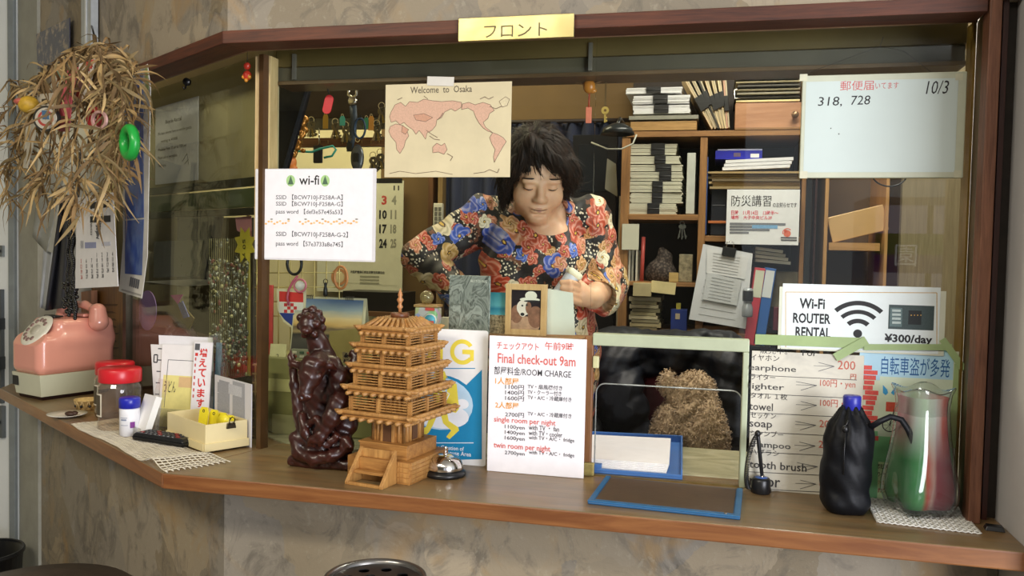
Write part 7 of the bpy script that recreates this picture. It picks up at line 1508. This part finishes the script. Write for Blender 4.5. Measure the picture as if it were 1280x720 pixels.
for i in range(50): b.ell(tuple(fS(RB3.uniform(80, 96), RB3.uniform(352, 390), .19+RB3.uniform(-.01, .012))), (.007, .006, .006), BBK, 8, 6)
b.build('beads', t, kind='stuff'); MB().tube([fS(90, 245, .185), fS(88, 268, .187), fS(88, 300, .187)], .0016, BLK, 6).build('cord', t)
b = MB(); SP(b, [(96, 190), (100, 190), (97, 250), (93, 250)], .17, BLK, .004); tag(b.build('black_strap'), 'black strap hanging behind the bamboo above the bead strand', 'strap')
# wooden board behind the telephone
b = MB(); SP(b, [(96, 366), (114, 363), (114, 395), (97, 398)], -.02, wood('#8a5a3c', '#b5805a', 'Z'), .02); tag(b.build('wooden_post_end'), 'reddish wooden post end behind the top of the telephone', 'post')
t = T('inscribed_board', 'brown wooden board with faint inscription standing behind the pink telephone', 'board', (0, 0, 0)); b = MB(); SP(b, [(115, 352), (156.5, 358), (157, 505), (115, 500)], -.05, wood('#6b4420', '#96682f', 'Z', 5, .4, 10), .03); b.build('board', t); b = MB()
for i in range(8): SP(b, [(121, 380+i*9), (121+RB3.uniform(18, 30), 380+i*9), (146, 382.5+i*9), (121, 382.5+i*9)], -.0494, pm('#5a3818', .5), .0004)
b.build('inscription', t)
# ------------------------------------------------------------------ behind the angled side pane
t = T('monitor', 'black computer monitor turned away behind the angled side pane', 'monitor', (0, 0, 0)); b = MB(); SP(b, [(187, 270), (268, 270), (255, 353), (186, 356)], -.16, pm('#14151a', .3), .03); b.build('casing', t); b = MB(); SP(b, [(192, 302), (254, 300), (248, 345), (192, 347)], -.158, pm('#3c3f38', .25, var=.3, scale=12), .002); b.build('panel', t)
b = MB(); SP(b, [(176, 352), (232, 358), (260, 356), (262, 350), (240, 349)], -.155, PAPER('#b9bab0'), .01); tag(b.build('pale_ledge'), 'pale ledge edge running under the dark monitor', 'ledge')
b = MB(); st_ = []
for k in range(16):
    a = k*pi/8; r_ = 1. if k % 2 else .62; st_.append((306+14*r_*cos(a), 306+24*r_*sin(a)))
SP(b, st_, -.02, pm('#c9bc3e', .5), .001); t = tag(b.build('price_star'), 'yellow star shaped price card reading 50 yen behind the side pane', 'price card'); p = Vector(fS(302, 300, -.019)); b = MB(); b.text('50 yen', 0, 0, .020, BK, w=.07, rot=radians(-82), lift=.0006); b.build('lettering', t, loc=tuple(p), rz=-ANG)
b = MB(); SP(b, [(294, 272), (314, 270), (314, 298), (296, 288)], -.03, pm('#c98a9a', .5), .001); tag(b.build('pink_price_card'), 'pink card behind the yellow star shaped price card', 'card')
b = MB(); Sdisc(b, 184, 388, 25, -.04, pm('#a98ad0', .45), .002, sx=.45); tag(b.build('lilac_disc'), 'lilac rounded card seen behind the blue poster end', 'card')
b = MB(); SP(b, [(213, 369), (228, 368), (222, 380)], -.05, pm('#d83ab0', .4), .002); tag(b.build('magenta_card'), 'small magenta pointed card behind the side pane', 'card')
b = MB(); SP(b, [(222, 380), (228, 376), (236, 396), (229, 398)], -.048, pm('#5a6ac0', .4, var=.4, scale=90), .002); tag(b.build('striped_card'), 'small blue and orange card below the magenta card', 'card')
b = MB(); SP(b, [(190, 378), (222, 374), (242, 398), (236, 412), (190, 408)], -.07, pm('#7a6a34', .5, var=.2), .004); tag(b.build('olive_packet'), 'olive packet behind the plastic bag at the side pane', 'packet')
PB = clear_mat('#efe6e6', 2.2, .22, '#8a7080', 'plastic_bag_film'); f = Field((-.09, -.05, -.02), (.09, .05, .09), .004); f.ell((0, 0, .02), (.075, .035, .035), .02).ell((.03, 0, .0), (.045, .03, .025), .02); f.warp(lambda X, Y, Z: .004*np.sin(X*110+Z*80)*np.sin(Z*140-X*60)); f.cut(2, 0.)
p = fS(226, 425, -.075); f.build('plastic_bag', PB, loc=tuple(p), rz=-ANG, label='crumpled clear plastic bag behind the angled side pane', cat='bag')
b = MB(); SP(b, [(163, 408), (226, 425), (226, 505), (163, 490)], -.055, pm('#3a1f17', .5, var=.2), .12); tag(b.build('dark_red_box'), 'dark red-brown box standing behind the flyers at the side pane', 'box')
b = MB(); RB4 = random.Random(9); SIL = pm('#8a8d84', .25, .7, var=.3); CLRS = [SIL, SIL, SIL, SIL, pm('#5d6056', .25, .6), pm('#b9b58a', .3, .4), pm('#7a443e', .4)]
for i in range(20):
    x = 262+i*2.45; b.tube([fS(x, 298, -.03-.004*(i % 3)), fS(x+.4, 470, -.03-.004*(i % 3))], .0006, pm('#8d8a58', .4), 4)
    for j in range(22):
        y = RB4.choice((RB4.uniform(325, 372), RB4.uniform(405, 455), RB4.uniform(300, 468))); s_ = RB4.uniform(.0025, .006); b.ell(tuple(fS(x+RB4.uniform(-1, 1), y, -.03-.004*(i % 3))), (s_, s_*.6, s_*RB4.uniform(.7, 1.8)), CLRS[RB4.randrange(7)], 7, 5)
tag(b.build('bead_curtain'), 'dense curtain of small silver charms on strings behind the side pane', 'charms', kind='stuff')
b = MB(); SP(b, [(308.5, 268), (311, 268), (311.5, 470), (309, 470)], -.035, pm('#a39a4e', .4, .4), .004); tag(b.build('brass_rod'), 'upright brass coloured rod beside the curtain of charms', 'rod')
b = MB(); SP(b, [(258, 452), (300, 440), (306, 470), (262, 478)], -.07, pm('#9a2f2c', .5, var=.25), .02); tag(b.build('red_packet'), 'red packet low behind the curtain of charms', 'packet')
b = MB(); SP(b, [(186, 272), (262, 272), (316, 272), (316, 560), (186, 560)], -.30, pm('#4a4234', .6, var=.4, scale=14), .02); tag(b.build('dim_cabinet', kind=None), 'dim brown cabinet filling the back behind the angled side pane', 'cabinet')
t = T('red_bead_figure', 'small red and amber bead figure hanging at the top of the side pane', 'charm', tuple(fS(309, 88, .012)))
RBD = pm('#c23a28', .25, var=.2); AMB = pm('#d08a2c', .25, var=.2); b = MB(); b.tube([(0, 0, .045), (0, 0, .016)], .0008, BLK, 5); b.build('cord', t); MB().ell((0, 0, .010), (.009, .008, .009), RBD, 12, 8).build('head', t); b = MB(); b.ell((0, 0, -.012), (.011, .009, .012), RBD, 12, 8).ell((-.008, -.003, -.016), (.005, .005, .005), AMB, 8, 6).ell((.008, -.003, -.016), (.005, .005, .005), AMB, 8, 6).ell((0, -.004, -.024), (.005, .005, .005), AMB, 8, 6); b.build('body', t)
t = T('suction_hook', 'small dark suction hook at the top of the angled side pane', 'hook', tuple(fS(234, 108, .01))); MB().cyl((0, .004, .012), (0, -.006, .012), .010, BLK).build('cup', t); MB().tube([(0, -.004, .008), (0, -.008, -.006), (0, -.014, -.010), (0, -.018, -.004)], .002, BLK, 6).build('hook', t)
# ------------------------------------------------------------------ across the lobby, seen only as a reflection in the glass
vm_ = T('vending_machine', 'lit drinks vending machine across the lobby, reflected at the right of the glass', 'vending machine', (1.47, -2.9, 0))
VB = pm('#b9b4c8', .4, var=.03); MB().box(-.42, -.6, .02, .42, 0, 1.86, VB).build('cabinet', vm_, .01)
def lit(c, e):
    t = NT('lit_panel'); n = t.noise(t.coord(), 3, 2); em = t.n('Emission', Strength=e); t.set(em.inputs[0], t.mix(n, S(c), dk(S(c), .85))); t.t.links.new(em.outputs[0], t.out.inputs[0]); return t.m
b = MB(); LP = lit('#cfc8e0', 1.5)
b.box(-.36, 0, .25, .36, .004, 1.80, LP); b.build('lit_front', vm_)
b = MB(); b.box(-.36, .004, 1.45, .36, .006, 1.60, lit('#3f8a4a', .9)); b.build('green_band', vm_)
b = MB(); b.box(-.36, .004, 1.32, .36, .006, 1.45, lit('#3a2f9a', .9)); b.build('purple_band', vm_)
b = MB(); b.M = Matrix.Rotation(pi, 4, 'Z')
for ch, x in (('伊', -.26), ('園', .08)): b.text(ch, x, 1.37, .15, lit('#ffffff', 1.8), lift=.008)
b.build('lettering', vm_)
b = MB(); b.box(-.02, .003, .25, .02, .0055, 1.8, pm('#3a3a3f')); b.build('door_gap', vm_)
